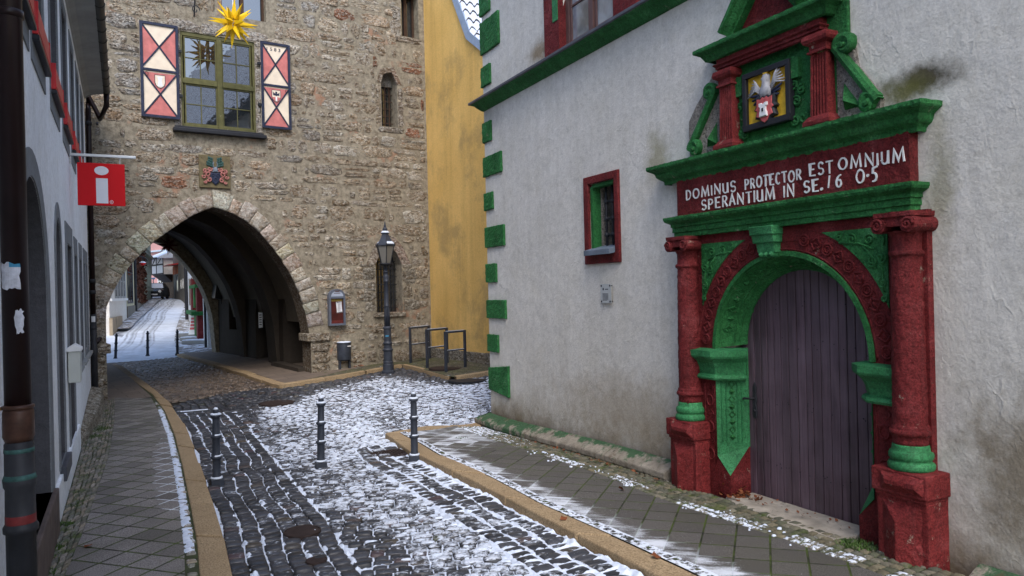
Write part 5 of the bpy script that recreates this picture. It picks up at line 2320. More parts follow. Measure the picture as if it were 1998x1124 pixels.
# jambs below the imposts
HJ = .47                                             # foot of the splay
for sg in (1, -1):
    g = G()
    prev = None
    for k in range(NS + 1):
        r, hs, d = splay_pts(k / NS)
        rr = g.ring([WF(PC + sg * r, h, d) for h in (HJ - (.09 if k == 0 else .0), .8, 1.1, HS)])
        if prev:
            g.bridge(prev, rr, False)
        prev = rr
    rr = g.ring([WF(PC + sg * R2, h, DB - .2) for h in (HJ, .8, 1.1, HS)])
    g.bridge(prev, rr, False)
    for t in (.16, .30, .66, .80):
        r, hs, d = splay_pts(t)
        g.tube([WF(PC + sg * (r - .003), h, d + .003) for h in (HJ + .04, HS - .33)], .009, 5)
    # green stop triangle running down to the square corner
    A = WF(PC + sg * R1, HJ - .09, DF + .012)
    B = WF(PC + sg * R2, HJ, DF - .24)
    Cc = WF(PC + sg * (R2 + .015), .21, DF - .005)
    g.poly([A, B, Cc])
    sp_ = [splay_pts(k / NS) for k in range(1, NS)]
    g.poly([A] + [WF(PC + sg * r, HJ, d) for r, hs, d in sp_] + [B])
    jb = g.build('jamb', 'green_smooth', portal)
    weather(jb, .005, .05, 2, 0)
    g = G()
    for k in range(9):
        h = HJ + .10 + k * .075
        mid = []
        for (dt, dh) in ((-.10, 0), (0, .032), (.10, 0), (0, -.032)):
            r, hs, d = splay_pts(.48 + dt)
            mid.append(WF(PC + sg * (r - .006), h + dh, d + .006))
        if k % 2:
            g.tube(mid, .0065, 5, True)
        else:
            r, hs, d = splay_pts(.48)
            ri = g.ring(mid)
            cv = g.vert(WF(PC + sg * (r - .024), h, d + .024))
            for i in range(4):
                g.face((ri[i], ri[(i + 1) % 4], cv))
    g.build('carving', 'green', jb)
    # red square foot
    g = G()
    C2 = WF(PC + sg * (R2 + .015), -.3, DF - .005)
    B2 = WF(PC + sg * R2, -.3, DB - .2)
    Bk = WF(PC + sg * R2, HJ, DB - .2)
    g.poly([B, Bk, B2, C2, Cc])
    A2 = WF(PC + sg * R1, -.3, DF)
    A1 = WF(PC + sg * R1, HJ - .09, DF)
    g.poly([A1, Cc, C2, A2])
    weather(g.build('jamb_foot', 'red', portal), .006, .05, 3, 0)

# --- red archivolt band with rings and strapwork, and red pilasters below
g = G()
RA = R1 + .035
for t in np.linspace(.08, PI - .08, 13):
    for (rad, tr) in ((.048, .010), (.026, .007)):
        if abs(t - PI / 2) < .12:
            continue
        c_ = (PC + (RA + .105) * math.cos(t), HS + (RA + .105) * math.sin(t))
        g.tube([WF(c_[0] + rad * math.cos(a), c_[1] + rad * math.sin(a), DF + .004) for a in np.linspace(0, 2 * PI, 14, endpoint=False)], tr, 5, True)
ts = np.linspace(.08, PI - .08, 13)
for t0, t1 in zip(ts[:-1], ts[1:]):
    t = (t0 + t1) / 2
    if abs(t - PI / 2) < .15:
        continue
    for (a, b_) in (((-.055, .105), (0, .05)), ((0, .05), (.055, .105)), ((.055, .105), (0, .165)), ((0, .165), (-.055, .105)), ((-.02, .105), (.02, .105))):
        P_ = []
        for (da, rr) in (a, b_):
            P_.append(WF(PC + (RA + rr) * math.cos(t + da), HS + (RA + rr) * math.sin(t + da), DF + .003))
        g.tube(P_, .009, 5)
for r_ in (RA + .012, RA + .205):
    g.tube([WF(s, h, DF) for s, h in arc2(r_, HS, .02, PI - .02, 60)], .008, 5)
for sg in (1, -1):
    for k in range(7):
        h = .38 + k * .135
        s = PC + sg * (R1 + .10)
        if k % 2 == 0:
            g.tube([WF(s + .045 * math.cos(a), h + .055 * math.sin(a), DF + .004) for a in np.linspace(0, 2 * PI, 14, endpoint=False)], .009, 5, True)
        else:
            g.tube([WF(s + a_, h + c_, DF + .003) for a_, c_ in ((-.055, 0), (0, -.055), (.055, 0), (0, .055))], .008, 5, True)
            g.tube([WF(s + a_, h + c_, DF + .003) for a_, c_ in ((-.022, 0), (0, -.022), (.022, 0), (0, .022))], .007, 5, True)
    for s in (PC + sg * (R1 + .03), PC + sg * (R1 + .175)):
        g.tube([WF(s, .30, DF), WF(s, 1.12, DF)], .007, 5)
g.build('strapwork', 'red', portal, smooth=True)

# --- green spandrels with scrolls
for sg in (1, -1):
    g = G()
    RO = RA + .215
    s_out = PC + sg * 1.055
    h_top = 2.50
    pts = []
    a_start = math.acos(min(1, 1.055 / RO))
    a_end = math.asin(min(1, (h_top - HS) / RO))
    for k in range(13):
        a = a_start + (a_end - a_start) * k / 12
        pts.append((PC + sg * RO * math.cos(a), HS + RO * math.sin(a)))
    pts.append((s_out, h_top))
    c_ = (PC + sg * 1.0, 2.35)
    r0 = g.ring([WF(s, h, DF - .005) for s, h in pts])
    r1 = g.ring([WF(s, h, DF + .012) for s, h in pts])
    g.bridge(r0, r1)
    cv = g.vert(WF(PC + sg * 1.0, 2.4, DF + .012))
    for k in range(len(pts)):
        g.face((r1[k], r1[(k + 1) % len(pts)], cv))
    sp = g.build('spandrel', 'green', portal)
    g = G()
    for (ds, h, r, a0, tw) in ((.90, 2.41, .050, 0, 1), (.74, 2.42, .048, 2, -1), (1.0, 2.26, .048, 1, -1), (.92, 2.24, .045, 4, 1), (1.01, 2.07, .042, 2, 1), (.62, 2.45, .03, 1, 1), (1.02, 1.95, .028, 1, -1)):
        g.tube([WF(PC + sg * (ds + r * (1 - q / 11) * math.cos(a0 + tw * q)), h + r * (1 - q / 11) * math.sin(a0 + tw * q), DF + .016) for q in np.linspace(0, 9, 26)], .009, 5)
    for (a, b_) in (((.62, 2.40), (.95, 2.33)), ((.95, 2.33), (1.02, 2.0)), ((.84, 2.36), (.95, 2.18)), ((.98, 2.45), (1.03, 2.36))):
        m_ = ((a[0] + b_[0]) / 2 + .02, (a[1] + b_[1]) / 2 + .02)
        g.tube([WF(PC + sg * p[0], p[1], DF + .014) for p in (a, m_, b_)], .011, 5)
    g.build('scrollwork', 'green', sp, smooth=True)

# --- keystone console
g = G()
for (h0, h1, w, d0, d1) in ((2.52, 2.60, .14, .19, .205), (2.45, 2.53, .13, .165, .18), (2.36, 2.46, .105, .13, .15)):
    g.prism([WF(PC + .12 - w, h0, 0), WF(PC + .12 + w, h0, 0), WF(PC + .12 + w, h0, d0), WF(PC + .12 - w, h0, d0)],
            [WF(PC + .12 - w, h1, 0), WF(PC + .12 + w, h1, 0), WF(PC + .12 + w, h1, d1), WF(PC + .12 - w, h1, d1)])
for k in (-1, 0, 1):
    g.lathe(WF(PC + .12 + k * .06, 2.345, .02), [(.026, 0), (.032, .06), (.026, .12), (.0, .14)], 10, (-1, 0, 0))
weather(g.build('keystone', 'green_smooth', portal), .008, .05, 2, .008)

# --- imposts
IPROF = [(.0, 1.13), (.05, 1.135), (.062, 1.155), (.05, 1.18), (.02, 1.19), (.03, 1.25), (.06, 1.31), (.10, 1.345), (.115, 1.355), (.125, 1.375), (.125, 1.43), (.0, 1.445)]
for sg in (1, -1):
    g = G()
    path = [(PC + sg * 1.16, DF), (PC + sg * (R1 - .0), DF), (PC + sg * (R1 - .10), DF - .09), (PC + sg * (R2), DF - .22)]
    dirs = []
    rows = []
    for i, (s, d) in enumerate(path):
        pv = Vector(path[max(i - 1, 0)])
        nx = Vector(path[min(i + 1, len(path) - 1)])
        t1 = (Vector((s, d)) - pv)
        t2 = (nx - Vector((s, d)))
        n_ = Vector((0, 0))
        for t_ in (t1, t2):
            if t_.length > 1e-6:
                t_ = t_.normalized()
                q = Vector((-t_.y, t_.x))
                if q.y < 0 or (abs(q.y) < .2 and q.x * sg > 0):
                    q = -q
                n_ += q
        n_.normalize()
        if i == len(path) - 1:
            n_ = Vector((-sg * .9, .45)).normalized() * .55
        if i == 0:
            n_ = Vector((0, 1))
        rows.append((s, d, n_))
    sub = []
    for (a, b_) in zip(rows[:-1], rows[1:]):
        for q in range(4):
            t = q / 4
            sub.append((a[0] + (b_[0] - a[0]) * t, a[1] + (b_[1] - a[1]) * t, a[2].lerp(b_[2], t)))
    sub.append(rows[-1])
    prev = None
    for (s, d, n_) in sub:
        rr = g.ring([WF(s + n_.x * o_, h, d + n_.y * o_) for o_, h in IPROF])
        if prev:
            g.bridge(prev, rr, False)
        else:
            g.face(rr)
        prev = rr
    g.face(prev)
    weather(g.build('impost', 'green_smooth', portal), .006, .05, 2, 0)

# --- columns on pedestals
for cs in (6.085, 3.622):
    ax = .115
    gz_ = float(gnd(4.95, cs))
    # pedestal
    g = G()
    w, d1 = .205, .27
    lo = gz_ - .12
    f = lambda x, y, z: WF(cs + x, z, y)
    g.box(f, (-w, 0, lo), (w, d1 - .035, .50))
    pd = g.build('pedestal', 'red2', portal)
    weather(pd, .010, .05, 3, .012)
    g = G()
    # prism-cut boss on the die: ridge down the middle, sloping top
    a = [f(-w + .03, d1 - .045, lo), f(w - .03, d1 - .045, lo), f(w - .03, d1 - .045, .47), f(-w + .03, d1 - .045, .47)]
    r1, r2 = f(0, d1 + .045, lo), f(0, d1 + .045, .345)
    ids = g.ring(a + [r1, r2])
    for q in ((0, 4, 5, 3), (4, 1, 2, 5), (3, 5, 2)):
        g.face([ids[k] for k in q])
    weather(g.build('boss', 'red2', pd), .010, .04, 4, .006)
    g = G()
    g.box(f, (-w - .018, 0, .525), (w + .018, d1 + .0, .70))
    g.box(f, (-w, 0, .49), (w, d1 - .02, .53))
    weather(g.build('pedestal_cap', 'red2', pd), .010, .05, 3, .010)
    g = G()
    for (x0, x1, y0, y1, up_) in ((-w + .0, w - .05, d1 - .005, d1 + .04, 1),):
        b_ = [f(x0, y0, .54), f(x1, y0, .54), f(x1, y0, .685), f(x0, y0, .685)]
        t_ = [f(x0 + .05, y1, .60), f(x1 - .07, y1, .60), f(x1 - .07, y1, .635), f(x0 + .05, y1, .635)]
        g.prism(b_, t_)
    weather(g.build('cap_boss', 'red2', pd), .005, .04, 3, .004)
    # base
    g = G()
    g.lathe(WF(cs, 0, ax), [(.15, .70), (.158, .712), (.16, .735), (.15, .755), (.14, .762), (.14, .772), (.15, .785), (.152, .81), (.145, .83), (.131, .84), (.124, .885)], 40)
    weather(g.build('base', 'green_smooth', portal, smooth=True), .006, .05, 1, 0)
    # shaft
    g = G()
    pr = [(.122, .88), (.122, .93), (.128, .95), (.142, .96), (.146, .975), (.140, .99), (.130, .995), (.127, 1.015), (.118, 1.03)]
    for k in range(25):
        t = k / 24
        pr.append((.118 - .014 * t ** 1.4, 1.035 + 1.215 * t))
    pr += [(.106, 2.26), (.119, 2.272), (.122, 2.285), (.116, 2.30), (.104, 2.305), (.103, 2.40), (.115, 2.43), (.135, 2.445)]
    g.lathe(WF(cs, 0, ax), pr, 40)
    weather(g.build('column', 'red', portal, smooth=True), .020, .035, 1, 0)
    # ionic capital
    g = G()
    for sg in (-1, 1):
        g.lathe(WF(cs + sg * .12, 2.492, -.02), [(.058, 0), (.052, .14), (.058, .22), (.06, .285)], 18, (-1, 0, 0))
        sc = [WF(cs + sg * (.12 + .048 * (1 - q / 12) * math.cos(q)), 2.492 + .048 * (1 - q / 12) * math.sin(q), .27) for q in np.linspace(0, 10.5, 30)]
        g.tube(sc, .011, 5)
    g.box(f, (-.13, -.02, 2.48), (.13, .255, 2.555))
    g.box(f, (-.15, -.02, 2.55), (.15, .27, 2.585))
    weather(g.build('capital', 'red', portal), .012, .04, 2, .006)

# --- architrave
g = G()
moulding(g, [(.10, 2.585), (.115, 2.59), (.115, 2.635), (.128, 2.64), (.128, 2.69), (.142, 2.695), (.142, 2.725), (.165, 2.74), (.19, 2.755), (.20, 2.775), (.20, 2.80), (.06, 2.815)], 3.63, 6.24, 70, True, miter=.9)
weather(g.build('architrave', 'green', portal), .013, .045, 1, 0)
g = G()
g.box(WI_ := (lambda x, y, z: WF(x, z, y)), (3.51, 0, 2.45), (6.28, DF + .004, 2.60))
g.build('lintel', 'red', portal)

# --- frieze with the inscription
g = G()
n = 40
prev = None
FD = .10
for k in range(n + 1):
    s = 3.59 + (6.245 - 3.59) * k / n
    rr = g.ring([WF(s, 2.80 + .38 * q / 8, FD) for q in range(9)])
    if prev:
        g.bridge(prev, rr, False)
    prev = rr
for s in (3.59, 6.245):
    g.poly([WF(s, 2.80, FD), WF(s, 3.18, FD), WF(s, 3.18, 0), WF(s, 2.80, 0)])
fz = g.build('frieze', 'red', portal)
weather(fz, .012, .05, 2, 0)
FT = lambda e, z, d: WF(e, z, FD + d)


def fpx(x, y):
    """sight line onto the frieze"""
    q = ray(x, y)
    t = (WX - FD) / q.x
    p = CAM + q * t
    return p.y, p.z


g = G()
random.seed(4)
_c = lambda cx, cy, rx, ry, a0, a1, n=12: [(cx + rx * math.cos(math.radians(a0 + (a1 - a0) * k / n)), cy + ry * math.sin(math.radians(a0 + (a1 - a0) * k / n))) for k in range(n + 1)]
GLY = {'D': [[(.1, 0), (.1, 1)], [(.1, 1)] + _c(.3, .5, .6, .5, 90, -90) + [(.1, 0)]], 'O': [_c(.5, .5, .44, .5, 90, 450, 20)], '0': [_c(.5, .5, .44, .5, 90, 450, 20)],
       'M': [[(.04, 0), (.16, 1), (.5, .12), (.84, 1), (.96, 0)]], 'I': [[(.5, 0), (.5, 1)]], '1': [[(.3, 0), (.6, 1)]], 'N': [[(.1, 0), (.1, 1), (.9, 0), (.9, 1)]],
       'U': [[(.1, 1), (.1, .32)] + _c(.48, .32, .38, .32, 180, 340) + [(.88, 1)], [(.88, 1), (.9, 0)]], 'S': [_c(.5, .74, .36, .26, 25, 250, 10) + _c(.5, .25, .38, .25, 80, -150, 10)],
       'P': [[(.12, 0), (.12, 1)], [(.12, 1)] + _c(.4, .73, .45, .27, 90, -90) + [(.12, .46)]], 'R': [[(.12, 0), (.12, 1)], [(.12, 1)] + _c(.4, .74, .42, .26, 90, -90) + [(.12, .48)], [(.45, .48), (.92, 0)]],
       'T': [[(.02, 1), (.98, 1)], [(.5, 1), (.5, 0)]], 'E': [[(.88, 1), (.14, 1), (.14, 0), (.9, 0)], [(.14, .52), (.72, .52)]], 'C': [_c(.55, .5, .45, .5, 50, 310, 14)],
       'A': [[(.02, 0), (.5, 1), (.98, 0)], [(.2, .36), (.8, .36)]], '6': [[(.8, .98)] + _c(.85, .35, .75, .62, 115, 175, 6) + _c(.48, .3, .38, .3, 180, 540, 14)],
       '5': [[(.92, 1.08), (.35, .98), (.28, .58)] + _c(.42, .3, .42, .32, 95, -110, 10)]}


def stroke(pl, fn, w):
    """brush stroke of width w along a plan polyline"""
    pl = [Vector(p) for p in pl]
    n = len(pl)
    L, R_ = [], []
    for i, p in enumerate(pl):
        t = (pl[min(i + 1, n - 1)] - pl[max(i - 1, 0)])
        t.normalize()
        nn = Vector((-t.y, t.x))
        if 0 < i < n - 1:
            t1 = (pl[i] - pl[i - 1]).normalized()
            k = max(.45, nn.dot(Vector((-t1.y, t1.x))))
            nn = nn / k
        q = w * random.uniform(.88, 1.12) * .5
        e = t * (w * .18 * (1 if i == n - 1 else -1 if i == 0 else 0))
        L.append(p + nn * q + e)
        R_.append(p - nn * q + e)
    for i in range(n - 1):
        q = [L[i], R_[i], R_[i + 1], L[i + 1]]
        g.prism([fn(a.x, a.y, .0) for a in q], [fn(a.x, a.y, .009) for a in q])


def words(lst):
    for txt, xa, ya, xb, yb, hgt in lst:
        sa, za = fpx(xa, ya)
        sb, zb = fpx(xb, yb)
        wd = {'I': .34, '.': .3, '1': .5, 'M': 1.2, 'N': 1.0, '·': .35, 'O': 1.05}
        tot = sum(wd.get(c, .85) for c in txt)
        acc = 0
        for c in txt:
            w_c = wd.get(c, .85)
            t0, t1 = (acc + .12 * w_c) / tot, (acc + .88 * w_c) / tot
            h_ = hgt * random.uniform(.95, 1.05)
            zz = za + (zb - za) * (acc / tot) + random.uniform(-.003, .003)
            if c in '.·':
                cxs = sa + (sb - sa) * (t0 + t1) / 2
                zc_ = zz + (.012 if c == '.' else hgt * .45)
                q = [(cxs + .013 * math.cos(a), zc_ + .013 * math.sin(a)) for a in np.linspace(0, 2 * PI, 10, endpoint=False)]
                g.prism([FT(x, z, 0) for x, z in q], [FT(x, z, .009) for x, z in q])
            else:
                for pl in GLY[c]:
                    pts = [(sa + (sb - sa) * (t0 + (t1 - t0) * x), zz + h_ * y) for x, y in pl]
                    stroke(pts, FT, .0128)
            acc += w_c


words([('DOMINUS', 1338, 390, 1439, 372, .095), ('PROTECTOR', 1453, 370, 1566, 350.5, .092), ('EST', 1578, 344, 1628, 337, .095), ('OMNIUM', 1634, 333, 1770, 314, .093)])
words([('SPERANTIUM', 1368, 410, 1515, 388, .098), ('IN', 1528, 385, 1553, 381, .098), ('SE.', 1567, 377, 1607, 372, .098), ('1', 1612, 367.5, 1626, 365, .10), ('6', 1630, 365.5, 1646, 363, .10), ('O·5', 1669, 358, 1716, 351, .10)])
weather(g.build('inscription', 'white', fz, weld=False), .012, .05, 0, 0)

# --- main cornice
g = G()
moulding(g, [(.09, 3.165), (.10, 3.17), (.105, 3.20), (.12, 3.215), (.15, 3.23), (.165, 3.25), (.175, 3.285), (.20, 3.305), (.235, 3.32), (.245, 3.335), (.245, 3.365), (.02, 3.385)], 3.595, 6.375, 80, True, miter=.9)
weather(g.build('main_cornice', 'green', portal), .016, .045, 1, 0)

# --- aedicule above
AC = 4.90
g = G()
g.box(WI_, (4.14, 0, 3.36), (5.66, .035, 4.36))
weather(g.build('upper_panel', 'green', portal), .008, .05, 0, .01)
for cs in (5.455, 4.36):
    g = G()
    f = lambda x, y, z: WF(cs + x, z, y)
    # base, fluted shaft, capital
    prb = [(.0, 3.375), (.155, 3.38), (.165, 3.40), (.16, 3.43), (.135, 3.45), (.12, 3.47)]

    def rectring(w, d, h):
        return g.ring([f(-w, 0, h), f(-w, d, h), f(w, d, h), f(w, 0, h)])
    prev = None
    for (w, h) in ((.125, 3.375), (.135, 3.39), (.135, 3.42), (.115, 3.445), (.10, 3.465)):
        rr = rectring(w, w + .045, h)
        if prev:
            g.bridge(prev, rr)
        prev = rr
    # fluted shaft ring profile
    nfl = 5

    def shaft(w, d, h):
        pts = [f(-w, 0, h), f(-w, d, h)]
        for k in range(nfl):
            x0 = -w + .012 + (2 * w - .024) * k / nfl
            ww = (2 * w - .024) / nfl
            pts += [f(x0 + ww * .12, d, h), f(x0 + ww * .3, d - .014, h), f(x0 + ww * .7, d - .014, h), f(x0 + ww * .88, d, h)]
        pts += [f(w, d, h), f(w, 0, h)]
        return g.ring(pts)
    prev = None
    for k in range(9):
        t = k / 8
        rr = shaft(.088 - .010 * t, .135 - .008 * t, 3.465 + (3.98 - 3.465) * t)
        if prev:
            g.bridge(prev, rr)
        prev = rr
    prev = None
    for (w, h) in ((.082, 3.98), (.10, 3.985), (.10, 4.0), (.085, 4.01), (.085, 4.05), (.12, 4.07), (.13, 4.095), (.125, 4.12), (.12, 4.135)):
        rr = rectring(w, w + .05, h)
        if prev:
            g.bridge(prev, rr)
        prev = rr
    weather(g.build('pilaster', 'red2', portal), .007, .04, 1, 0)
g = G()
moulding(g, [(.10, 4.13), (.115, 4.14), (.115, 4.165), (.13, 4.17), (.13, 4.19), (.15, 4.205), (.15, 4.215), (.12, 4.22), (.12, 4.275)], 4.36, 5.56, 40, True, miter=.8)
weather(g.build('upper_frieze', 'red', portal), .009, .04, 1, 0)
g = G()
moulding(g, [(.12, 4.265), (.15, 4.275), (.165, 4.30), (.185, 4.33), (.21, 4.345), (.235, 4.355), (.24, 4.37), (.24, 4.395), (.02, 4.405)], 4.375, 5.585, 40, True, miter=.9)
weather(g.build('upper_cornice', 'green', portal), .010, .045, 1, 0)
# pediment
g = G()
pb, pa = 4.395, 4.90
sl_, sr_ = 5.47, 4.50
ap = (4.985, 4.97)
g.poly([WF(sl_, pb, .04), WF(sr_, pb, .04), WF(ap[0], ap[1], .04)])
g.build('tympanum', 'red', portal)
g = G()
for (a, b_) in (((sl_, pb), ap), ((sr_, pb), ap)):
    d = Vector((b_[0] - a[0], b_[1] - a[1]))
    L = d.length
    d.normalize()
    nn = Vector((-d.y, d.x))
    if nn.y > 0:
        nn = -nn
    rk = [(-.01, .0), (-.0, .20), (.035, .20), (.05, .17), (.085, .14), (.10, .115), (.115, .11), (.125, .03)]
    r_a = g.ring([WF(a[0] + nn.x * o_ , a[1] + nn.y * o_ + .1, q) for o_, q in rk])
    r_b = g.ring([WF(b_[0] + nn.x * o_, b_[1] + nn.y * o_ + .1, q) for o_, q in rk])
    g.bridge(r_a, r_b, False)
    g.face(r_a)
    g.face(r_b)
weather(g.build('raking_cornice', 'green', portal), .008, .045, 3, 0)
# year above the arms
g = G()
put_text(g, 'ANNO·1·606', lambda e, z, d: WF(e, z, .035 + d), 5.31, 4.055, 4.66, .062, .008, 0, .012, z1=4.075)
yr = g.build('year_carving', 'green', portal, fix=False)
sol = yr.modifiers.new('thick', 'SOLIDIFY')
sol.thickness = .012
# carved strapwork beside the arms
for sg in (1, -1):
    c0 = 5.04
    g = G()
    for (ds, h, r, a0, tw) in ((.30 * 1, 3.80, .05, 0, 1), (.385, 3.75, .045, 2, -1), (.33, 3.66, .045, 1, 1), (.31, 3.50, .05, 0, -1), (.40, 3.50, .045, 2, 1)):
        s = 5.0 - 0 + sg * ds - (.02 if sg > 0 else -.0)
        g.tube([WF(s + r * (1 - q / 11) * math.cos(a0 + tw * q), h + r * (1 - q / 11) * math.sin(a0 + tw * q), .045) for q in np.linspace(0, 8.5, 22)], .013, 5)
    weather(g.build('scroll_ornament', 'green', portal), .006, .04, 1, 0)
    g = G()
    s = 5.0 + sg * .34
    P_ = [(-.05, 3.86), (.055, 3.86), (.06, 4.02), (.02, 4.05), (-.05, 4.03)]
    r0 = g.ring([WF(s + x, h, .03) for x, h in P_])
    r1 = g.ring([WF(s + x * .8, h, .075) for x, h in P_])
    g.bridge(r0, r1)
    g.face(r1)
    weather(g.build('strap_ornament', 'green', portal), .006, .04, 1, 0)
# coat of arms
a0, a1, b0, b1 = 4.70, 5.27, 3.50, 4.04
coa = G()
for q in ((a0, b0, a1, b0 + .05), (a0, b1 - .05, a1, b1), (a0, b0 + .05, a0 + .05, b1 - .05), (a1 - .05, b0 + .05, a1, b1 - .05)):
    coa.box(WI_, (q[0], .03, q[1]), (q[2], .10, q[3]))
cf = coa.build('arms_frame', 'black', portal)
weather(cf, .006, .04, 2, .01)
g = G()
g.box(WI_, (a0 + .04, .03, b0 + .04), (a1 - .04, .062, b1 - .04))
weather(g.build('gold_field', 'gold', cf), .004, .04, 3, 0)
AFc = (a0 + a1) / 2
AF = lambda x, z, d: WF(AFc - x, b0 + z, .062 + d)      # x to the right as seen from the street
g = G()
shp = [(-.115, .285), (-.06, .275), (-.03, .295), (0, .28), (.03, .295), (.06, .275), (.12, .285), (.115, .20), (.14, .17), (.105, .15), (.125, .09), (.07, .075), (.04, .03), (0, .01), (-.04, .03), (-.07, .075), (-.125, .09), (-.105, .15), (-.14, .17), (-.115, .20)]
relief(g, shp, AF, 0, .045, 0, .86)
g.build('shield_rim', 'black', cf)
g = G()
relief(g, [(x * .80, (z - .155) * .82 + .155) for x, z in shp], AF, .035, .05, 0, .95)
g.build('shield', 'pinkred', cf)
g = G()
twr = [(-.045, .09), (.045, .09), (.04, .13), (.032, .14), (.032, .175), (.048, .185), (.048, .215), (.02, .215), (.02, .205), (-.02, .205), (-.02, .215), (-.048, .215), (-.048, .185), (-.032, .175), (-.032, .14), (-.04, .13)]
relief(g, twr, AF, .045, .07, 0, .92)
g.box(lambda x, y, z: AF(x, z, y), (-.008, .065, .135), (.010, .074, .165), 1)
g.build('castle', ['white', 'black'], cf)
g = G()
relief(g, [(-.06, .27), (.06, .27), (.07, .33), (.04, .37), (.035, .42), (.04, .455), (.02, .475), (-.02, .475), (-.035, .45), (-.03, .42), (-.04, .37), (-.07, .33)], AF, 0, .05, 0, .6)
relief(g, [(-.02, .465), (.02, .465), (.028, .495), (-.028, .495)], AF, .01, .035, 1, .9)
g.tube([AF(-.03, .44, .03), AF(-.055, .435, .025)], lambda t: .012 * (1 - .7 * t), 6)
for sg in (-1, 1):
    for k in range(6):
        x1, z1 = sg * (.15 + .016 * k), .50 - .030 * k + (.01 if sg > 0 else -.045)
        if sg < 0:
            x1 *= 1.0
        g.tube([AF(sg * .06, .33 - .004 * k, .022), AF(sg * .12, (.36 + z1) / 2 + .02, .03), AF(x1, z1, .018)], lambda t: .013 * (1 - .5 * t), 6)
g.build('eagle', ['silver', 'gold'], cf, smooth=True)
g = G()
for sg in (-1, 1):
    for k in range(3):
        z1 = .32 - .042 * k + (.03 if sg > 0 else -.01)
        g.tube([AF(sg * .075, .30 - .015 * k, .02), AF(sg * (.185 - .018 * k), z1, .02)], lambda t: .016 * (1 - .4 * t), 6)
g.build('dark_feather', 'navy', cf, smooth=True)

# volute wings on roughcast cheeks
for sg in (1, -1):
    s_in = 5.60 if sg > 0 else 4.25
    W_ = .44
    P_ = [(0, 3.38), (W_ + .04, 3.38), (W_ + .06, 3.55), (W_ + .05, 3.78), (W_ * .85, 3.92), (W_ * .5, 4.05), (.12, 4.17), (0, 4.2)]
    if sg < 0:
        P_ = [(0, 3.38), (W_ - .06, 3.38), (W_ - .04, 3.50), (W_ * .62, 3.68), (W_ * .42, 3.80), (W_ * .36, 3.95), (.12, 4.08), (0, 4.12)]
    g = G()
    g.prism([WF(s_in + sg * x, h, -.01) for x, h in P_], [WF(s_in + sg * x, h, .045) for x, h in P_])
    ck = g.build('cheek', 'roughcast', portal)
    g = G()
    # S-scroll as a broad band
    if sg > 0:
        top_c, bot_c = (.13, 3.99), (.37, 3.475)
        rt, rb_ = .075, .085
    else:
        top_c, bot_c = (.105, 3.985), (.31, 3.47)
        rt, rb_ = .085, .08
    path = []
    # lower spiral (outside -> up), diagonal, upper spiral
    for q in np.linspace(7.5, 0, 22):
        path.append((bot_c[0] + rb_ * (1 - .1 * q) * math.cos(.0 + q), bot_c[1] + rb_ * (1 - .1 * q) * math.sin(.0 + q)))
    x0, z0_ = path[-1]
    for q in np.linspace(PI + .0, PI + 7.5, 22):
        path.append((top_c[0] + rt * (1 - .1 * (q - PI)) * math.cos(q) * 1.0, top_c[1] + rt * (1 - .1 * (q - PI)) * math.sin(-q) * 1.0))
    hw = .032
    pts3 = [WF(s_in + sg * x, h, .07) for x, h in path]
    # rectangular section swept along the path
    prev = None
    for i in range(len(path)):
        a = Vector(path[max(i - 1, 0)])
        c_ = Vector(path[min(i + 1, len(path) - 1)])
        t_ = (c_ - a).normalized()
        nn = Vector((-t_.y, t_.x)) * hw * (1.0 if 14 < i < 30 else .75)
        p = Vector(path[i])
        rr = g.ring([WF(s_in + sg * (p.x + nn.x), p.y + nn.y, .03), WF(s_in + sg * (p.x + nn.x), p.y + nn.y, .10), WF(s_in + sg * p.x, p.y, .112),
                     WF(s_in + sg * (p.x - nn.x), p.y - nn.y, .10), WF(s_in + sg * (p.x - nn.x), p.y - nn.y, .03)])
        if prev:
            g.bridge(prev, rr)
        prev = rr
    for (c_, r_) in ((top_c, .03), (bot_c, .035)):
        g.lathe(WF(s_in + sg * c_[0], c_[1], .03), [(r_ * 1.6, 0), (r_ * 1.6, .065), (r_ * .8, .07), (r_ * .7, .09), (0, .095)], 12, (-1, 0, 0))
    weather(g.build('volute', 'green', ck), .006, .04, 2, 0)
    g = G()
    tri = [(.06, 3.72), (.06, 3.46), (.24, 3.46)]
    c_ = (.12, 3.53)
    r0 = g.ring([WF(s_in + sg * x, h, .03) for x, h in tri])
    cv = g.vert(WF(s_in + sg * c_[0], c_[1], .13))
    for k in range(3):
        g.face((r0[k], r0[(k + 1) % 3], cv))
    weather(g.build('green_wedge', 'green', ck), .006, .04, 3, 0)

# --- plank door
dr = thing('plank_door', WF(PC, 0, DB), 'violet-brown plank door with a round top, closed inside the painted portal', 'door')
g = G()
g.poly([WF(PC - .85, -.2, DB - .03), WF(PC + .85, -.2, DB - .03), WF(PC + .85, 2.35, DB - .03), WF(PC - .85, 2.35, DB - .03)], 0)
g.build('backing', 'black', dr)
x = PC - .80
random.seed(2)
dg = G()
while x < PC + .80:
    w_p = random.choice([.07, .085, .10, .095])
    dz = random.uniform(-.003, .003)
    dg.hexa([WF(x + .005, -.06, DB - .025), WF(x + w_p - .005, -.06, DB - .025), WF(x + w_p - .004, -.06, DB + dz), WF(x + .004, -.06, DB + dz),
             WF(x + .004, 2.3, DB - .025), WF(x + w_p - .004, 2.3, DB - .025), WF(x + w_p - .004, 2.3, DB + dz), WF(x + .004, 2.3, DB + dz)])
    x += w_p
dg.build('planks', 'door', dr, bevel=.005, weld=False)
g = G()
for k in range(46):
    g.lathe(WF(PC + random.uniform(-.65, .65), random.choice([.35, .36, .95, .96, 1.5, 1.52, 1.9]) + random.gauss(0, .03), DB), [(.006, 0), (.005, .004), (0, .005)], 6, (-1, 0, 0))
g.build('nail', 'black', dr)
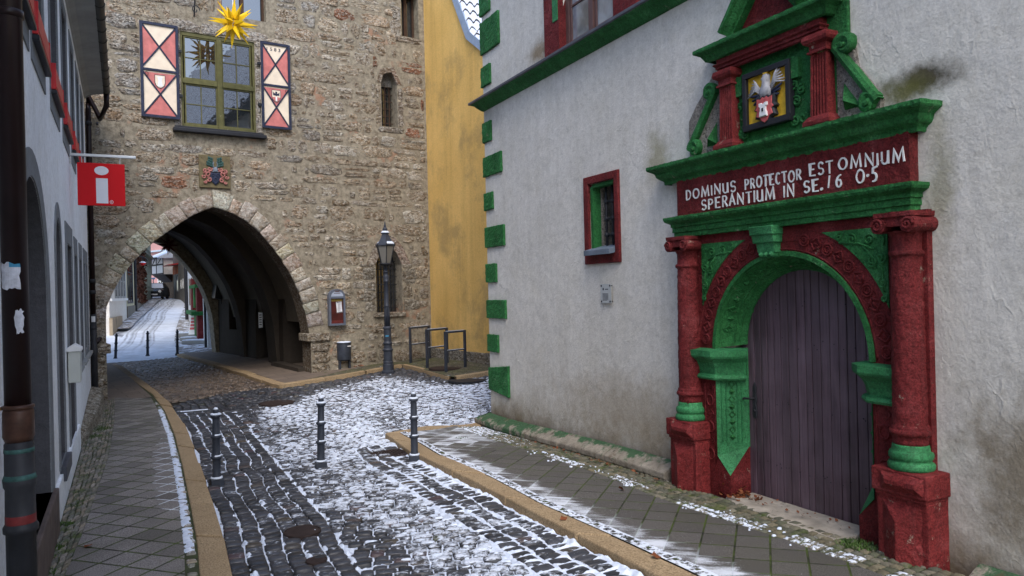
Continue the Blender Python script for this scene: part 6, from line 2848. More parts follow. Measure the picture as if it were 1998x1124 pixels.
g = G()
hx, hz = PC + .635, .93
pl_ = [(-.022, -.16), (.022, -.16), (.03, -.10), (.018, -.04), (.03, .02), (.018, .08), (.026, .13), (0, .19), (-.026, .13), (-.018, .08), (-.03, .02), (-.018, -.04), (-.03, -.10)]
relief(g, [(hx + a_, hz + b_) for a_, b_ in pl_], WF, DB, DB + .014, 0, .8)
g.tube([WF(hx, hz + .03, DB + .01), WF(hx, hz + .03, DB + .06), WF(hx + .09, hz + .025, DB + .065), WF(hx + .11, hz + .01, DB + .06)], .010, 6)
g.lathe(WF(hx, hz - .09, DB + .012), [(.016, 0), (.012, .012)], 8, (-1, 0, 0))
g.build('handle', 'darkiron', dr, smooth=False)
# worn limestone threshold
g = G()
n = 10
th_ = [(PC - .62, -.02)]
P_ = [(4.18, .30), (4.55, .27), (5.0, .24), (5.35, .22), (5.58, .14), (5.56, -.2), (4.16, -.2)]
zt = .025
g.prism([WF(s, -.25, d) for s, d in P_], [WF(s, zt + .02 * (5.5 - s) * .5, d) for s, d in P_])
tag(weather(g.build('threshold', paint('worn_limestone', (.34, .30, .245), .9, .3, 5, .6, 30, .01, wear=((.09, .07, .05), .60)), dr), .012, .08, 3, .02))


# ================================================================== LEFT HOUSE
LF = lambda s, h, d=0.0: LEF.pt(s, h, -d)            # d towards the street
LI = lambda e, z, d: LF(e, z, -d)
lh = thing('plastered_house', LF(3, 0, -4), 'pale plastered house with grey window surrounds and red flower boxes on the left', 'house')
D1 = arch_pts(-1.02, 1.02, .40, 2.05, 3.03, 20)
D2 = arch_pts(2.12, 2.82, .42, 2.60, 2.96, 12)
W3 = rect(3.86, .0, 4.75, 2.78)
LOWS = [(5.42, 6.02), (6.75, 7.4), (8.1, 8.65), (9.0, 9.5)]
UPS = [(-1.05, -.15), (.30, 1.20), (2.05, 2.95), (3.75, 4.6), (5.45, 6.2), (7.0, 7.7), (8.5, 9.15)]
holes = [D1, D2, W3] + [rect(a, 1.22, b_, 2.72) for a, b_ in LOWS] + [rect(a, 4.36, b_, 5.72) for a, b_ in UPS]
g = G()
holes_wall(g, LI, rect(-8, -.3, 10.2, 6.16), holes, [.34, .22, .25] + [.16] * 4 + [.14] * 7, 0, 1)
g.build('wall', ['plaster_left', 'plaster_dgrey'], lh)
g = G()
g.poly([LF(10.2, -.3), LF(10.2, 6.6), LF(10.2, 6.6, -8), LF(10.2, -.3, -8)])
g.poly([LF(-8, -.3), LF(-8, 6.6), LF(-8, 6.6, -8), LF(-8, -.3, -8)])
g.build('end_wall', 'plaster_left', lh)
g = G()
g.prism([LF(-8.2, 6.25, .40), LF(-8.2, 9.6, -4), LF(-8.2, 6.25, -8.6)], [LF(10.3, 6.25, .40), LF(10.3, 9.6, -4), LF(10.3, 6.25, -8.6)])
g.build('roof', 'tilegrey', lh)
# boarded eaves with a cove
g = G()
pr = [(.0, 6.06), (.03, 6.10), (.10, 6.14), (.20, 6.16), (.34, 6.18), (.35, 6.26)]
a = g.ring([LF(-8, h, d) for d, h in pr])
for s in np.linspace(-8, 10.25, 40)[1:]:
    b_ = g.ring([LF(s, h, d) for d, h in pr])
    g.bridge(a, b_, False)
    a = b_
g.face(a)
g.build('eaves', 'soffit', lh)
# gutter
g = G()
n = 9
prev = None
for s in np.linspace(-8, 10.32, 60):
    rr = g.ring([LF(s, 6.23 - .065 * math.sin(PI * k / (n - 1)), .39 - .065 * math.cos(PI * k / (n - 1))) for k in range(n)])
    if prev:
        g.bridge(prev, rr, False)
    prev = rr
g.face(prev)
for s in np.arange(-7.5, 10.3, .55):
    g.tube([LF(s, 6.235 - .072 * math.sin(PI * k / 8), .39 - .072 * math.cos(PI * k / 8)) for k in range(9)], .008, 4)
gt = g.build('gutter', paint('old_gutter', (.045, .045, .038), .5, .3, 6, .2), lh)
so_ = gt.modifiers.new('thick', 'SOLIDIFY')
so_.thickness = .006


# grey plaster surrounds, a touch proud of the wall
def surround(P, Q, name='surround', mat='plaster_grey', d=.012):
    g_ = G()
    holes_wall(g_, lambda e, z, dd: LF(e, z, d - dd), Q, [P], d)
    a_ = g_.ring([LF(p[0], p[1], d) for p in Q])
    c_ = g_.ring([LF(p[0], p[1], -.005) for p in Q])
    g_.bridge(a_, c_)
    return g_.build(name, mat, lh)


eps = .004
surround(arch_pts(-1.02 - eps, 1.02 + eps, .40, 2.05, 3.03 + eps, 20), arch_pts(-1.30, 1.30, .36, 2.05, 3.24, 20), 'door_surround')
surround(arch_pts(2.12 - eps, 2.82 + eps, .42, 2.60, 2.96 + eps, 12), arch_pts(1.98, 2.94, .38, 2.60, 3.12, 12), 'door_surround')
surround(rect(3.86 - eps, .0, 4.75 + eps, 2.78 + eps), rect(3.58, -.02, 4.92, 3.03), 'door_surround')
for a, b_ in LOWS:
    surround(rect(a - eps, 1.22 - eps, b_ + eps, 2.72 + eps), rect(a - .12, 1.10, b_ + .12, 2.97), 'surround')
for a, b_ in UPS:
    surround(rect(a - eps, 4.36 - eps, b_ + eps, 5.72 + eps), rect(a - .13, 3.98, b_ + .13, 5.86), 'surround')

# arched doorway: inner order, boarded leaf, steps
g = G()
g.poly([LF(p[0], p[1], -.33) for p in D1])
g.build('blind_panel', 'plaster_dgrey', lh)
g = G()
P2_ = arch_pts(-.82, .82, .40, 2.0, 2.82, 20)
holes_wall(g, lambda e, z, d: LF(e, z, -.20 - d), D1, [P2_], .13)
g.build('inner_order', 'plaster_grey', lh)
g = G()
g.box(lambda x, y, z: LF(x, z, y), (-1.25, -.3, -.1), (1.18, .05, .40))
g.build('door_step', paint('dark_step', (.12, .092, .08), .7, .3, 6, .3), lh, bevel=.01)
g = G()
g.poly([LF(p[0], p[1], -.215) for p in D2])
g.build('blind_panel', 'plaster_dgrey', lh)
g = G()
g.box(lambda x, y, z: LF(x, z, y), (2.05, -.05, .26), (2.9, .06, .41))
g.build('sill', 'lead', lh, bevel=.01)
g = G()
g.poly([LF(3.86, 0, -.24), LF(4.75, 0, -.24), LF(4.75, 2.78, -.24), LF(3.86, 2.78, -.24)])
for x in (3.86, 4.68):
    g.box(lambda x_, y, z: LF(x_, z, y), (x, -.24, 0), (x + .07, -.17, 2.78))
g.box(lambda x_, y, z: LF(x_, z, y), (3.86, -.24, 2.7), (4.75, -.17, 2.78))
g.build('house_door', paint('mauve_grey_door', (.105, .075, .078), .5, .2), lh)
for a, b_ in LOWS:
    g = G()
    g.poly([LF(a, 1.22, -.13), LF(b_, 1.22, -.13), LF(b_, 2.72, -.13), LF(a, 2.72, -.13)])
    pn = g.build('window', 'glass', lh)
    g = G()
    m_ = (a + b_) / 2
    for q in ((a, 1.22, a + .06, 2.72), (b_ - .06, 1.22, b_, 2.72), (m_ - .04, 1.22, m_ + .04, 2.72), (a, 1.22, b_, 1.28), (a, 2.66, b_, 2.72), (a, 2.1, b_, 2.14)):
        g.box(lambda x, y, z: LF(x, z, y), (q[0], -.14, q[1]), (q[2], -.09, q[3]))
    g.build('frame', 'white', pn)
    g = G()
    g.box(lambda x, y, z: LF(x, z, y), (a - .12, -.1, 1.06), (b_ + .12, .07, 1.11))
    g.build('sill', 'soffit', pn, bevel=.006)
for a, b_ in UPS:
    g = G()
    g.poly([LF(a, 4.36, -.12), LF(b_, 4.36, -.12), LF(b_, 5.72, -.12), LF(a, 5.72, -.12)])
    pn = g.build('upper_window', 'glass', lh)
    g = G()
    m_ = (a + b_) / 2
    for q in ((a, 4.36, a + .06, 5.72), (b_ - .06, 4.36, b_, 5.72), (m_ - .045, 4.36, m_ + .045, 5.72), (a, 4.36, b_, 4.42), (a, 5.66, b_, 5.72), (a, 5.2, b_, 5.25)):
        g.box(lambda x, y, z: LF(x, z, y), (q[0], -.13, q[1]), (q[2], -.07, q[3]))
    g.build('frame', 'white', pn)
    # red window box
    g = G()
    s0, s1 = a - .10, b_ + .10
    g.box(lambda x, y, z: LF(x, z, y), (s0, .003, 4.20), (s1, .012, 4.36))
    g.box(lambda x, y, z: LF(x, z, y), (s0, .038, 4.20), (s1, .052, 4.42))
    for s in (s0, s1 - .02):
        g.box(lambda x, y, z: LF(x, z, y), (s, .003, 4.20), (s + .02, .056, 4.45))
    g.box(lambda x, y, z: LF(x, z, y), (s0, .003, 4.19), (s1, .052, 4.205))
    g.box(lambda x, y, z: LF(x, z, y), (s0, .052, 4.225), (s1, .057, 4.24))
    g.build('flower_box', 'boxred', lh, bevel=.004)
    g = G()
    g.box(lambda x, y, z: LF(x, z, y), (s0 - .02, .0, 4.14), (s1 + .02, .062, 4.18))
    g.build('window_ledge', 'black', lh, bevel=.006)
# stone plinth and plank by the far end
gbk = G()
random.seed(19)
s = 5.4
while s < 10.2:
    L = random.uniform(.6, 1.1)
    g = G()
    g.col = (.40, .37, .30)
    w0, w1 = .05 + .20 * min(1, (s - 5.4) / 3.0), .05 + .20 * min(1, (s + L - 5.4) / 3.0)
    h0, h1 = .10 + .20 * min(1, (s - 5.4) / 4), .10 + .20 * min(1, (s + L - 5.4) / 4)
    e_ = min(s + L, 10.25)
    g.hexa([LF(s, -.2, 0), LF(e_, -.2, 0), LF(e_, -.2, w1), LF(s, -.2, w0), LF(s, h0 + .06, 0), LF(e_, h1 + .06, 0), LF(e_, h1, w1 * .8), LF(s, h0, w0 * .8)])
    weather(g.build('plinth_stone', 'masonry', lh, colattr=True), .02, .1, 4, .02)
    s += L + .008
g = G()
g.box(lambda x, y, z: LF(x, z, y), (-4.5, .0, -.2), (5.4, .03, .34))
g.build('plinth_band', 'plaster_left', lh)


# --- downpipes
def downpipe(name, path, segs, rings=()):
    """path polyline; segs: list of (z_top, z_bot, r, material)"""


dp = thing('downpipe', LF(-3.0, 0, .1), 'thick brown downpipe with cast iron foot, nearest on the left edge', 'downpipe')
pc = LEF
# axis from the sight line of the pipe, 0.11 m off the wall
q = ray(30, 580)
o_ = LEF.p - LEF.n * .115
t = (o_ - CAM).dot(LEF.n) / q.dot(LEF.n)
PX = CAM + q * t
px, py = PX.x, PX.y
zc = lambda yy: CAMH + (CAM + ray(48, yy) * ((o_ - CAM).dot(LEF.n) / ray(48, yy).dot(LEF.n))).z - CAMH
DZ = math.hypot(px, py) * math.cos(math.atan2(px, py) - YAW)
RP = 23 / FPX * DZ
g = G()
g.lathe((px, py, 0), [(RP, zc(842)), (RP, 7.0)], 24)
g.build('upper_pipe', 'pipe_brown', dp, smooth=True)
M['copper'] = paint('worn_copper_brown', (.065, .032, .022), .4, .4, 14, .2)
for pr in ([(1.02, 845), (1.18, 835), (1.16, 790), (1.06, 782)], [(1.0, 785), (1.22, 783), (1.22, 778), (1, 776)], [(1, 112), (1.12, 111), (1.12, 100), (1, 99)], [(1, 80), (1.06, 79), (1.06, 73), (1, 72)]):
    g = G()
    g.lathe((px, py, 0), [(RP * a_, zc(b_)) for a_, b_ in pr], 24)
    g.build('pipe_collar', 'copper' if pr[0][1] > 500 else 'pipe_brown', dp, smooth=True)
g = G()
g.lathe((px, py, 0), [(RP * 1.12, -.2), (RP * 1.12, zc(1022)), (RP * 1.3, zc(1020)), (RP * 1.32, zc(1010)), (RP * 1.14, zc(1003)), (RP * 1.1, zc(936)), (RP * 1.22, zc(930)), (RP * 1.26, zc(918)), (RP * 1.12, zc(910)), (RP * 1.1, zc(850)), (RP * .9, zc(842))], 24)
g.build('foot_pipe', 'pipe_grey', dp, smooth=True)
g = G()
g.lathe((px, py, 0), [(RP * 1.14, zc(1004)), (RP * 1.145, zc(1002)), (RP * 1.145, zc(988)), (RP * 1.12, zc(985))], 24)
g.build('red_band', paint('dull_red_band', (.16, .025, .025), .5, .3, 20), dp, smooth=True)
g = G()
g.lathe((px, py, 0), [(RP * 1.10, zc(921)), (RP * 1.27, zc(917)), (RP * 1.13, zc(908))], 24)
g.lathe((px, py, 0), [(RP * 1.06, zc(867)), (RP * 1.14, zc(865)), (RP * 1.12, zc(858))], 24)
g.build('verdigris_ring', 'verdigris', dp, smooth=True)
# torn stickers on the pipe
random.seed(6)
for (ya, yb, a0_, a1_) in ((520, 565, -1.15, .35), (602, 645, -.05, .55)):
    g = G()
    fa = math.atan2(-px, -py)         # direction pipe -> camera
    ring_prev = None
    for k in range(7):
        zz = zc(yb) + (zc(ya) - zc(yb)) * k / 6
        rr = []
        for j in range(9):
            a_ = a0_ + (a1_ - a0_) * j / 8 + (random.uniform(-.10, .10) if j in (0, 8) else 0)
            zz_ = zz + (random.uniform(-.008, .008) if k in (0, 6) else 0)
            az = math.atan2(-py, -px) + a_
            rr.append(g.vert((px + RP * 1.02 * math.cos(az), py + RP * 1.02 * math.sin(az), zz_)))
        if ring_prev:
            g.bridge(ring_prev, rr, False)
            if k == 6 and ya < 600:
                for i in range(1, 5):
                    g.mi[-i] = 1
        ring_prev = rr
    st = g.build('torn_sticker', [paint('torn_paper', (.50, .51, .56), .7, .25, 30, .3, 60, .004, wear=((.10, .10, .12), .66)), 'blueink'], dp)
# bracket into the wall
g = G()
g.tube([(px, py, zc(782)), LF((PX - LEF.p).dot(LEF.e), zc(782), 0)], .009, 6)
g.build('wall_bracket', paint('tarnished_brass', (.28, .15, .04), .5, .2), dp)

# pair of pipes at the far corner
dq = thing('downpipe', LF(10.0, 0, .1), 'two brown rain pipes running down the corner between pale house and tower', 'downpipe')
g = G()


def corner(px_, d_=.12, s_=None):
    s, z_ = LEF.see(px_, 500, -d_)
    v = LF(s, 0, d_)
    return v


g = G()
A = Vector((-1.02, 16.98, 0))
A = CAM + ray(180.5, 560) * (17.2 / (ray(180.5, 560).dot(c_f) * 1.0) * 0.88)
A.z = 0
A2 = CAM + ray(197, 560) * (17.2 / (ray(197, 560).dot(c_f)) * 0.90)
A2.z = 0
ga = LF(10.2, 6.2, .39)
zpx = lambda pt, py_: CAMH + ray(190, py_).z / ray(190, py_).dot(c_f) * (pt - CAM).dot(c_f)
up_v = Vector((0, 0, 1))
g.tube([ga - up_v * .02, ga - up_v * .25, Vector((A2.x, A2.y, 5.55)).lerp(ga, .35), Vector((A.x, A.y, zpx(A, 185))), Vector((A.x, A.y, zpx(A, 215))), Vector((A.x, A.y, zpx(A, 618)))], .052, 12)
g.tube([Vector((A2.x + .15, A2.y, zpx(A2, 135))), Vector((A2.x + .22, A2.y, zpx(A2, 150))), Vector((A2.x + .2, A2.y, zpx(A2, 180))), Vector((A2.x + .03, A2.y, zpx(A2, 193))), Vector((A2.x, A2.y, zpx(A2, 215))), Vector((A2.x, A2.y, zpx(A2, 640))), Vector((A2.x - .03, A2.y, zpx(A2, 658))), Vector((A.x + .05, A.y, zpx(A, 668)))], .045, 12)
g.build('pipe', 'pipe_brown', dq, smooth=True)
g = G()
g.lathe((A.x, A.y, 0), [(.062, -.1), (.062, zpx(A, 690)), (.07, zpx(A, 688)), (.07, zpx(A, 680)), (.06, zpx(A, 678)), (.06, zpx(A, 618)), (.05, zpx(A, 612))], 14)
g.build('foot_pipe', 'pipe_grey', dq, smooth=True)
g = G()
for (P_, yy) in ((A, 548), (A, 240), (A2, 242), (A2, 570), (A, 570), (A, 640)):
    g.lathe((P_.x, P_.y, zpx(P_, yy)), [(.05, -.04), (.063, -.035), (.063, .035), (.05, .04)], 14)
g.build('clamp', 'pipe_grey', dq, smooth=True)
g = G()
az = math.atan2(-A.y, -A.x)
for k in range(1):
    rr = [(A.x + .063 * math.cos(az + a_), A.y + .063 * math.sin(az + a_)) for a_ in np.linspace(-.6, .6, 6)]
    lo_ = g.ring([(x, y, zpx(A, 628)) for x, y in rr])
    hi_ = g.ring([(x, y, zpx(A, 617)) for x, y in rr])
    g.bridge(lo_, hi_, False)
g.build('sticker', 'paper', dq)

# --- information sign on a bracket
sgn = thing('information_sign', LF(4.87, 3.9, .5), 'red square sign with a white letter i hanging from a metal arm', 'sign')
s_a, h_a = 4.87, 4.03
_, = [0]
arm_end = LF(s_a, h_a, 1.16)


def onarm(px_, py_):
    """sight line onto the vertical plane through the arm, perpendicular to the wall"""
    q_ = ray(px_, py_)
    o = LEF.pt(s_a, 0)
    t_ = (o - CAM).dot(LEF.e) / q_.dot(LEF.e)
    p_ = CAM + q_ * t_
    return -(p_ - o).dot(LEF.n), p_.z


SGf = lambda x, y, z: LF(s_a + y, z, x)               # x away from wall, y along, z up
dA, zA = onarm(136, 301)
dB, zB = onarm(265, 307)
TLs, TRs, BLs, BRs = onarm(150, 318), onarm(243, 320), onarm(150, 401.5), onarm(242, 401.5)
g = G()
g.box(SGf, (0, -.022, zA - .018), (dB, .022, zA + .018))
g.box(SGf, (-.01, -.05, zA - .12), (.012, .05, zA + .10))
g.build('arm', 'alu', sgn, bevel=.004)
x0, x1 = TLs[0], TRs[0]
zt_, zb_ = (TLs[1] + TRs[1]) / 2, (BLs[1] + BRs[1]) / 2
g = G()
g.box(SGf, (x0, -.018, zb_), (x1, .018, zt_))
pnl = g.build('panel', 'signred', sgn, bevel=.006)
g = G()
W_, H_ = x1 - x0, zt_ - zb_
cx_ = x0 + W_ * .50
g.poly([SGf(x0 + W_ * .385, -.0195, zb_ + H_ * .055), SGf(x0 + W_ * .635, -.0195, zb_ + H_ * .055), SGf(x0 + W_ * .635, -.0195, zb_ + H_ * .645), SGf(x0 + W_ * .385, -.0195, zb_ + H_ * .645)])
g.poly([SGf(x0 + W_ * .505 + W_ * .15 * math.cos(a_), -.0195, zb_ + H_ * .825 + H_ * .105 * math.sin(a_)) for a_ in np.linspace(0, 2 * PI, 28, endpoint=False)])
g.tube([SGf(x0 + W_ * .705 + W_ * .034 * math.cos(a_), -.0195, zb_ + H_ * .09 + H_ * .04 * math.sin(a_)) for a_ in np.linspace(0, 2 * PI, 14, endpoint=False)], .003, 4, True)
put_text(g, 'R', lambda e, z, d: SGf(e, -.0195 - d, z), x0 + W_ * .69, zb_ + H_ * .072, x0 + W_ * .722, H_ * .037, .0, 0, .02)
g.build('letter', 'signwhite', pnl, fix=False)
g = G()
for x in (x0 + W_ * .1, x0 + W_ * .9):
    g.tube([SGf(x, 0, zt_ - .01), SGf(x, 0, zA)], .005, 5)
g.build('hanger', 'alu', sgn)

# --- letter box
mb = thing('letter_box', LF(3.7, 1.2, .1), 'grey metal letter box with a small gabled lid on the left wall', 'letter box')
s_m = 3.42
def onm(px_, py_):
    q_ = ray(px_, py_)
    o = LEF.pt(s_m, 0)
    t_ = (o - CAM).dot(LEF.e) / q_.dot(LEF.e)
    p_ = CAM + q_ * t_
    return -(p_ - o).dot(LEF.n), p_.z


d0_, zt0 = onm(131, 685)
d1_, zt1 = onm(156, 683)
_, zb0 = onm(144, 747)
_, zpk = onm(143, 672)
d0_ = max(.01, d0_)
MF = lambda x, y, z: LF(s_m + y, z, x)
g = G()
g.box(MF, (d0_, 0, zb0), (d1_, .34, zt0))
g.build('body', 'mailbox', mb, bevel=.008)
g = G()
dm = (d0_ + d1_) / 2
a = [MF(d0_ - .015, -.02, zt0 - .01), MF(d1_ + .015, -.02, zt0 - .01), MF(d1_ + .015, -.02, zt0 + .025), MF(dm, -.02, zpk), MF(d0_ - .015, -.02, zt0 + .025)]
b_ = [MF(d0_ - .015, .36, zt0 - .01), MF(d1_ + .015, .36, zt0 - .01), MF(d1_ + .015, .36, zt0 + .025), MF(dm, .36, zpk), MF(d0_ - .015, .36, zt0 + .025)]
g.prism(a, b_)
g.build('lid', 'white', mb, bevel=.004)


# ================================================================== YELLOW HOUSE behind
YF = lambda e, z, d=0.0: YEL.pt(e, z, d)             # n of this plane points to -X side? d>0 = into the house handled below
_ns = -1 if YEL.n.x < 0 else 1
YI = lambda e, z, d=0.0: YEL.pt(e, z, d * _ns)       # d into the house
yh = thing('yellow_house', YI(-3, 0, 3), 'tall yellow plastered house with a snow-covered tile roof between tower and white house', 'house')
g = G()
# gable outline: eaves near the camera, rising to the back; verge with a kink
EV = [(-9.0, 4.6), (-2.86, 7.62), (-2.23, 8.10), (-1.59, 9.28), (.3, 12.9), (3.0, 12.9), (3.0, -.3), (-9.0, -.3)]
EV = [(-2.95, 7.56), (-2.23, 8.10), (-1.59, 9.28), (.3, 12.9), (3.0, 12.9), (3.0, -.3), (-3.6, -.3), (-3.6, 7.1)]
holes_wall(g, YI, EV, [], 0)
g.poly([YI(-3.6, -.3), YI(-3.6, 7.1), YI(-3.6, 7.1, 5), YI(-3.6, -.3, 5)])
g.build('wall', 'yellow', yh)
g = G()
VO = [(-3.6, 7.12), (-2.95, 7.60), (-2.23, 8.12), (-1.59, 9.30), (.3, 12.92)]
VI_ = [(-3.55, 7.40), (-2.95, 7.83), (-2.42, 8.22), (-1.88, 9.20), (.0, 12.92)]
for d0, d1 in ((-.06, .05),):
    a = g.ring([YI(e, z, d0) for e, z in VO])
    b_ = g.ring([YI(e, z, d0) for e, z in VI_])
    c_ = g.ring([YI(e, z, d1) for e, z in VI_])
    dd = g.ring([YI(e, z, d1) for e, z in VO])
    g.bridge(a, b_, False)
    g.bridge(b_, c_, False)
    g.bridge(dd, a, False)
g.build('verge_board', 'fascia', yh)
# pantiles under snow: wavy rows, stepped
pantiles(lambda e, z, x: YI(e, z, x), VI_, -.05, 4.2).build('snowy_tiles', ['snow', 'tile'], yh, smooth=True)
g = G()
random.seed(23)
e_ = -3.6
while e_ < .02:
    L = min(random.uniform(.5, .9), .02 - e_)
    if L < .1:
        break
    g.col = random.choice([(.26, .235, .19), (.22, .20, .165), (.30, .265, .21)])
    g.box(lambda x, y, z: YI(x, z, y), (e_ + .005, -.05, -.1), (e_ + L - .005, .02, .58 + random.uniform(-.012, .012)))
    e_ += L
weather(g.build('base_stone', 'greenmoss', yh, colattr=True), .012, .08, 2, .012)


# ================================================================== STREET FURNITURE
def place_px(px, py, on_road=True):
    return on_ground(px, py, -KERB if on_road else 0.0)


# --- bollards
def make_bollard(loc, label, snow=True, group='bollards standing in the cobbled road', h=.88, s=1.0):
    t = thing('bollard', loc, label, 'bollard', group)
    x, y, z = loc
    g_ = G()
    bx_ = lambda a, b_, c_: (x + a, y + b_, z + c_)
    g_.hexa([bx_(-.075, -.06, -.06), bx_(.075, -.06, -.06), bx_(.075, .06, -.06), bx_(-.075, .06, -.06), bx_(-.07, -.055, .075), bx_(.07, -.055, .075), bx_(.07, .055, .075), bx_(-.07, .055, .075)])
    g_.build('foot', 'iron', t, bevel=.012)
    g_ = G()
    pr = [(.056, .06), (.056, .09), (.052, .10), (.046, .12)]
    for hh in (.32, .56):
        r_ = .050 - .012 * hh
        pr += [(r_, hh - .03), (r_ + .004, hh - .022), (r_ + .016, hh - .012), (r_ + .018, hh), (r_ + .016, hh + .010), (r_ + .003, hh + .018), (r_ - .001, hh + .03)]
    pr += [(.039, .76), (.042, .775), (.058, .785), (.062, .80), (.058, .812), (.036, .822), (.033, .835), (.036, .85), (.030, .872), (.014, .885), (.0, .888)]
    pr = [(a, b_ * h / .888) for a, b_ in pr]
    g_.lathe((x, y, z), pr, 20)
    g_.build('post', 'iron', t, smooth=True)
    if snow:
        g_ = G()
        k = h / .888
        g_.lathe((x, y, z), [(.038, .812 * k), (.060, .811 * k), (.061, .822 * k), (.045, .830 * k), (.034, .832 * k)], 18)
        for hh, rr in ((.573, .052), (.333, .057)):
            g_.lathe((x, y, z), [(.043, (hh + .000) * k), (rr, (hh - .004) * k), (rr - .004, (hh + .010) * k), (.044, (hh + .016) * k)], 18, a0=2.6, a1=5.4)
        g_.lathe((x, y, z), [(.03, .872 * k), (.018, .893 * k), (0, .898 * k)], 12)
        g_.lathe((x, y, z), [(.048, .077), (.070, .077), (.064, .094), (.05, .098)], 12)
        g_.build('snow_cap', 'snow', t, smooth=True)
    return t


b1 = make_bollard(place_px(423, 946), 'left one of the three near bollards, on the dark gutter setts by the left kerb')
b2 = copy_tree(b1, place_px(626, 912), 'middle one of the three near bollards, in the snowy middle of the road')
b3 = copy_tree(b1, place_px(809, 899), 'right one of the three near bollards, beside the drain grate and right kerb')
b2.scale = (1, 1, 1.0)
for bb, (rx, ry) in ((b1, (0, .010)), (b2, (0, .026)), (b3, (0, .006))):
    bb.rotation_euler = (rx, ry, random.uniform(-.3, .3))
fb = make_bollard(place_px(238 - 13, 703), 'leftmost slim black bollard at the far mouth of the archway', False, 'bollards at the far mouth of the archway', .95)
fb.rotation_euler = (0, .06, 0)
fb2 = copy_tree(fb, place_px(288, 697), 'middle slim black bollard at the far mouth of the archway')
fb2.rotation_euler = (0, .02, 0)
fb3 = copy_tree(fb, place_px(346, 694), 'rightmost slim black bollard at the far mouth of the archway')
fb3.rotation_euler = (0, .02, 0)

# --- street lamp
lb = place_px(758, 727)
lp = thing('street_lamp', lb, 'old-fashioned grey-blue lantern post with snow on its hood in front of the tower', 'lamp')
x, y, z = lb
dist = (lb - CAM).dot(c_f)
mpp = dist / FPX
LH = 293 * mpp
g = G()
S = LH / 3.55
pr = [(.165, -.05), (.165, .04), (.13, .06), (.125, .20), (.112, .22), (.118, .235), (.118, .26), (.105, .275), (.105, .50), (.115, .52), (.125, .54), (.115, .565), (.095, .58), (.092, .66), (.108, .68), (.112, .70), (.098, .725), (.09, .74), (.088, 1.02), (.10, 1.035), (.104, 1.06), (.09, 1.08), (.07, 1.10)]
g.lathe((x, y, z), [(a * S, b_ * S) for a, b_ in pr], 24)
g.build('base', 'iron', lp, smooth=False, bevel=.004)
g = G()
pr = [(.068, 1.08), (.062, 1.55), (.072, 1.56), (.072, 1.585), (.06, 1.6), (.055, 2.14), (.07, 2.15), (.07, 2.17), (.058, 2.18), (.07, 2.24), (.07, 2.28), (.052, 2.31), (.052, 2.36), (.07, 2.365), (.07, 2.39), (.045, 2.40), (.04, 2.55)]
g.lathe((x, y, z), [(a * S, b_ * S) for a, b_ in pr], 20)
for k in range(10):
    a = 2 * PI * k / 10
    g.tube([(x + .068 * S * math.cos(a), y + .068 * S * math.sin(a), z + 1.1 * S), (x + .060 * S * math.cos(a), y + .060 * S * math.sin(a), z + 1.54 * S)], .008, 5)
g.build('shaft', 'iron', lp, smooth=True)
LT = 2.56
g = G()
g.lathe((x, y, z), [(.05 * S, 2.50 * S), (.13 * S, 2.545 * S), (.16 * S, 2.55 * S), (.16 * S, 2.575 * S), (.04 * S, 2.58 * S)], 24)
for k in range(14):
    a = 2 * PI * k / 14
    pth = [(x + r_ * S * math.cos(a), y + r_ * S * math.sin(a), z + h_ * S) for r_, h_ in ((.155, 2.55), (.165, 2.49), (.14, 2.455), (.125, 2.48))]
    g.tube(pth, .007, 4)
g.tube([(x + .175 * S * math.cos(a), y + .175 * S * math.sin(a), z + 2.565 * S) for a in np.linspace(0, 2 * PI, 24, endpoint=False)], .010, 5, True)
g.build('gallery', 'darkiron', lp)
hexa_ = lambda r_, h_, ro=.35: [Vector((x + r_ * S * math.cos(ro + PI / 3 * k), y + r_ * S * math.sin(ro + PI / 3 * k), z + h_ * S)) for k in range(6)]
g = G()
a, b_ = g.ring(hexa_(.115, 2.58)), g.ring(hexa_(.215, 3.00))
g.bridge(a, b_)
g.face(a)
g.build('glass', 'milky', lp)
g = G()
for p_, q_ in zip(hexa_(.118, 2.575), hexa_(.22, 3.005)):
    g.tube([p_, q_], .011, 5)
g.tube(hexa_(.118, 2.58), .012, 5, True)
g.tube(hexa_(.222, 3.0), .016, 5, True)
for p_ in hexa_(.235, 3.01):
    g.lathe(p_, [(.012, -.03), (.018, 0), (.018, .02), (.008, .05)], 8)
g.build('lantern_frame', 'darkiron', lp)
g = G()
rings = [g.ring(hexa_(r_, h_)) for r_, h_ in ((.235, 3.0), (.23, 3.03), (.17, 3.10), (.115, 3.20), (.085, 3.27), (.085, 3.29))]
for p_, q_ in zip(rings[:-1], rings[1:]):
    g.bridge(p_, q_)
g.lathe((x, y, z), [(r_ * S, h_ * S) for r_, h_ in ((.095, 3.28), (.10, 3.30), (.06, 3.35), (.055, 3.37), (.065, 3.385), (.045, 3.42), (.025, 3.45), (.035, 3.47), (.02, 3.49), (.012, 3.52), (.022, 3.535), (.01, 3.555), (0, 3.60))], 14)
hd = g.build('hood', 'iron', lp)
g = G()
h0, h1 = hexa_(.232, 3.036), hexa_(.185, 3.088)
for k in range(6):
    if k in (1, 3):
        continue
    j = (k + 1) % 6
    lift = Vector((0, 0, .018))
    a, b_, c_, d_ = h0[k], h0[j], h1[j].lerp(h1[k], .12), h1[k].lerp(h1[j], .12)
    m_ = a.lerp(b_, .5)
    g.prism([a, m_, b_, c_, d_], [a + lift * .5, m_ + lift, b_ + lift * .5, c_ + lift * .6, d_ + lift * .6])
hh0, hh1 = hexa_(.185, 3.09), hexa_(.12, 3.195)
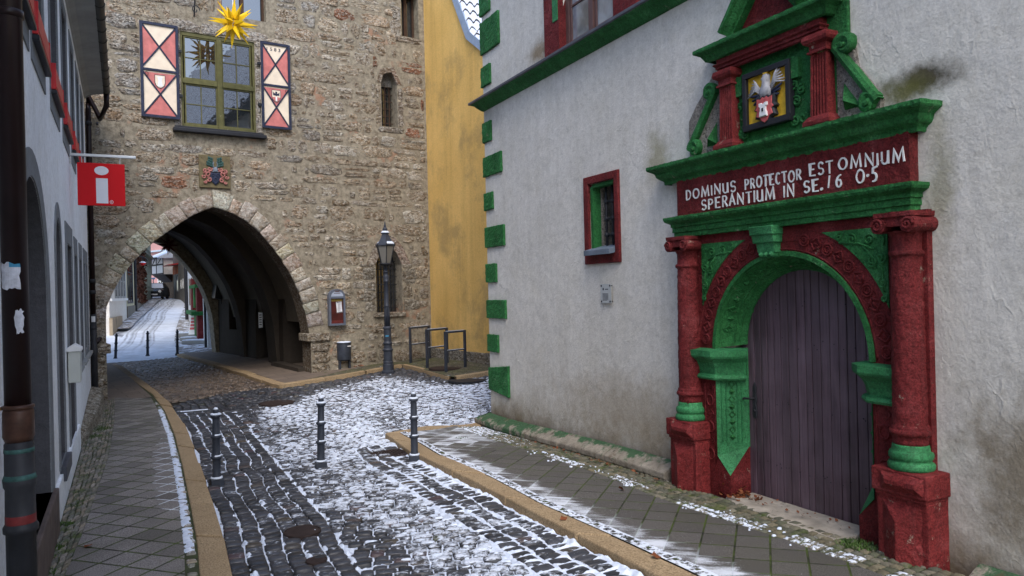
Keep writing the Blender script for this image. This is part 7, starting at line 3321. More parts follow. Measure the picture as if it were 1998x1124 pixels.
for k in ():
    j = (k + 1) % 6
    a, b_, c_ = hh0[k].lerp(hh0[j], .25), hh0[j], hh1[j]
    l2 = Vector((0, 0, .02))
    g.prism([a, b_, c_], [a + l2, b_ + l2, c_ + l2 * .4])
g.lathe((x, y, z), [(.085 * S, 3.30 * S), (.10 * S, 3.305 * S), (.075 * S, 3.345 * S), (.06 * S, 3.35 * S)], 14)
g.build('snow', 'snow', hd, smooth=False, bevel=.006)
g = G()
vd = Vector((-c_f.x, -c_f.y, 0))
az = math.atan2(vd.y, vd.x)
r_ = .092 * S
lo_ = g.ring([(x + r_ * math.cos(az + a), y + r_ * math.sin(az + a), z + .855 * S) for a in np.linspace(-.5, .5, 6)])
hi_ = g.ring([(x + r_ * math.cos(az + a), y + r_ * math.sin(az + a), z + (.885 + .01 * a) * S) for a in np.linspace(-.5, .5, 6)])
g.bridge(lo_, hi_, False)
g.build('sticker', 'blueink', lp)


# --- three bicycle stands
def stand(l0, l1, top_y0, label):
    A_ = on_ground(*l0)
    B_ = on_ground(*l1)
    H_ = .86
    t = thing('bicycle_stand', A_.lerp(B_, .5), label, 'bike rack', 'bicycle stands by the yellow wall')
    d = (B_ - A_)
    d.z = 0
    d.normalize()
    n_ = Vector((-d.y, d.x, 0))
    for P_ in (A_, B_):
        g_ = G()
        q = [P_ + d * a + n_ * b_ for a, b_ in ((-.032, -.022), (.032, -.022), (.032, .022), (-.032, .022))]
        zt = max(A_.z, B_.z) + H_
        g_.prism([v - Vector((0, 0, .05)) for v in q], [Vector((v.x, v.y, zt)) for v in q])
        g_.build('post', 'iron', t, bevel=.004)
    zt = max(A_.z, B_.z) + H_
    for (zz, hh, ww) in ((zt - .045, .045, .024), (zt - .46, .03, .012)):
        g_ = G()
        a0, b0 = A_ + d * .033, B_ - d * .033
        q = [(a0 - n_ * ww), (b0 - n_ * ww), (b0 + n_ * ww), (a0 + n_ * ww)]
        g_.prism([Vector((v.x, v.y, zz)) for v in q], [Vector((v.x, v.y, zz + hh)) for v in q])
        rl = g_.build('rail', 'iron', t, bevel=.004)
        g_ = G()
        q = [(a0 - n_ * ww * .9), (b0 - n_ * ww * .9), (b0 + n_ * ww * .9), (a0 + n_ * ww * .9)]
        g_.prism([Vector((v.x, v.y, zz + hh + .0005)) for v in q], [Vector((v.x, v.y, zz + hh + .008)) for v in q])
        g_.build('snow', 'snow', rl)
    return t


stand((801.5, 708), (838, 699), 645, 'bicycle stand nearest the tower, leftmost of three dark metal hoops')
stand((834, 717.5), (873, 708), 650, 'middle one of the three dark bicycle stands, its end against the yellow wall')
stand((870.5, 725.5), (908, 716), 654, 'bicycle stand nearest the road and white house, rightmost of three dark hoops')

# --- litter bin
tb = on_ground(672, 719)
bn = thing('litter_bin', tb, 'dark blue-grey litter bin on two legs, with snow on its lid, against the tower wall', 'litter bin')
k_ = (tb - CAM).dot(c_f) / FPX
x, y, z = tb
r_ = 13.6 * k_
hT, hB = 51 * k_, 17 * k_
g = G()
g.lathe((x, y, z), [(r_ * .97, hB), (r_, hB + .02), (r_, hT - .03)], 24)
g.build('drum', 'iron', bn, smooth=True, bevel=.004)
g = G()
g.lathe((x, y, z), [(r_ * 1.04, hT - .03), (r_ * 1.06, hT - .01), (r_ * .9, hT + .012), (.03, hT + .02), (.03, hT + .03), (.0, hT + .035)], 24)
ld = g.build('lid', 'iron', bn, smooth=True)
g = G()
g.lathe((x, y, z), [(r_ * 1.03, hT - .002), (r_ * .98, hT + .018), (.05, hT + .03), (.035, hT + .022)], 24)
g.build('snow', 'snow', ld, smooth=True)
g = G()
for s_ in (-1, 1):
    p_ = Vector((x, y, z)) + TOW.e * (s_ * r_ * .72)
    q = [p_ + TOW.e * a + TOW.n * b_ for a, b_ in ((-.022, -.06), (.022, -.06), (.022, .06), (-.022, .06))]
    g.prism([v - Vector((0, 0, .05)) for v in q], [v + Vector((0, 0, hB + .02)) for v in q])
p_ = Vector((x, y, z)) + Vector((0, 0, hB - .03))
q = [p_ + TOW.e * a + TOW.n * b_ for a, b_ in ((-r_ * .8, -.06), (r_ * .8, -.06), (r_ * .8, .06), (-r_ * .8, .06))]
g.prism(q, [v + Vector((0, 0, .03)) for v in q])
g.build('leg_frame', 'iron', bn, bevel=.004)
g = G()
c_ = Vector((x, y, z + hT - .10)) - TOW.n * (r_ + .002) + TOW.e * .07
g.poly([c_ - TOW.e * .045, c_ + TOW.e * .045, c_ + TOW.e * .045 + Vector((0, 0, .022)), c_ - TOW.e * .045 + Vector((0, 0, .022))])
g.build('label_plate', 'white', bn)

# --- notice cabinet on the tower
nb = thing('notice_cabinet', TF(5.42, 1.6, -.05), 'grey glazed notice cabinet with an arched top and a paper sheet, on the tower wall', 'notice board')
a0, b0 = TOW.see(643.5, 636, -.14)
a1, b1_ = TOW.see(675, 633, -.14)
_, bt = TOW.see(659, 580, -.14)
_, btop = TOW.see(659, 564, -.14)
am = (a0 + a1) / 2
w2 = (a1 - a0) / 2


def top_arc(s_=1.0, d_=0.0):
    return [(am + w2 * s_ * math.cos(PI * k / 12), bt + (btop - bt) * s_ * math.sin(PI * k / 12) ** .9 + d_) for k in range(13)]


g = G()
out_ = [(a0, b0), (a1, b0)] + top_arc()
a = g.ring([TF(p[0], p[1], -.14) for p in out_])
b_ = g.ring([TF(p[0], p[1], .0) for p in out_])
g.bridge(a, b_)
holes_wall(g, lambda e, z_, d: TF(e, z_, -.14 + d), out_, [rect(a0 + .045, b0 + .05, a1 - .045, bt - .03)], .05)
cab = g.build('case', paint('grey_blue_case', (.11, .125, .16), .4, .15), nb)
g = G()
g.poly([TF(p[0], p[1], -.0905) for p in rect(a0 + .04, b0 + .05, a1 - .04, bt - .03)])
g.build('back_board', paint('red_brown_felt', (.06, .013, .010), .85, .25, 8), nb)
g = G()
g.poly([TF(p[0], p[1], -.145) for p in [(a0 + .04, bt + .02), (a1 - .04, bt + .02)] + [(am + (w2 - .05) * math.cos(PI * k / 12), bt + .02 + (btop - bt - .07) * math.sin(PI * k / 12)) for k in range(13)]])
g.build('header', paint('pale_header', (.33, .38, .47), .4, .1), nb)
g = G()
zc_ = (bt + btop) / 2 + .04
for k in range(5):
    g.poly([TF(am + .055 * (k - 2) / 2 - .012, zc_ + .02 + .02 * (2 - abs(k - 2)), -.147), TF(am + .055 * (k - 2) / 2 + .012, zc_ + .02, -.147), TF(am + .055 * (k - 2) / 2, zc_ + .05, -.147)])
g.poly([TF(am - .06, zc_ - .01, -.147), TF(am + .06, zc_ - .01, -.147), TF(am + .05, zc_ + .012, -.147), TF(am - .05, zc_ + .012, -.147)])
for k in range(7):
    g.poly([TF(am - .085 + k * .024, zc_ - .055, -.147), TF(am - .068 + k * .024, zc_ - .055, -.147), TF(am - .068 + k * .024, zc_ - .03, -.147), TF(am - .085 + k * .024, zc_ - .03, -.147)])
g.build('emblem', 'brownred', nb)
g = G()
sa, sb = am - .02, a1 - .085
hs = (bt - b0)
g.poly([TF(sa + .02, b0 + hs * .44, -.096), TF(sb + .02, b0 + hs * .46, -.096), TF(sb, b0 + hs * .85, -.096), TF(sa, b0 + hs * .83, -.096)])
sh_ = g.build('paper_sheet', 'paper', nb)
g = G()
for k in range(9):
    z_ = b0 + hs * (.50 + .033 * k)
    g.poly([TF(sa + .045, z_, -.098), TF(sb - .03, z_ + .004, -.098), TF(sb - .03, z_ + .010, -.098), TF(sa + .045, z_ + .006, -.098)])
g.poly([TF(sa + .02, b0 + hs * .80, -.098), TF(sb - .01, b0 + hs * .82, -.098), TF(sb - .012, b0 + hs * .84, -.098), TF(sa + .015, b0 + hs * .825, -.098)])
g.poly([TF(sa + .025, b0 + hs * .445, -.098), TF(sb + .01, b0 + hs * .465, -.098), TF(sb + .01, b0 + hs * .485, -.098), TF(sa + .025, b0 + hs * .465, -.098)])
g.build('print', 'ink', sh_)
g = G()
g.poly([TF(a0 + .06, b0 + .05, -.094), TF(a1 - .05, b0 + .05, -.094), TF(a1 - .05, b0 + hs * .18, -.094), TF(a0 + .06, b0 + hs * .18, -.094)])
g.build('red_leaflet', paint('dark_red_leaflet', (.11, .02, .018), .6, .25, 20), nb)
g = G()
g.poly([TF(a0 + .07, bt - .10, -.094), TF(a1 - .06, bt - .10, -.094), TF(a1 - .06, bt - .045, -.094), TF(a0 + .07, bt - .045, -.094)])
g.build('card_strip', paint('ochre_card', (.24, .17, .04), .6, .25, 20), nb)


# --- paper stars
def star(loc, R, mat, name, label, cord_top, rz=0.0):
    t = thing(name, loc, label, 'paper star', None)
    g_ = G()
    c_ = Vector(loc)
    dirs = []
    for i in range(3):
        for s_ in (-1, 1):
            v_ = [0, 0, 0]
            v_[i] = s_
            dirs.append((Vector(v_), 1.0))
    for i in range(3):
        for s1 in (-1, 1):
            for s2 in (-1, 1):
                v_ = [0, 0, 0]
                v_[i] = s1
                v_[(i + 1) % 3] = s2
                dirs.append((Vector(v_), 1.0))
    for s1 in (-1, 1):
        for s2 in (-1, 1):
            for s3 in (-1, 1):
                dirs.append((Vector((s1, s2, s3)), .86))
    rot_ = Matrix.Rotation(rz, 3, 'Z') @ Matrix.Rotation(.18, 3, 'X')
    for v_, l_ in dirs:
        v_ = (rot_ @ v_).normalized()
        t1 = v_.cross(Vector((.31, .52, .79))).normalized()
        t2 = v_.cross(t1)
        n = 4 if l_ == 1.0 else 3
        rb = .125 * R
        base = g_.ring([c_ + v_ * R * .26 + (t1 * math.cos(2 * PI * k / n) + t2 * math.sin(2 * PI * k / n)) * rb for k in range(n)])
        tip = g_.vert(c_ + v_ * R * l_)
        for k in range(n):
            g_.face((base[k], base[(k + 1) % n], tip))
        g_.face(base)
    g_.build('rays', mat, t, weld=False)
    g_ = G()
    g_.tube([c_ + Vector((0, 0, R * .3)), Vector(cord_top)], .008, 5)
    g_.build('cord', 'white' if 'yellow' in mat else 'black', t)
    return t


se, sz = TOW.see(455, 45, -1.15)
sc_ = TF(se, sz, -1.15)
kk = (sc_ - CAM).dot(c_f) / FPX
star(sc_, 49 * kk, 'yellow_star', 'paper_star', 'big yellow many-pointed paper star hanging in front of the tower window', sc_ + Vector((0, 0, 1.5)), .35)
g = G()
top = sc_ + Vector((0, 0, 1.5))
wall_ = TF(se - .55, sz + 1.5, 0)
g.tube([wall_, top], .02, 6)
g.tube([wall_ - Vector((0, 0, 1.1)), wall_ - Vector((0, 0, .5)) - TOW.n * .25, top.lerp(wall_, .4)], .016, 6)
for k in range(4):
    p_ = wall_ - Vector((0, 0, 1.0 - k * .28)) - TOW.n * .16
    g.tube([p_ + TOW.e * (.09 * math.cos(a) * (1 - a / 9)) + Vector((0, 0, .11 * math.sin(a) * (1 - a / 9))) for a in np.linspace(0, 6.5, 16)], .010, 5)
g.build('star_bracket', 'black', tower)
re_, rz_ = TOW.see(328, 478, 6.6)
rc_ = TF(re_, rz_, 6.6)
kk = (rc_ - CAM).dot(c_f) / FPX
star(rc_, 21 * kk, 'red_star', 'paper_star', 'dark red paper star hanging under the vault inside the archway', rc_ + Vector((0, 0, .8)), .2)

# --- things inside the gateway
fl = thing('floodlight', RW(9.6, 2.2, 0), 'black floodlight box fixed high inside the archway near its far end', 'floodlight')
g = G()
g.hexa([RW(9.2, 1.95, -.02), RW(9.7, 1.95, -.02), RW(9.7, 2.0, -.26), RW(9.2, 2.0, -.26), RW(9.2, 2.50, -.02), RW(9.7, 2.50, -.02), RW(9.7, 2.45, -.20), RW(9.2, 2.45, -.20)])
g.build('housing', 'black', fl, bevel=.01)
g = G()
g.box(lambda x_, y_, z_: RW(x_, z_, y_), (9.4, -.03, 1.8), (9.5, .0, 1.96))
g.build('wall_arm', 'black', fl)
ps = thing('poster', RW(4.6, 1.3, -.01), 'narrow white poster sheet on the dark inner wall of the archway', 'poster')
g = G()
g.poly([RW(4.42, 1.13, -.012), RW(4.84, 1.10, -.012), RW(4.84, 1.56, -.012), RW(4.42, 1.56, -.012)])
g.build('sheet', 'white', ps)
g = G()
for k in range(5):
    g.poly([RW(4.5, 1.2 + k * .07, -.015), RW(4.75, 1.19 + k * .07, -.015), RW(4.75, 1.22 + k * .07, -.015), RW(4.5, 1.225 + k * .07, -.015)])
g.build('print', 'ink', ps)


# --- manhole covers, drain
def cover(loc, r_, label, mat='rust', snow=False):
    t = thing('manhole_cover', loc, label, 'manhole cover')
    x_, y_, z_ = loc
    g_ = G()
    g_.lathe((x_, y_, z_), [(r_, -.03), (r_, .006), (r_ * .93, .008), (r_ * .92, .0), (r_ * .90, .0), (r_ * .89, .006)], 40)
    g_.build('frame', mat, t)
    g_ = G()
    pr_ = [(r_ * .885, -.02), (r_ * .885, .005)]
    for k in range(5):
        q = .82 - k * .16
        pr_ += [(r_ * q, .005), (r_ * (q - .02), .0), (r_ * (q - .07), .0), (r_ * (q - .09), .005)]
    pr_ += [(.0, .005)]
    g_.lathe((x_, y_, z_), pr_, 40)
    g_.build('lid', mat, t)
    return t


cover(place_px(590, 1038) + Vector((0, 0, .006)), .165, 'round rusty manhole cover in the cobbles at the front of the road')
cover(place_px(617, 1094) + Vector((0, 0, .002)), .085, 'tiny round rusty valve cap in the cobbles below the front manhole cover')
cover(place_px(912, 742) + Vector((0, 0, .012)), .42, 'wide snowy manhole cover in the road near the white house corner', 'darkiron')
cover(place_px(540, 787) + Vector((0, 0, .010)), .34, 'dark manhole cover in the bare wet cobbles before the archway', 'rust')
cover(on_ground(870, 718) + Vector((0, 0, .004)), .40, 'mossy manhole cover in the pavement between the bicycle stands', 'rust')
dc = place_px(762, 886)
dg_ = thing('drain_grate', dc + Vector((0, 0, .004)), 'rusty slotted drain grate in the gutter beside the right bollard', 'drain grate')
ax_ = Vector((-.10, 1, 0)).normalized()
bx_ = Vector((ax_.y, -ax_.x, 0))
c_ = dc + Vector((0, 0, .004))
f_ = lambda u, v_, w_: c_ + bx_ * u + ax_ * v_ + Vector((0, 0, w_))
g = G()
for q in ((-.22, -.19, -.19, .19), (.19, -.19, .22, .19), (-.22, -.22, .22, -.19), (-.22, .19, .22, .22)):
    g.box(f_, (q[0], q[1], -.03), (q[2], q[3], .008))
g.build('frame', 'rust', dg_)
g = G()
for k in range(9):
    u = -.17 + k * .0425
    g.box(f_, (u - .012, -.19, -.03), (u + .012, .19, .004))
g.box(f_, (-.19, -.012, -.03), (.19, .012, .006))
g.build('bars', 'rust', dg_)

bar = place_px(378, 803)
t = thing('drain_bar', bar, 'narrow snow-covered drain bar across the gutter behind the left bollard', 'drain')
g = G()
g.box(lambda x_, y_, z_: bar + Vector((x_, y_, z_)), (-.24, -.05, -.03), (.26, .05, .012))
g.build('cover', 'darkiron', t)
g = G()
g.box(lambda x_, y_, z_: bar + Vector((x_, y_, z_)), (-.23, -.045, .0125), (.25, .045, .024))
g.build('snow', 'snow', t, bevel=.01)
# --- tufts of grass and moss, dry leaves
g = G()
random.seed(44)


def tuft(c, n, r, h):
    for _ in range(n):
        a = random.random() * 2 * PI
        q = r * math.sqrt(random.random())
        x_, y_ = c[0] + q * math.cos(a), c[1] + q * math.sin(a) * 1.3
        z_ = float(gnd(x_, y_)) - .004
        l_ = random.uniform(.3, 1) * h
        d = Vector((random.gauss(0, .6), random.gauss(0, .6), 1)).normalized() * l_
        s_ = Vector((-d.y, d.x, 0.001)).normalized() * random.uniform(.003, .007)
        p_ = Vector((x_, y_, z_))
        g.poly([p_ - s_, p_ + s_, p_ + d * .6 + s_ * .7, p_ + d])


for (px_, py_, n, r, h) in ((188, 838, 420, .20, .05), (182, 852, 200, .12, .04), (113, 1026, 160, .05, .05), (131, 1024, 140, .045, .045), (110, 1070, 200, .06, .05), (96, 1090, 90, .05, .04), (95, 1118, 150, .06, .04), (150, 985, 50, .06, .025), (1675, 1064, 420, .11, .045), (1655, 1062, 200, .08, .035), (1690, 1066, 160, .07, .04), (900, 855, 60, .1, .03), (1180, 935, 60, .15, .02)):
    p_ = on_ground(px_, py_)
    tuft(p_, n, r, h)
tag(g.build('grass_tufts', 'grass', fix=False), kind='stuff')
g = G()
random.seed(61)


def leaf(p_, s_):
    a = random.random() * 2 * PI
    u = Vector((math.cos(a), math.sin(a), random.gauss(0, .35))).normalized()
    v_ = Vector((-math.sin(a), math.cos(a), random.gauss(0, .35))).normalized()
    pts = [u * -1, u * -.35 + v_ * .5, u * .1 + v_ * .75, u * .5 + v_ * .35, u * 1.05, u * .5 - v_ * .4, u * .05 - v_ * .7, u * -.4 - v_ * .45]
    pts = [p_ + q * s_ * random.uniform(.8, 1.15) + Vector((0, 0, .5 * s_ * abs(random.gauss(0, .4)))) for q in pts]
    g.poly(pts)


for k in range(60):
    s_ = 5.50 + random.gauss(0, .09)
    d_ = DB + .10 + abs(random.gauss(0, .10))
    leaf(Vector((WX - d_, s_, .0 + abs(random.gauss(0, .035)))), random.uniform(.02, .045))
for k in range(60):
    s_ = random.uniform(6.4, 9.5)
    leaf(Vector((WX - .26 - abs(random.gauss(0, .05)), s_, float(gnd(4.9, s_)) + .02)), random.uniform(.012, .03))
for (px_, py_) in ((1100, 1015), (1280, 1089), (172, 1068), (1213, 958), (1100, 860)):
    p_ = on_ground(px_, py_)
    leaf(p_ + Vector((0, 0, .012)), .05)
for k in range(25):
    s_ = random.uniform(4.3, 5.4)
    leaf(Vector((WX - .0 + random.gauss(0, .06), s_, .05)), random.uniform(.01, .025))
tag(g.build('dry_leaves', 'leaf', fix=False), kind='stuff')


# ================================================================== STREET BEYOND THE GATE
ce_, cn_ = (CAM - TOW.p).dot(TOW.e), (CAM - TOW.p).dot(TOW.n)


def zfar(T):
    """level of the far street at distance T from the camera (measured along the gateway)"""
    return float(np.interp(T, [0, 28.3, 34, 40, 46, 52, 60, 74, 80, 92, 120], [-.075, -.06, .15, .51, .84, 1.10, 1.56, 1.88, 1.97, 2.5, 3.0]))


def far(px_, T, z=None, py_=None, lift=0.0):
    """point on the sight line through column px at distance T (z from the street level, or from py)"""
    q = ray(px_, 580 if py_ is None else py_)
    t_ = T / q.dot(TOW.n)
    p_ = CAM + q * t_
    if py_ is None:
        p_.z = zfar(T) + lift if z is None else z
    return p_


def farz(px_, py_, T):
    return far(px_, T, py_=py_).z


# snowy carriageway with wheel tracks
b = NB('far_snow_road')
uvn = b.new('ShaderNodeUVMap')
uvn.uv_map = 'st'
u_, v_, _ = b.sep(uvn.outputs[0])
wob = b.math('MULTIPLY_ADD', b.noise(.12, 2), 1.6, b.math('MULTIPLY', b.noise(.9, 3), .25))
uu = b.math('ADD', u_, wob)
tr = None
for c0, wd in ((1.25, .16), (1.75, .24), (2.05, .12), (2.75, .16), (3.35, .30), (3.7, .14)):
    k = b.math('SUBTRACT', 1.0, b.math('MINIMUM', b.math('DIVIDE', b.math('ABSOLUTE', b.math('SUBTRACT', uu, c0)), wd), 1.0))
    tr = k if tr is None else b.math('MAXIMUM', tr, k)
far_m = b.ramp(b.math('MULTIPLY', v_, .01), (.30, 0.0), (.36, 1.0))
tr = b.math('MULTIPLY', b.math('MULTIPLY', tr, b.ramp(b.noise(1.2, 5), (.35, .25), (.65, 1.0))), far_m)
fine = b.noise(3, 6, .7)
col = b.ramp(fine, (.3, (.46, .51, .59)), (.7, (.70, .75, .83)))
col = b.mix(b.math('MULTIPLY', tr, .95), col, (.085, .09, .105))
col = b.mix(b.ramp(b.noise(.7, 6, .7), (.48, 0.0), (.75, .7)), col, (.30, .32, .36))
M['farsnow'] = b.done(col, .8, b.bump(fine, .3, .02))
M['farpave'] = paint('wet_pavement', (.19, .175, .165), .7, .3, 1.2, .2, wear=((.62, .67, .75), .50))


def strip(name, L, R, mat, lift=0.0, kind='structure'):
    """L, R: lists of (px, T)"""
    g_ = G()
    prev = None
    uvs = []
    for (l_, r__) in zip(L, R):
        rr = []
        for k in range(9):
            t_ = k / 8
            px_ = l_[0] + (r__[0] - l_[0]) * t_
            T_ = l_[1] + (r__[1] - l_[1]) * t_
            p_ = far(px_, T_, lift=lift)
            rr.append(g_.vert(p_))
        a_, b__ = far(*l_), far(*r__)
        w_ = 4.6
        uvs += [(w_ * k / 8, (l_[1] + (r__[1] - l_[1]) * k / 8)) for k in range(9)]
        if prev:
            g_.bridge(prev, rr, False)
        prev = rr
    o_ = g_.build(name, mat, smooth=True, weld=False, fix=False)
    me = o_.data
    uv = me.uv_layers.new(name='st')
    li = np.zeros(len(me.loops), np.int32)
    me.loops.foreach_get('vertex_index', li)
    uv.data.foreach_set('uv', np.array(uvs, np.float32)[li].ravel())
    if me.polygons[0].normal.z < 0:
        me.flip_normals()
    return tag(o_, kind=kind)


Ts = [28.0, 29.5, 31, 33, 36, 40, 46, 54, 64, 78, 95]
# wide snow ground first, then pavements
strip('far_ground', [(60, T) for T in Ts], [(520, T) for T in Ts], 'farsnow', -.05)
strip('far_road', [(np.interp(T, [28, 40, 46, 60, 80, 95], [190, 250, 268, 304, 322, 322]), T) for T in Ts], [(np.interp(T, [28, 34, 40, 50, 60, 80, 95], [352, 338, 342, 354, 361, 372, 376]), T) for T in Ts], 'farsnow', .0)
Tl = [40, 46, 54, 64, 78]
strip('far_pavement', [(np.interp(T, [40, 46, 54, 64, 78], [205, 236, 262, 281, 296]), T) for T in Tl], [(np.interp(T, [40, 46, 54, 64, 78], [252, 272, 293, 308, 322]), T) for T in Tl], 'farpave', .10)
Tr = [28.4, 31, 34, 38, 43, 50, 60]
strip('far_pavement', [(np.interp(T, [28.4, 34, 38, 43, 50, 60], [349, 338, 341, 347, 355, 361]), T) for T in Tr], [(np.interp(T, [28.4, 34, 38, 43, 50, 60], [425, 402, 390, 380, 372, 370]), T) for T in Tr], 'farpave', .08)


def face_box(name, pts, zt, depth, mat, parent, zb=None):
    """house front from (px, T) to (px, T), depth metres backwards to the outside"""
    (pa, Ta), (pb, Tb) = pts
    A_, B_ = far(pa, Ta), far(pb, Tb)
    return A_, B_


def facade(name, label, a, b_, top, mat, depth, zbase=None, roofm='tilegrey', roof=2.0):
    """a, b = (px, T) foot corners; top = metres above the foot of a; returns thing and local frame"""
    A_, B_ = far(*a), far(*b_)
    z0 = min(A_.z, B_.z) - .6
    e_ = (B_ - A_)
    e_.z = 0
    L = e_.length
    e_.normalize()
    n_ = Vector((-e_.y, e_.x, 0))
    # depth direction away from the camera's line of sight side
    if n_.dot(CAM - A_) > 0:
        n_ = -n_
    t_ = thing(name, (A_ + B_) / 2, label, 'house')
    f = lambda s, h, d=0.0: Vector((A_.x, A_.y, 0)) + e_ * s + n_ * d + Vector((0, 0, h))
    g_ = G()
    zt = A_.z + top
    g_.box(lambda x_, y_, z_: f(x_, z_, y_), (0, 0, z0), (L, depth, zt))
    g_.build('wall', mat, t_)
    if roof:
        g_ = G()
        g_.prism([f(-.2, zt - .1, -.4), f(-.2, zt + roof, depth / 2), f(-.2, zt - .1, depth + .4)], [f(L + .2, zt - .1, -.4), f(L + .2, zt + roof, depth / 2), f(L + .2, zt - .1, depth + .4)])
        g_.build('roof', roofm, t_)
    return t_, f, L, A_.z


def fwin(t_, f, s0, h0, s1, h1, frame='white', glass='glass', bars=(1, 2), out=.03):
    g_ = G()
    fw = .10
    for q in ((s0 - fw, h0 - fw, s0, h1 + fw), (s1, h0 - fw, s1 + fw, h1 + fw), (s0, h1, s1, h1 + fw), (s0, h0 - fw, s1, h0)):
        g_.box(lambda x_, y_, z_: f(x_, z_, y_), (q[0], -out, q[1]), (q[2], .02, q[3]))
    for k in range(1, bars[0] + 1):
        x_ = s0 + (s1 - s0) * k / (bars[0] + 1)
        g_.box(lambda a_, y_, z_: f(a_, z_, y_), (x_ - .035, -out * .7, h0), (x_ + .035, .0, h1))
    for k in range(1, bars[1] + 1):
        z_ = h0 + (h1 - h0) * k / (bars[1] + 1)
        g_.box(lambda a_, y_, z__: f(a_, z__, y_), (s0, -out * .6, z_ - .03), (s1, .0, z_ + .03))
    w_ = g_.build('window', frame, t_)
    g_ = G()
    g_.poly([f(s0, h0, -.008), f(s1, h0, -.008), f(s1, h1, -.008), f(s0, h1, -.008)])
    g_.build('pane', glass, w_)
    return w_


# left side, near to far
t_, f, L, zb = facade('cream_house', 'cream house with a pale window row, first on the left beyond the archway', (213, 38.5), (246.5, 46), 5.2, m_plaster('light_cream_plaster', (.78, .74, .68), False, rib=.2), 6)
g = G()
g.box(lambda x_, y_, z_: f(x_, z_, y_), (-.05, -.12, zb - .5), (L * .55, .02, zb + .75))
g.build('base_course', paint('sandstone_blocks', (.33, .265, .185), .9, .3, 2.5, .5, 6, .03), t_)
for k in range(4):
    s0 = L * (.30 + .17 * k)
    fwin(t_, f, s0, zb + 1.75, s0 + L * .10, zb + 3.3, 'soffit', 'glass_pale', (0, 1))
g = G()
g.box(lambda x_, y_, z_: f(x_, z_, y_), (.1, -.10, zb + 1.52), (L * .98, .02, zb + 1.64))
g.build('window_ledge', 'white', t_)
t_, f, L, zb = facade('narrow_house', 'narrow pale-yellow house with tall dark windows, second on the left beyond the archway', (247, 46.3), (262, 52), 6, paint('pale_yellow_plaster', (.50, .45, .30), .9, .12, .8, .2), 6)
fwin(t_, f, L * .12, zb + 1.0, L * .78, zb + 4.4, 'iron', 'glass', (1, 1))
g = G()
g.box(lambda x_, y_, z_: f(x_, z_, y_), (-.02, -.05, zb - .4), (L, .02, zb + .75))
g.build('base_course', 'greybrown', t_)
g = G()
A_ = far(264.5, 52.2)
g.lathe((A_.x, A_.y, A_.z - .2), [(.10, 0), (.10, 9)], 10)
g.build('downpipe', 'black', t_)
t_, f, L, zb = facade('creeper_house', 'house front overgrown with a rust-brown creeper, third on the left beyond the archway', (264, 52.5), (281, 62), 6.6, 'ivy', 6)
g = G()
random.seed(33)
for k in range(900):
    s0, h0 = random.uniform(0, L), zb + random.uniform(.6, 6.4)
    r_ = random.uniform(.05, .16)
    c_ = f(s0, h0, -random.uniform(.02, .22))
    u_ = Vector((random.gauss(0, 1), random.gauss(0, 1), random.gauss(0, 1))).normalized() * r_
    v__ = Vector((random.gauss(0, 1), random.gauss(0, 1), random.gauss(0, 1))).normalized() * r_
    g.poly([c_ - u_, c_ - v__, c_ + u_, c_ + v__])
g.build('creeper', 'ivy', t_, fix=False)
g = G()
g.box(lambda x_, y_, z_: f(x_, z_, y_), (-.02, -.06, zb - .4), (L, .02, zb + .9))
g.build('base_course', 'greybrown', t_)
t_, f, L, zb = facade('grey_green_house', 'grey-green house with rows of slim windows, fourth on the left beyond the archway', (281, 62), (296.5, 74), 9.5, 'palegreen', 7)
for r_ in range(3):
    for k in range(4):
        s0 = L * (.08 + .24 * k)
        fwin(t_, f, s0, zb + 1.4 + r_ * 3.1, s0 + L * .12, zb + 3.2 + r_ * 3.1, 'palegreen', 'glass_pale', (1, 1))
g = G()
for h0 in (1.0, 3.9):
    g.box(lambda x_, y_, z_: f(x_, z_, y_), (0, -.18, zb + h0), (L + .1, .02, zb + h0 + .2))
g.build('string_course', 'palegreen', t_)
# end of the street: pink house
t_, f, L, zb = facade('pink_house', 'pink house with white-framed windows closing the end of the far street', (286, 92), (326, 88), 10.0, 'pink', 7, roof=3)
zz = lambda yy: farz(310, yy, 90)
fwin(t_, f, L * .60, zz(553), L * .80, zz(540.5), 'white', 'glass', (1, 2))
fwin(t_, f, L * .60, zz(519), L * .80, zz(501), 'white', 'glass', (1, 2))
fwin(t_, f, L * .18, zz(519), L * .34, zz(501), 'white', 'glass', (1, 2))
g = G()
g.box(lambda x_, y_, z_: f(x_, z_, y_), (-.02, -.08, zb - .6), (L, .02, zz(566)))
g.build('base_course', 'greybrown', t_)
g = G()
g.box(lambda x_, y_, z_: f(x_, z_, y_), (-.1, -.35, zz(492)), (L + .1, .02, zz(489)))
g.build('eaves', paint('pale_blue_eaves', (.45, .52, .58), .5, .1), t_)
# half-timbered house with oriel over a board gate
t_, f, L, zb = facade('half_timbered_house', 'half-timbered house with a white oriel on dark beams over a brown board gate', (319, 80), (340, 76.5), 3.2, 'gate', 5, roof=0)
zz = lambda yy: farz(328, yy, 80)
g = G()
o0, o1 = -.5, L * 1.0
h0_, h1_ = zz(537), zz(502)
g.box(lambda x_, y_, z_: f(x_, z_, y_), (o0, -.9, h0_), (o1, 4.5, h1_))
g.build('oriel_wall', paint('pinkish_infill', (.78, .70, .66), .9, .08), t_)
g = G()
B = lambda s0, a_, s1, b__, d=-.94: g.box(lambda x_, y_, z_: f(x_, z_, y_), (s0, d, a_), (s1, -.88, b__))
bw = .13
for s0 in (o0, o0 + (o1 - o0) * .42, o1 - bw):
    B(s0, h0_, s0 + bw, h1_)
for hh in (h0_, h0_ + (h1_ - h0_) * .50, h1_ - bw):
    B(o0, hh, o1, hh + bw, -.95)
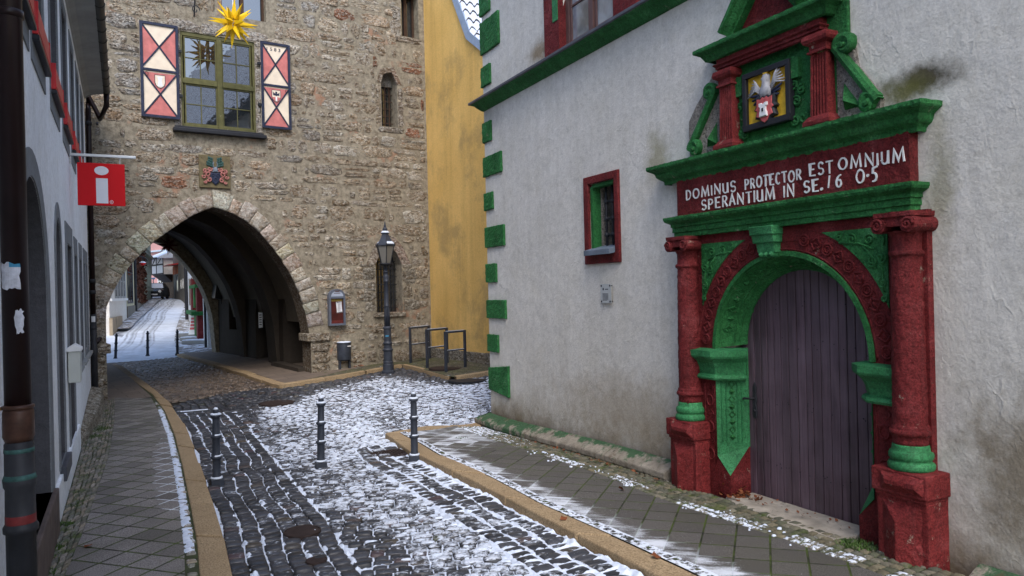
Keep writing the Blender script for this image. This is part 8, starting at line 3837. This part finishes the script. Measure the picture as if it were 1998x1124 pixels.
for (sa, ha, sb, hb) in ((.05, .52, .40, .98), (.46, .52, .95, .98)):
    p_, q = (o0 + (o1 - o0) * sa, h0_ + (h1_ - h0_) * ha), (o0 + (o1 - o0) * sb, h0_ + (h1_ - h0_) * hb)
    g.prism([f(p_[0], p_[1], -.95), f(p_[0] + bw, p_[1], -.95), f(q[0] + bw, q[1], -.95), f(q[0], q[1], -.95)], [f(p_[0], p_[1], -.88), f(p_[0] + bw, p_[1], -.88), f(q[0] + bw, q[1], -.88), f(q[0], q[1], -.88)])
for k in range(4):
    d_ = -.9 + 1.3 * k
    g.box(lambda x_, y_, z_: f(x_, z_, y_), (o0 - .04, d_, h0_), (o0 + .01, d_ + bw, h1_))
for hh in (h0_, h0_ + (h1_ - h0_) * .5, h1_ - bw):
    g.box(lambda x_, y_, z_: f(x_, z_, y_), (o0 - .05, -.9, hh), (o0 + .02, 4.4, hh + bw))
g.build('timber_frame', 'beam', t_)
g = G()
g.prism([f(o0, h0_ + .05, -.9), f(o1, h0_ + .05, -.9), f(o1, h0_ + .05, 1), f(o0, h0_ + .05, 1)], [f(o0 + .8, h0_ - .8, .0), f(o1 - .3, h0_ - .8, .0), f(o1 - .3, h0_ - .8, 1), f(o0 + .8, h0_ - .8, 1)])
g.build('corbel', 'beam', t_)
g = G()
zr = zz(494)
g.prism([f(o0 - .9, h1_ - .25, -1.6), f(o1 + .3, h1_ - .25, -1.6), f(o1 + .3, h1_ - .25, 5), f(o0 - .9, h1_ - .25, 5)], [f(o0 + 1.6, zr + .8, 1.4), f(o1 + .3, zr + .8, 1.4), f(o1 + .3, zr + .8, 2), f(o0 + 1.6, zr + .8, 2)])
g.build('roof', 'snow', t_)
g = G()
g.box(lambda x_, y_, z_: f(x_, z_, y_), (o0 - .95, -1.65, h1_ - .36), (o1 + .35, -1.55, h1_ - .2))
g.box(lambda x_, y_, z_: f(x_, z_, y_), (o0 - .98, -1.6, h1_ - .36), (o0 - .88, 5, h1_ - .2))
g.build('eaves', 'beam', t_)
g = G()
for k in range(9):
    s0 = L * k / 9
    g.box(lambda x_, y_, z_: f(x_, z_, y_), (s0 + .03, -.06, zb - .5), (s0 + L / 9 - .03, .0, zb + 2.6))
g.build('gate_boards', 'gate', t_)
# right side
t_, f, L, zb = facade('orange_house', 'small orange and grey-pink shop house on the right of the far street', (339.3, 75.5), (352, 70), 8, 'greybrown', 6)
zz = lambda yy: farz(345, yy, 73)
g = G()
g.box(lambda x_, y_, z_: f(x_, z_, y_), (.0, -.05, zz(535)), (L * .72, .02, zz(519)))
g.build('orange_band', 'orange', t_)
g = G()
g.prism([f(-.1, zz(518.5), -.9), f(L * .8, zz(518.5), -.9), f(L * .8, zz(517.5), 0), f(-.1, zz(517.5), 0)], [f(-.1, zz(517.6), -.9), f(L * .8, zz(517.6), -.9), f(L * .8, zz(515), 0), f(-.1, zz(515), 0)])
g.build('awning', 'lamp_red', t_)
fwin(t_, f, L * .52, zz(567), L * .72, zz(537), 'soffit', 'glass_pale', (0, 0))
t_, f, L, zb = facade('grey_brown_house', 'plain grey-brown house on the right of the far street before the white house', (352.3, 69.5), (366, 55), 6.5, 'greybrown', 6)
zz = lambda yy: farz(358, yy, 62)
for k in range(3):
    fwin(t_, f, L * (.1 + .3 * k), zz(560), L * (.1 + .3 * k) + L * .13, zz(546), 'white', 'glass_pale', (0, 0))
t_, f, L, zb = facade('white_corner_house', 'white corner house with slit windows and a red and green doorway just beyond the archway', (367, 44), (403, 30.2), 6, 'plaster_left', 6)
zz = lambda yy, px_=375, T=40: farz(px_, yy, T)
A0 = far(367, 44)
ee = (far(403, 30.2) - A0)
ee.z = 0
ee.normalize()


def s_at(px_):
    q = ray(px_, 580)
    # intersect sight line with the facade in plan
    d = Vector((q.x, q.y))
    o = Vector((A0.x, A0.y))
    e2 = Vector((ee.x, ee.y))
    den = d.x * (-e2.y) - d.y * (-e2.x)
    t_ = (o.x * (-e2.y) - o.y * (-e2.x)) / den
    P_ = d * t_
    return (P_ - o).dot(e2), (Vector((P_.x, P_.y, 0)) - CAM).dot(TOW.n)


for (xa, xb, ya, yb) in ((369.8, 371.6, 592, 548), (374.2, 376.6, 592, 546)):
    sa, Ta = s_at(xa)
    sb, Tb = s_at(xb)
    fwin(t_, f, sa + .1, farz(xa, ya, Ta), sb - .1, farz(xa, yb, Ta), 'greybrown', 'glass', (0, 0))
g = G()
for (xa, xb, ya, yb, mi) in ((381.6, 385.5, 676, 545, 0), (392.6, 395.6, 676, 560, 0), (387.3, 389.6, 600, 560, 1), (388.3, 392.6, 655, 610, 1)):
    sa, Ta = s_at(xa)
    sb, Tb = s_at(xb)
    g.box(lambda x_, y_, z_: f(x_, z_, y_), (sa, -.22, farz(xa, ya, Ta)), (sb, .02, farz(xa, yb, Ta)), mi)
sa, Ta = s_at(383)
sb, Tb = s_at(396)
for (ya, yb, q) in ((562, 556, .3), (613, 606, .45)):
    g.box(lambda x_, y_, z_: f(x_, z_, y_), (sa, -q, farz(388, ya, (Ta + Tb) / 2)), (sb, .02, farz(388, yb, (Ta + Tb) / 2)), 1)
g.build('doorway', ['red', 'green'], t_)
g = G()
B_ = far(402.5, 30.5)
g.lathe((B_.x - .05, B_.y, -.2), [(.06, 0), (.06, 8)], 10)
B_ = far(366, 44)
g.lathe((B_.x - .05, B_.y, zfar(44) - .2), [(.10, 0), (.10, 8)], 10)
g.build('downpipe', 'black', t_)

# A-frame board and trays of snow beside the doorway
ab = far(378, 35.0)
sb_ = thing('sandwich_board', ab, 'white sandwich board with pink print standing on the far right pavement', 'sign board')
zt_ = farz(376, 615, 35)
zb_ = farz(376, 652, 35)
k_ = 35 / FPX * .92
g = G()
u_ = c_r * 1.0
f2 = lambda x_, z_, d_: ab + u_ * x_ + Vector((c_f.x, c_f.y, 0)) * d_ + Vector((0, 0, z_ - ab.z))
W_ = 12 * k_
for s_ in (1, -1):
    g.prism([f2(-W_ / 2, zb_, s_ * .32), f2(W_ / 2, zb_, s_ * .32), f2(W_ / 2, zt_, s_ * .03), f2(-W_ / 2, zt_, s_ * .03)],
            [f2(-W_ / 2, zb_, s_ * .32 + .03), f2(W_ / 2, zb_, s_ * .32 + .03), f2(W_ / 2, zt_, s_ * .03 + .03), f2(-W_ / 2, zt_, s_ * .03 + .03)])
g.build('panel', 'white', sb_)
g = G()
for k in range(4):
    q = .25 + .17 * k
    zq = zb_ + (zt_ - zb_) * q
    d_ = -(.32 - .29 * q) - .012
    g.poly([f2(-W_ * .35, zq, d_), f2(W_ * .35, zq, d_), f2(W_ * .35, zq + .10, d_ + .02), f2(-W_ * .35, zq + .10, d_ + .02)])
g.build('print', 'pinkred', sb_)
g = G()
for (px_, py_, T_, w_) in ((370, 651, 35.5, .8), (376, 657, 33.6, .9), (383, 662, 32.2, 1.0)):
    p_ = far(px_, T_, lift=.08)
    g = G()
    g.box(lambda x_, y_, z_: p_ + c_r * x_ + Vector((c_f.x, c_f.y, 0)) * y_ + Vector((0, 0, z_)), (-w_ / 2, -.35, 0), (w_ / 2, .35, .13))
    o_ = g.build('stone_step', 'soffit', None, bevel=.02)
    tag(o_, {370: 'snowy stone step at the foot of the sandwich board, farthest of three', 376: 'middle snowy stone step on the far right pavement before the doorway', 383: 'nearest and widest snowy stone step beside the far green doorway'}[px_], 'step', 'stone steps by the far doorway')
    g = G()
    g.box(lambda x_, y_, z_: p_ + c_r * x_ + Vector((c_f.x, c_f.y, 0)) * y_ + Vector((0, 0, z_)), (-w_ / 2 + .02, -.33, .131), (w_ / 2 - .02, .33, .17))
    g.build('snow', 'snow', o_, bevel=.03)

# parked dark car seen from the front
Tc = 74
cb = far(305.2, Tc)
car = thing('parked_car', cb, 'black car with snow on its windscreen parked at the left of the far street', 'car')
k_ = (cb - CAM).dot(c_f) / FPX
fw = Vector((CAM.x - cb.x, CAM.y - cb.y, 0)).normalized()      # car front faces us
fw = (Matrix.Rotation(-.16, 3, 'Z') @ fw)
sd_ = Vector((-fw.y, fw.x, 0))
CF = lambda x_, y_, z_: cb + sd_ * x_ + fw * y_ + Vector((0, 0, z_))
g = G()
secs = [(2.05, .28, .62, .70), (1.95, .22, .72, .80), (1.4, .20, .88, .86), (.9, .20, .98, .87), (-1.6, .20, 1.0, .87), (-2.1, .25, .9, .8)]
prev = None
for (y_, zl, zh, hw) in secs:
    rr = g.ring([CF(a_ * hw, y_, z_) for a_, z_ in ((-1, zl), (-1.02, zl + .3), (-.95, zh - .08), (-.7, zh), (.7, zh), (.95, zh - .08), (1.02, zl + .3), (1, zl))])
    if prev:
        g.bridge(prev, rr)
    else:
        g.face(rr)
    prev = rr
g.face(prev)
prev = None
for (y_, zh, hw) in ((.95, .96, .80), (.25, 1.40, .64), (-.2, 1.47, .62), (-1.2, 1.42, .60), (-1.9, 1.0, .74)):
    rr = g.ring([CF(-hw, y_, zh - .02), CF(-hw * .9, y_, zh), CF(hw * .9, y_, zh), CF(hw, y_, zh - .02), CF(.84, y_, .92), CF(-.84, y_, .92)])
    if prev:
        g.bridge(prev, rr)
    else:
        g.face(rr)
    prev = rr
g.face(prev)
g.build('body', 'carpaint', car, smooth=False, bevel=.03)
g = G()
g.poly([CF(-.74, .93, 1.0), CF(.74, .93, 1.0), CF(.58, .27, 1.41), CF(-.58, .27, 1.41)])
ws = g.build('windscreen', 'snow', car)
for s_ in (-1, 1):
    g = G()
    g.lathe(CF(s_ * .60, 1.98, .68), [(.13, -.02), (.12, .05), (.0, .07)], 12, fw)
    g.build('headlight', 'white', car)
    for y_ in (1.3, -1.35):
        g = G()
        g.lathe(CF(s_ * .70, y_, .32), [(.20, -.11), (.31, -.10), (.33, 0), (.31, .10), (.20, .11)], 18, sd_)
        wh = g.build('wheel', 'tyre', car)
    g = G()
    g.box(CF, (s_ * .92 - .09, .65, .95), (s_ * .92 + .09, .75, 1.08))
    g.build('wing_mirror', 'carpaint', car)
g = G()
g.box(CF, (-.42, 2.03, .38), (.42, 2.07, .48))
g.build('number_plate', 'white', car)
g = G()
g.box(CF, (-.62, 2.0, .28), (.62, 2.06, .36))
g.box(CF, (-.5, 2.0, .52), (.5, 2.05, .60))
g.build('grille', 'black', car)

# arm lamp with red shade on the creeper house
T_ = 53
hl = far(279, T_, z=farz(279, 517, T_))
wl_ = thing('wall_lamp', hl, 'curved arm lamp with a snow-topped red shade above the far left pavement', 'lamp')
k_ = (hl - CAM).dot(c_f) / FPX
g = G()
arm = [(263, 503), (266, 501), (272, 500), (280, 501), (287, 505), (289, 510)]
g.tube([far(x_, T_, z=farz(x_, y_, T_)) for x_, y_ in arm], .045, 6)
arm2 = [(280, 501), (280, 507), (280, 511)]
g.tube([far(x_, T_, z=farz(x_, y_, T_)) for x_, y_ in arm2], .04, 6)
g.build('arm', 'black', wl_)
g = G()
zt_ = farz(280, 511, T_)
c_ = far(280, T_, z=zt_)
g.lathe(c_, [(5.6 * k_, -4.5 * k_), (5.8 * k_, -2 * k_), (2 * k_, .0), (0, .05)], 16)
sh = g.build('shade', 'lamp_red', wl_)
g = G()
g.lathe(c_, [(6.2 * k_, -2.0 * k_), (6.0 * k_, -.9 * k_), (2.2 * k_, .8 * k_), (0, 1.0 * k_)], 16)
g.build('snow', 'snow', sh, smooth=True)
g = G()
g.lathe(c_, [(0, -7.4 * k_), (2.6 * k_, -6.4 * k_), (3.6 * k_, -4.5 * k_), (3.4 * k_, -4.3 * k_)], 14)
g.build('red_globe', 'signred', wl_)
# street name post before the pink house
T_ = 86
sp_ = thing('street_sign', far(300.3, T_), 'thin post with a small blue sign board before the pink house', 'sign')
p_ = far(300.3, T_)
g = G()
g.tube([p_ - Vector((0, 0, .3)), far(300, T_, z=farz(300, 543, T_))], .05, 6)
g.build('post', 'iron', sp_)
g = G()
z0, z1 = farz(300, 545, T_), farz(300, 541.5, T_)
a_, b__ = far(296, T_), far(304, T_)
g.box(lambda t, y_, z_: Vector((a_.x + (b__.x - a_.x) * t, a_.y + (b__.y - a_.y) * t + y_, z_)), (0, 0, z0), (1, .06, z1))
g.build('board', paint('blue_board', (.10, .14, .24), .5, .1), sp_)
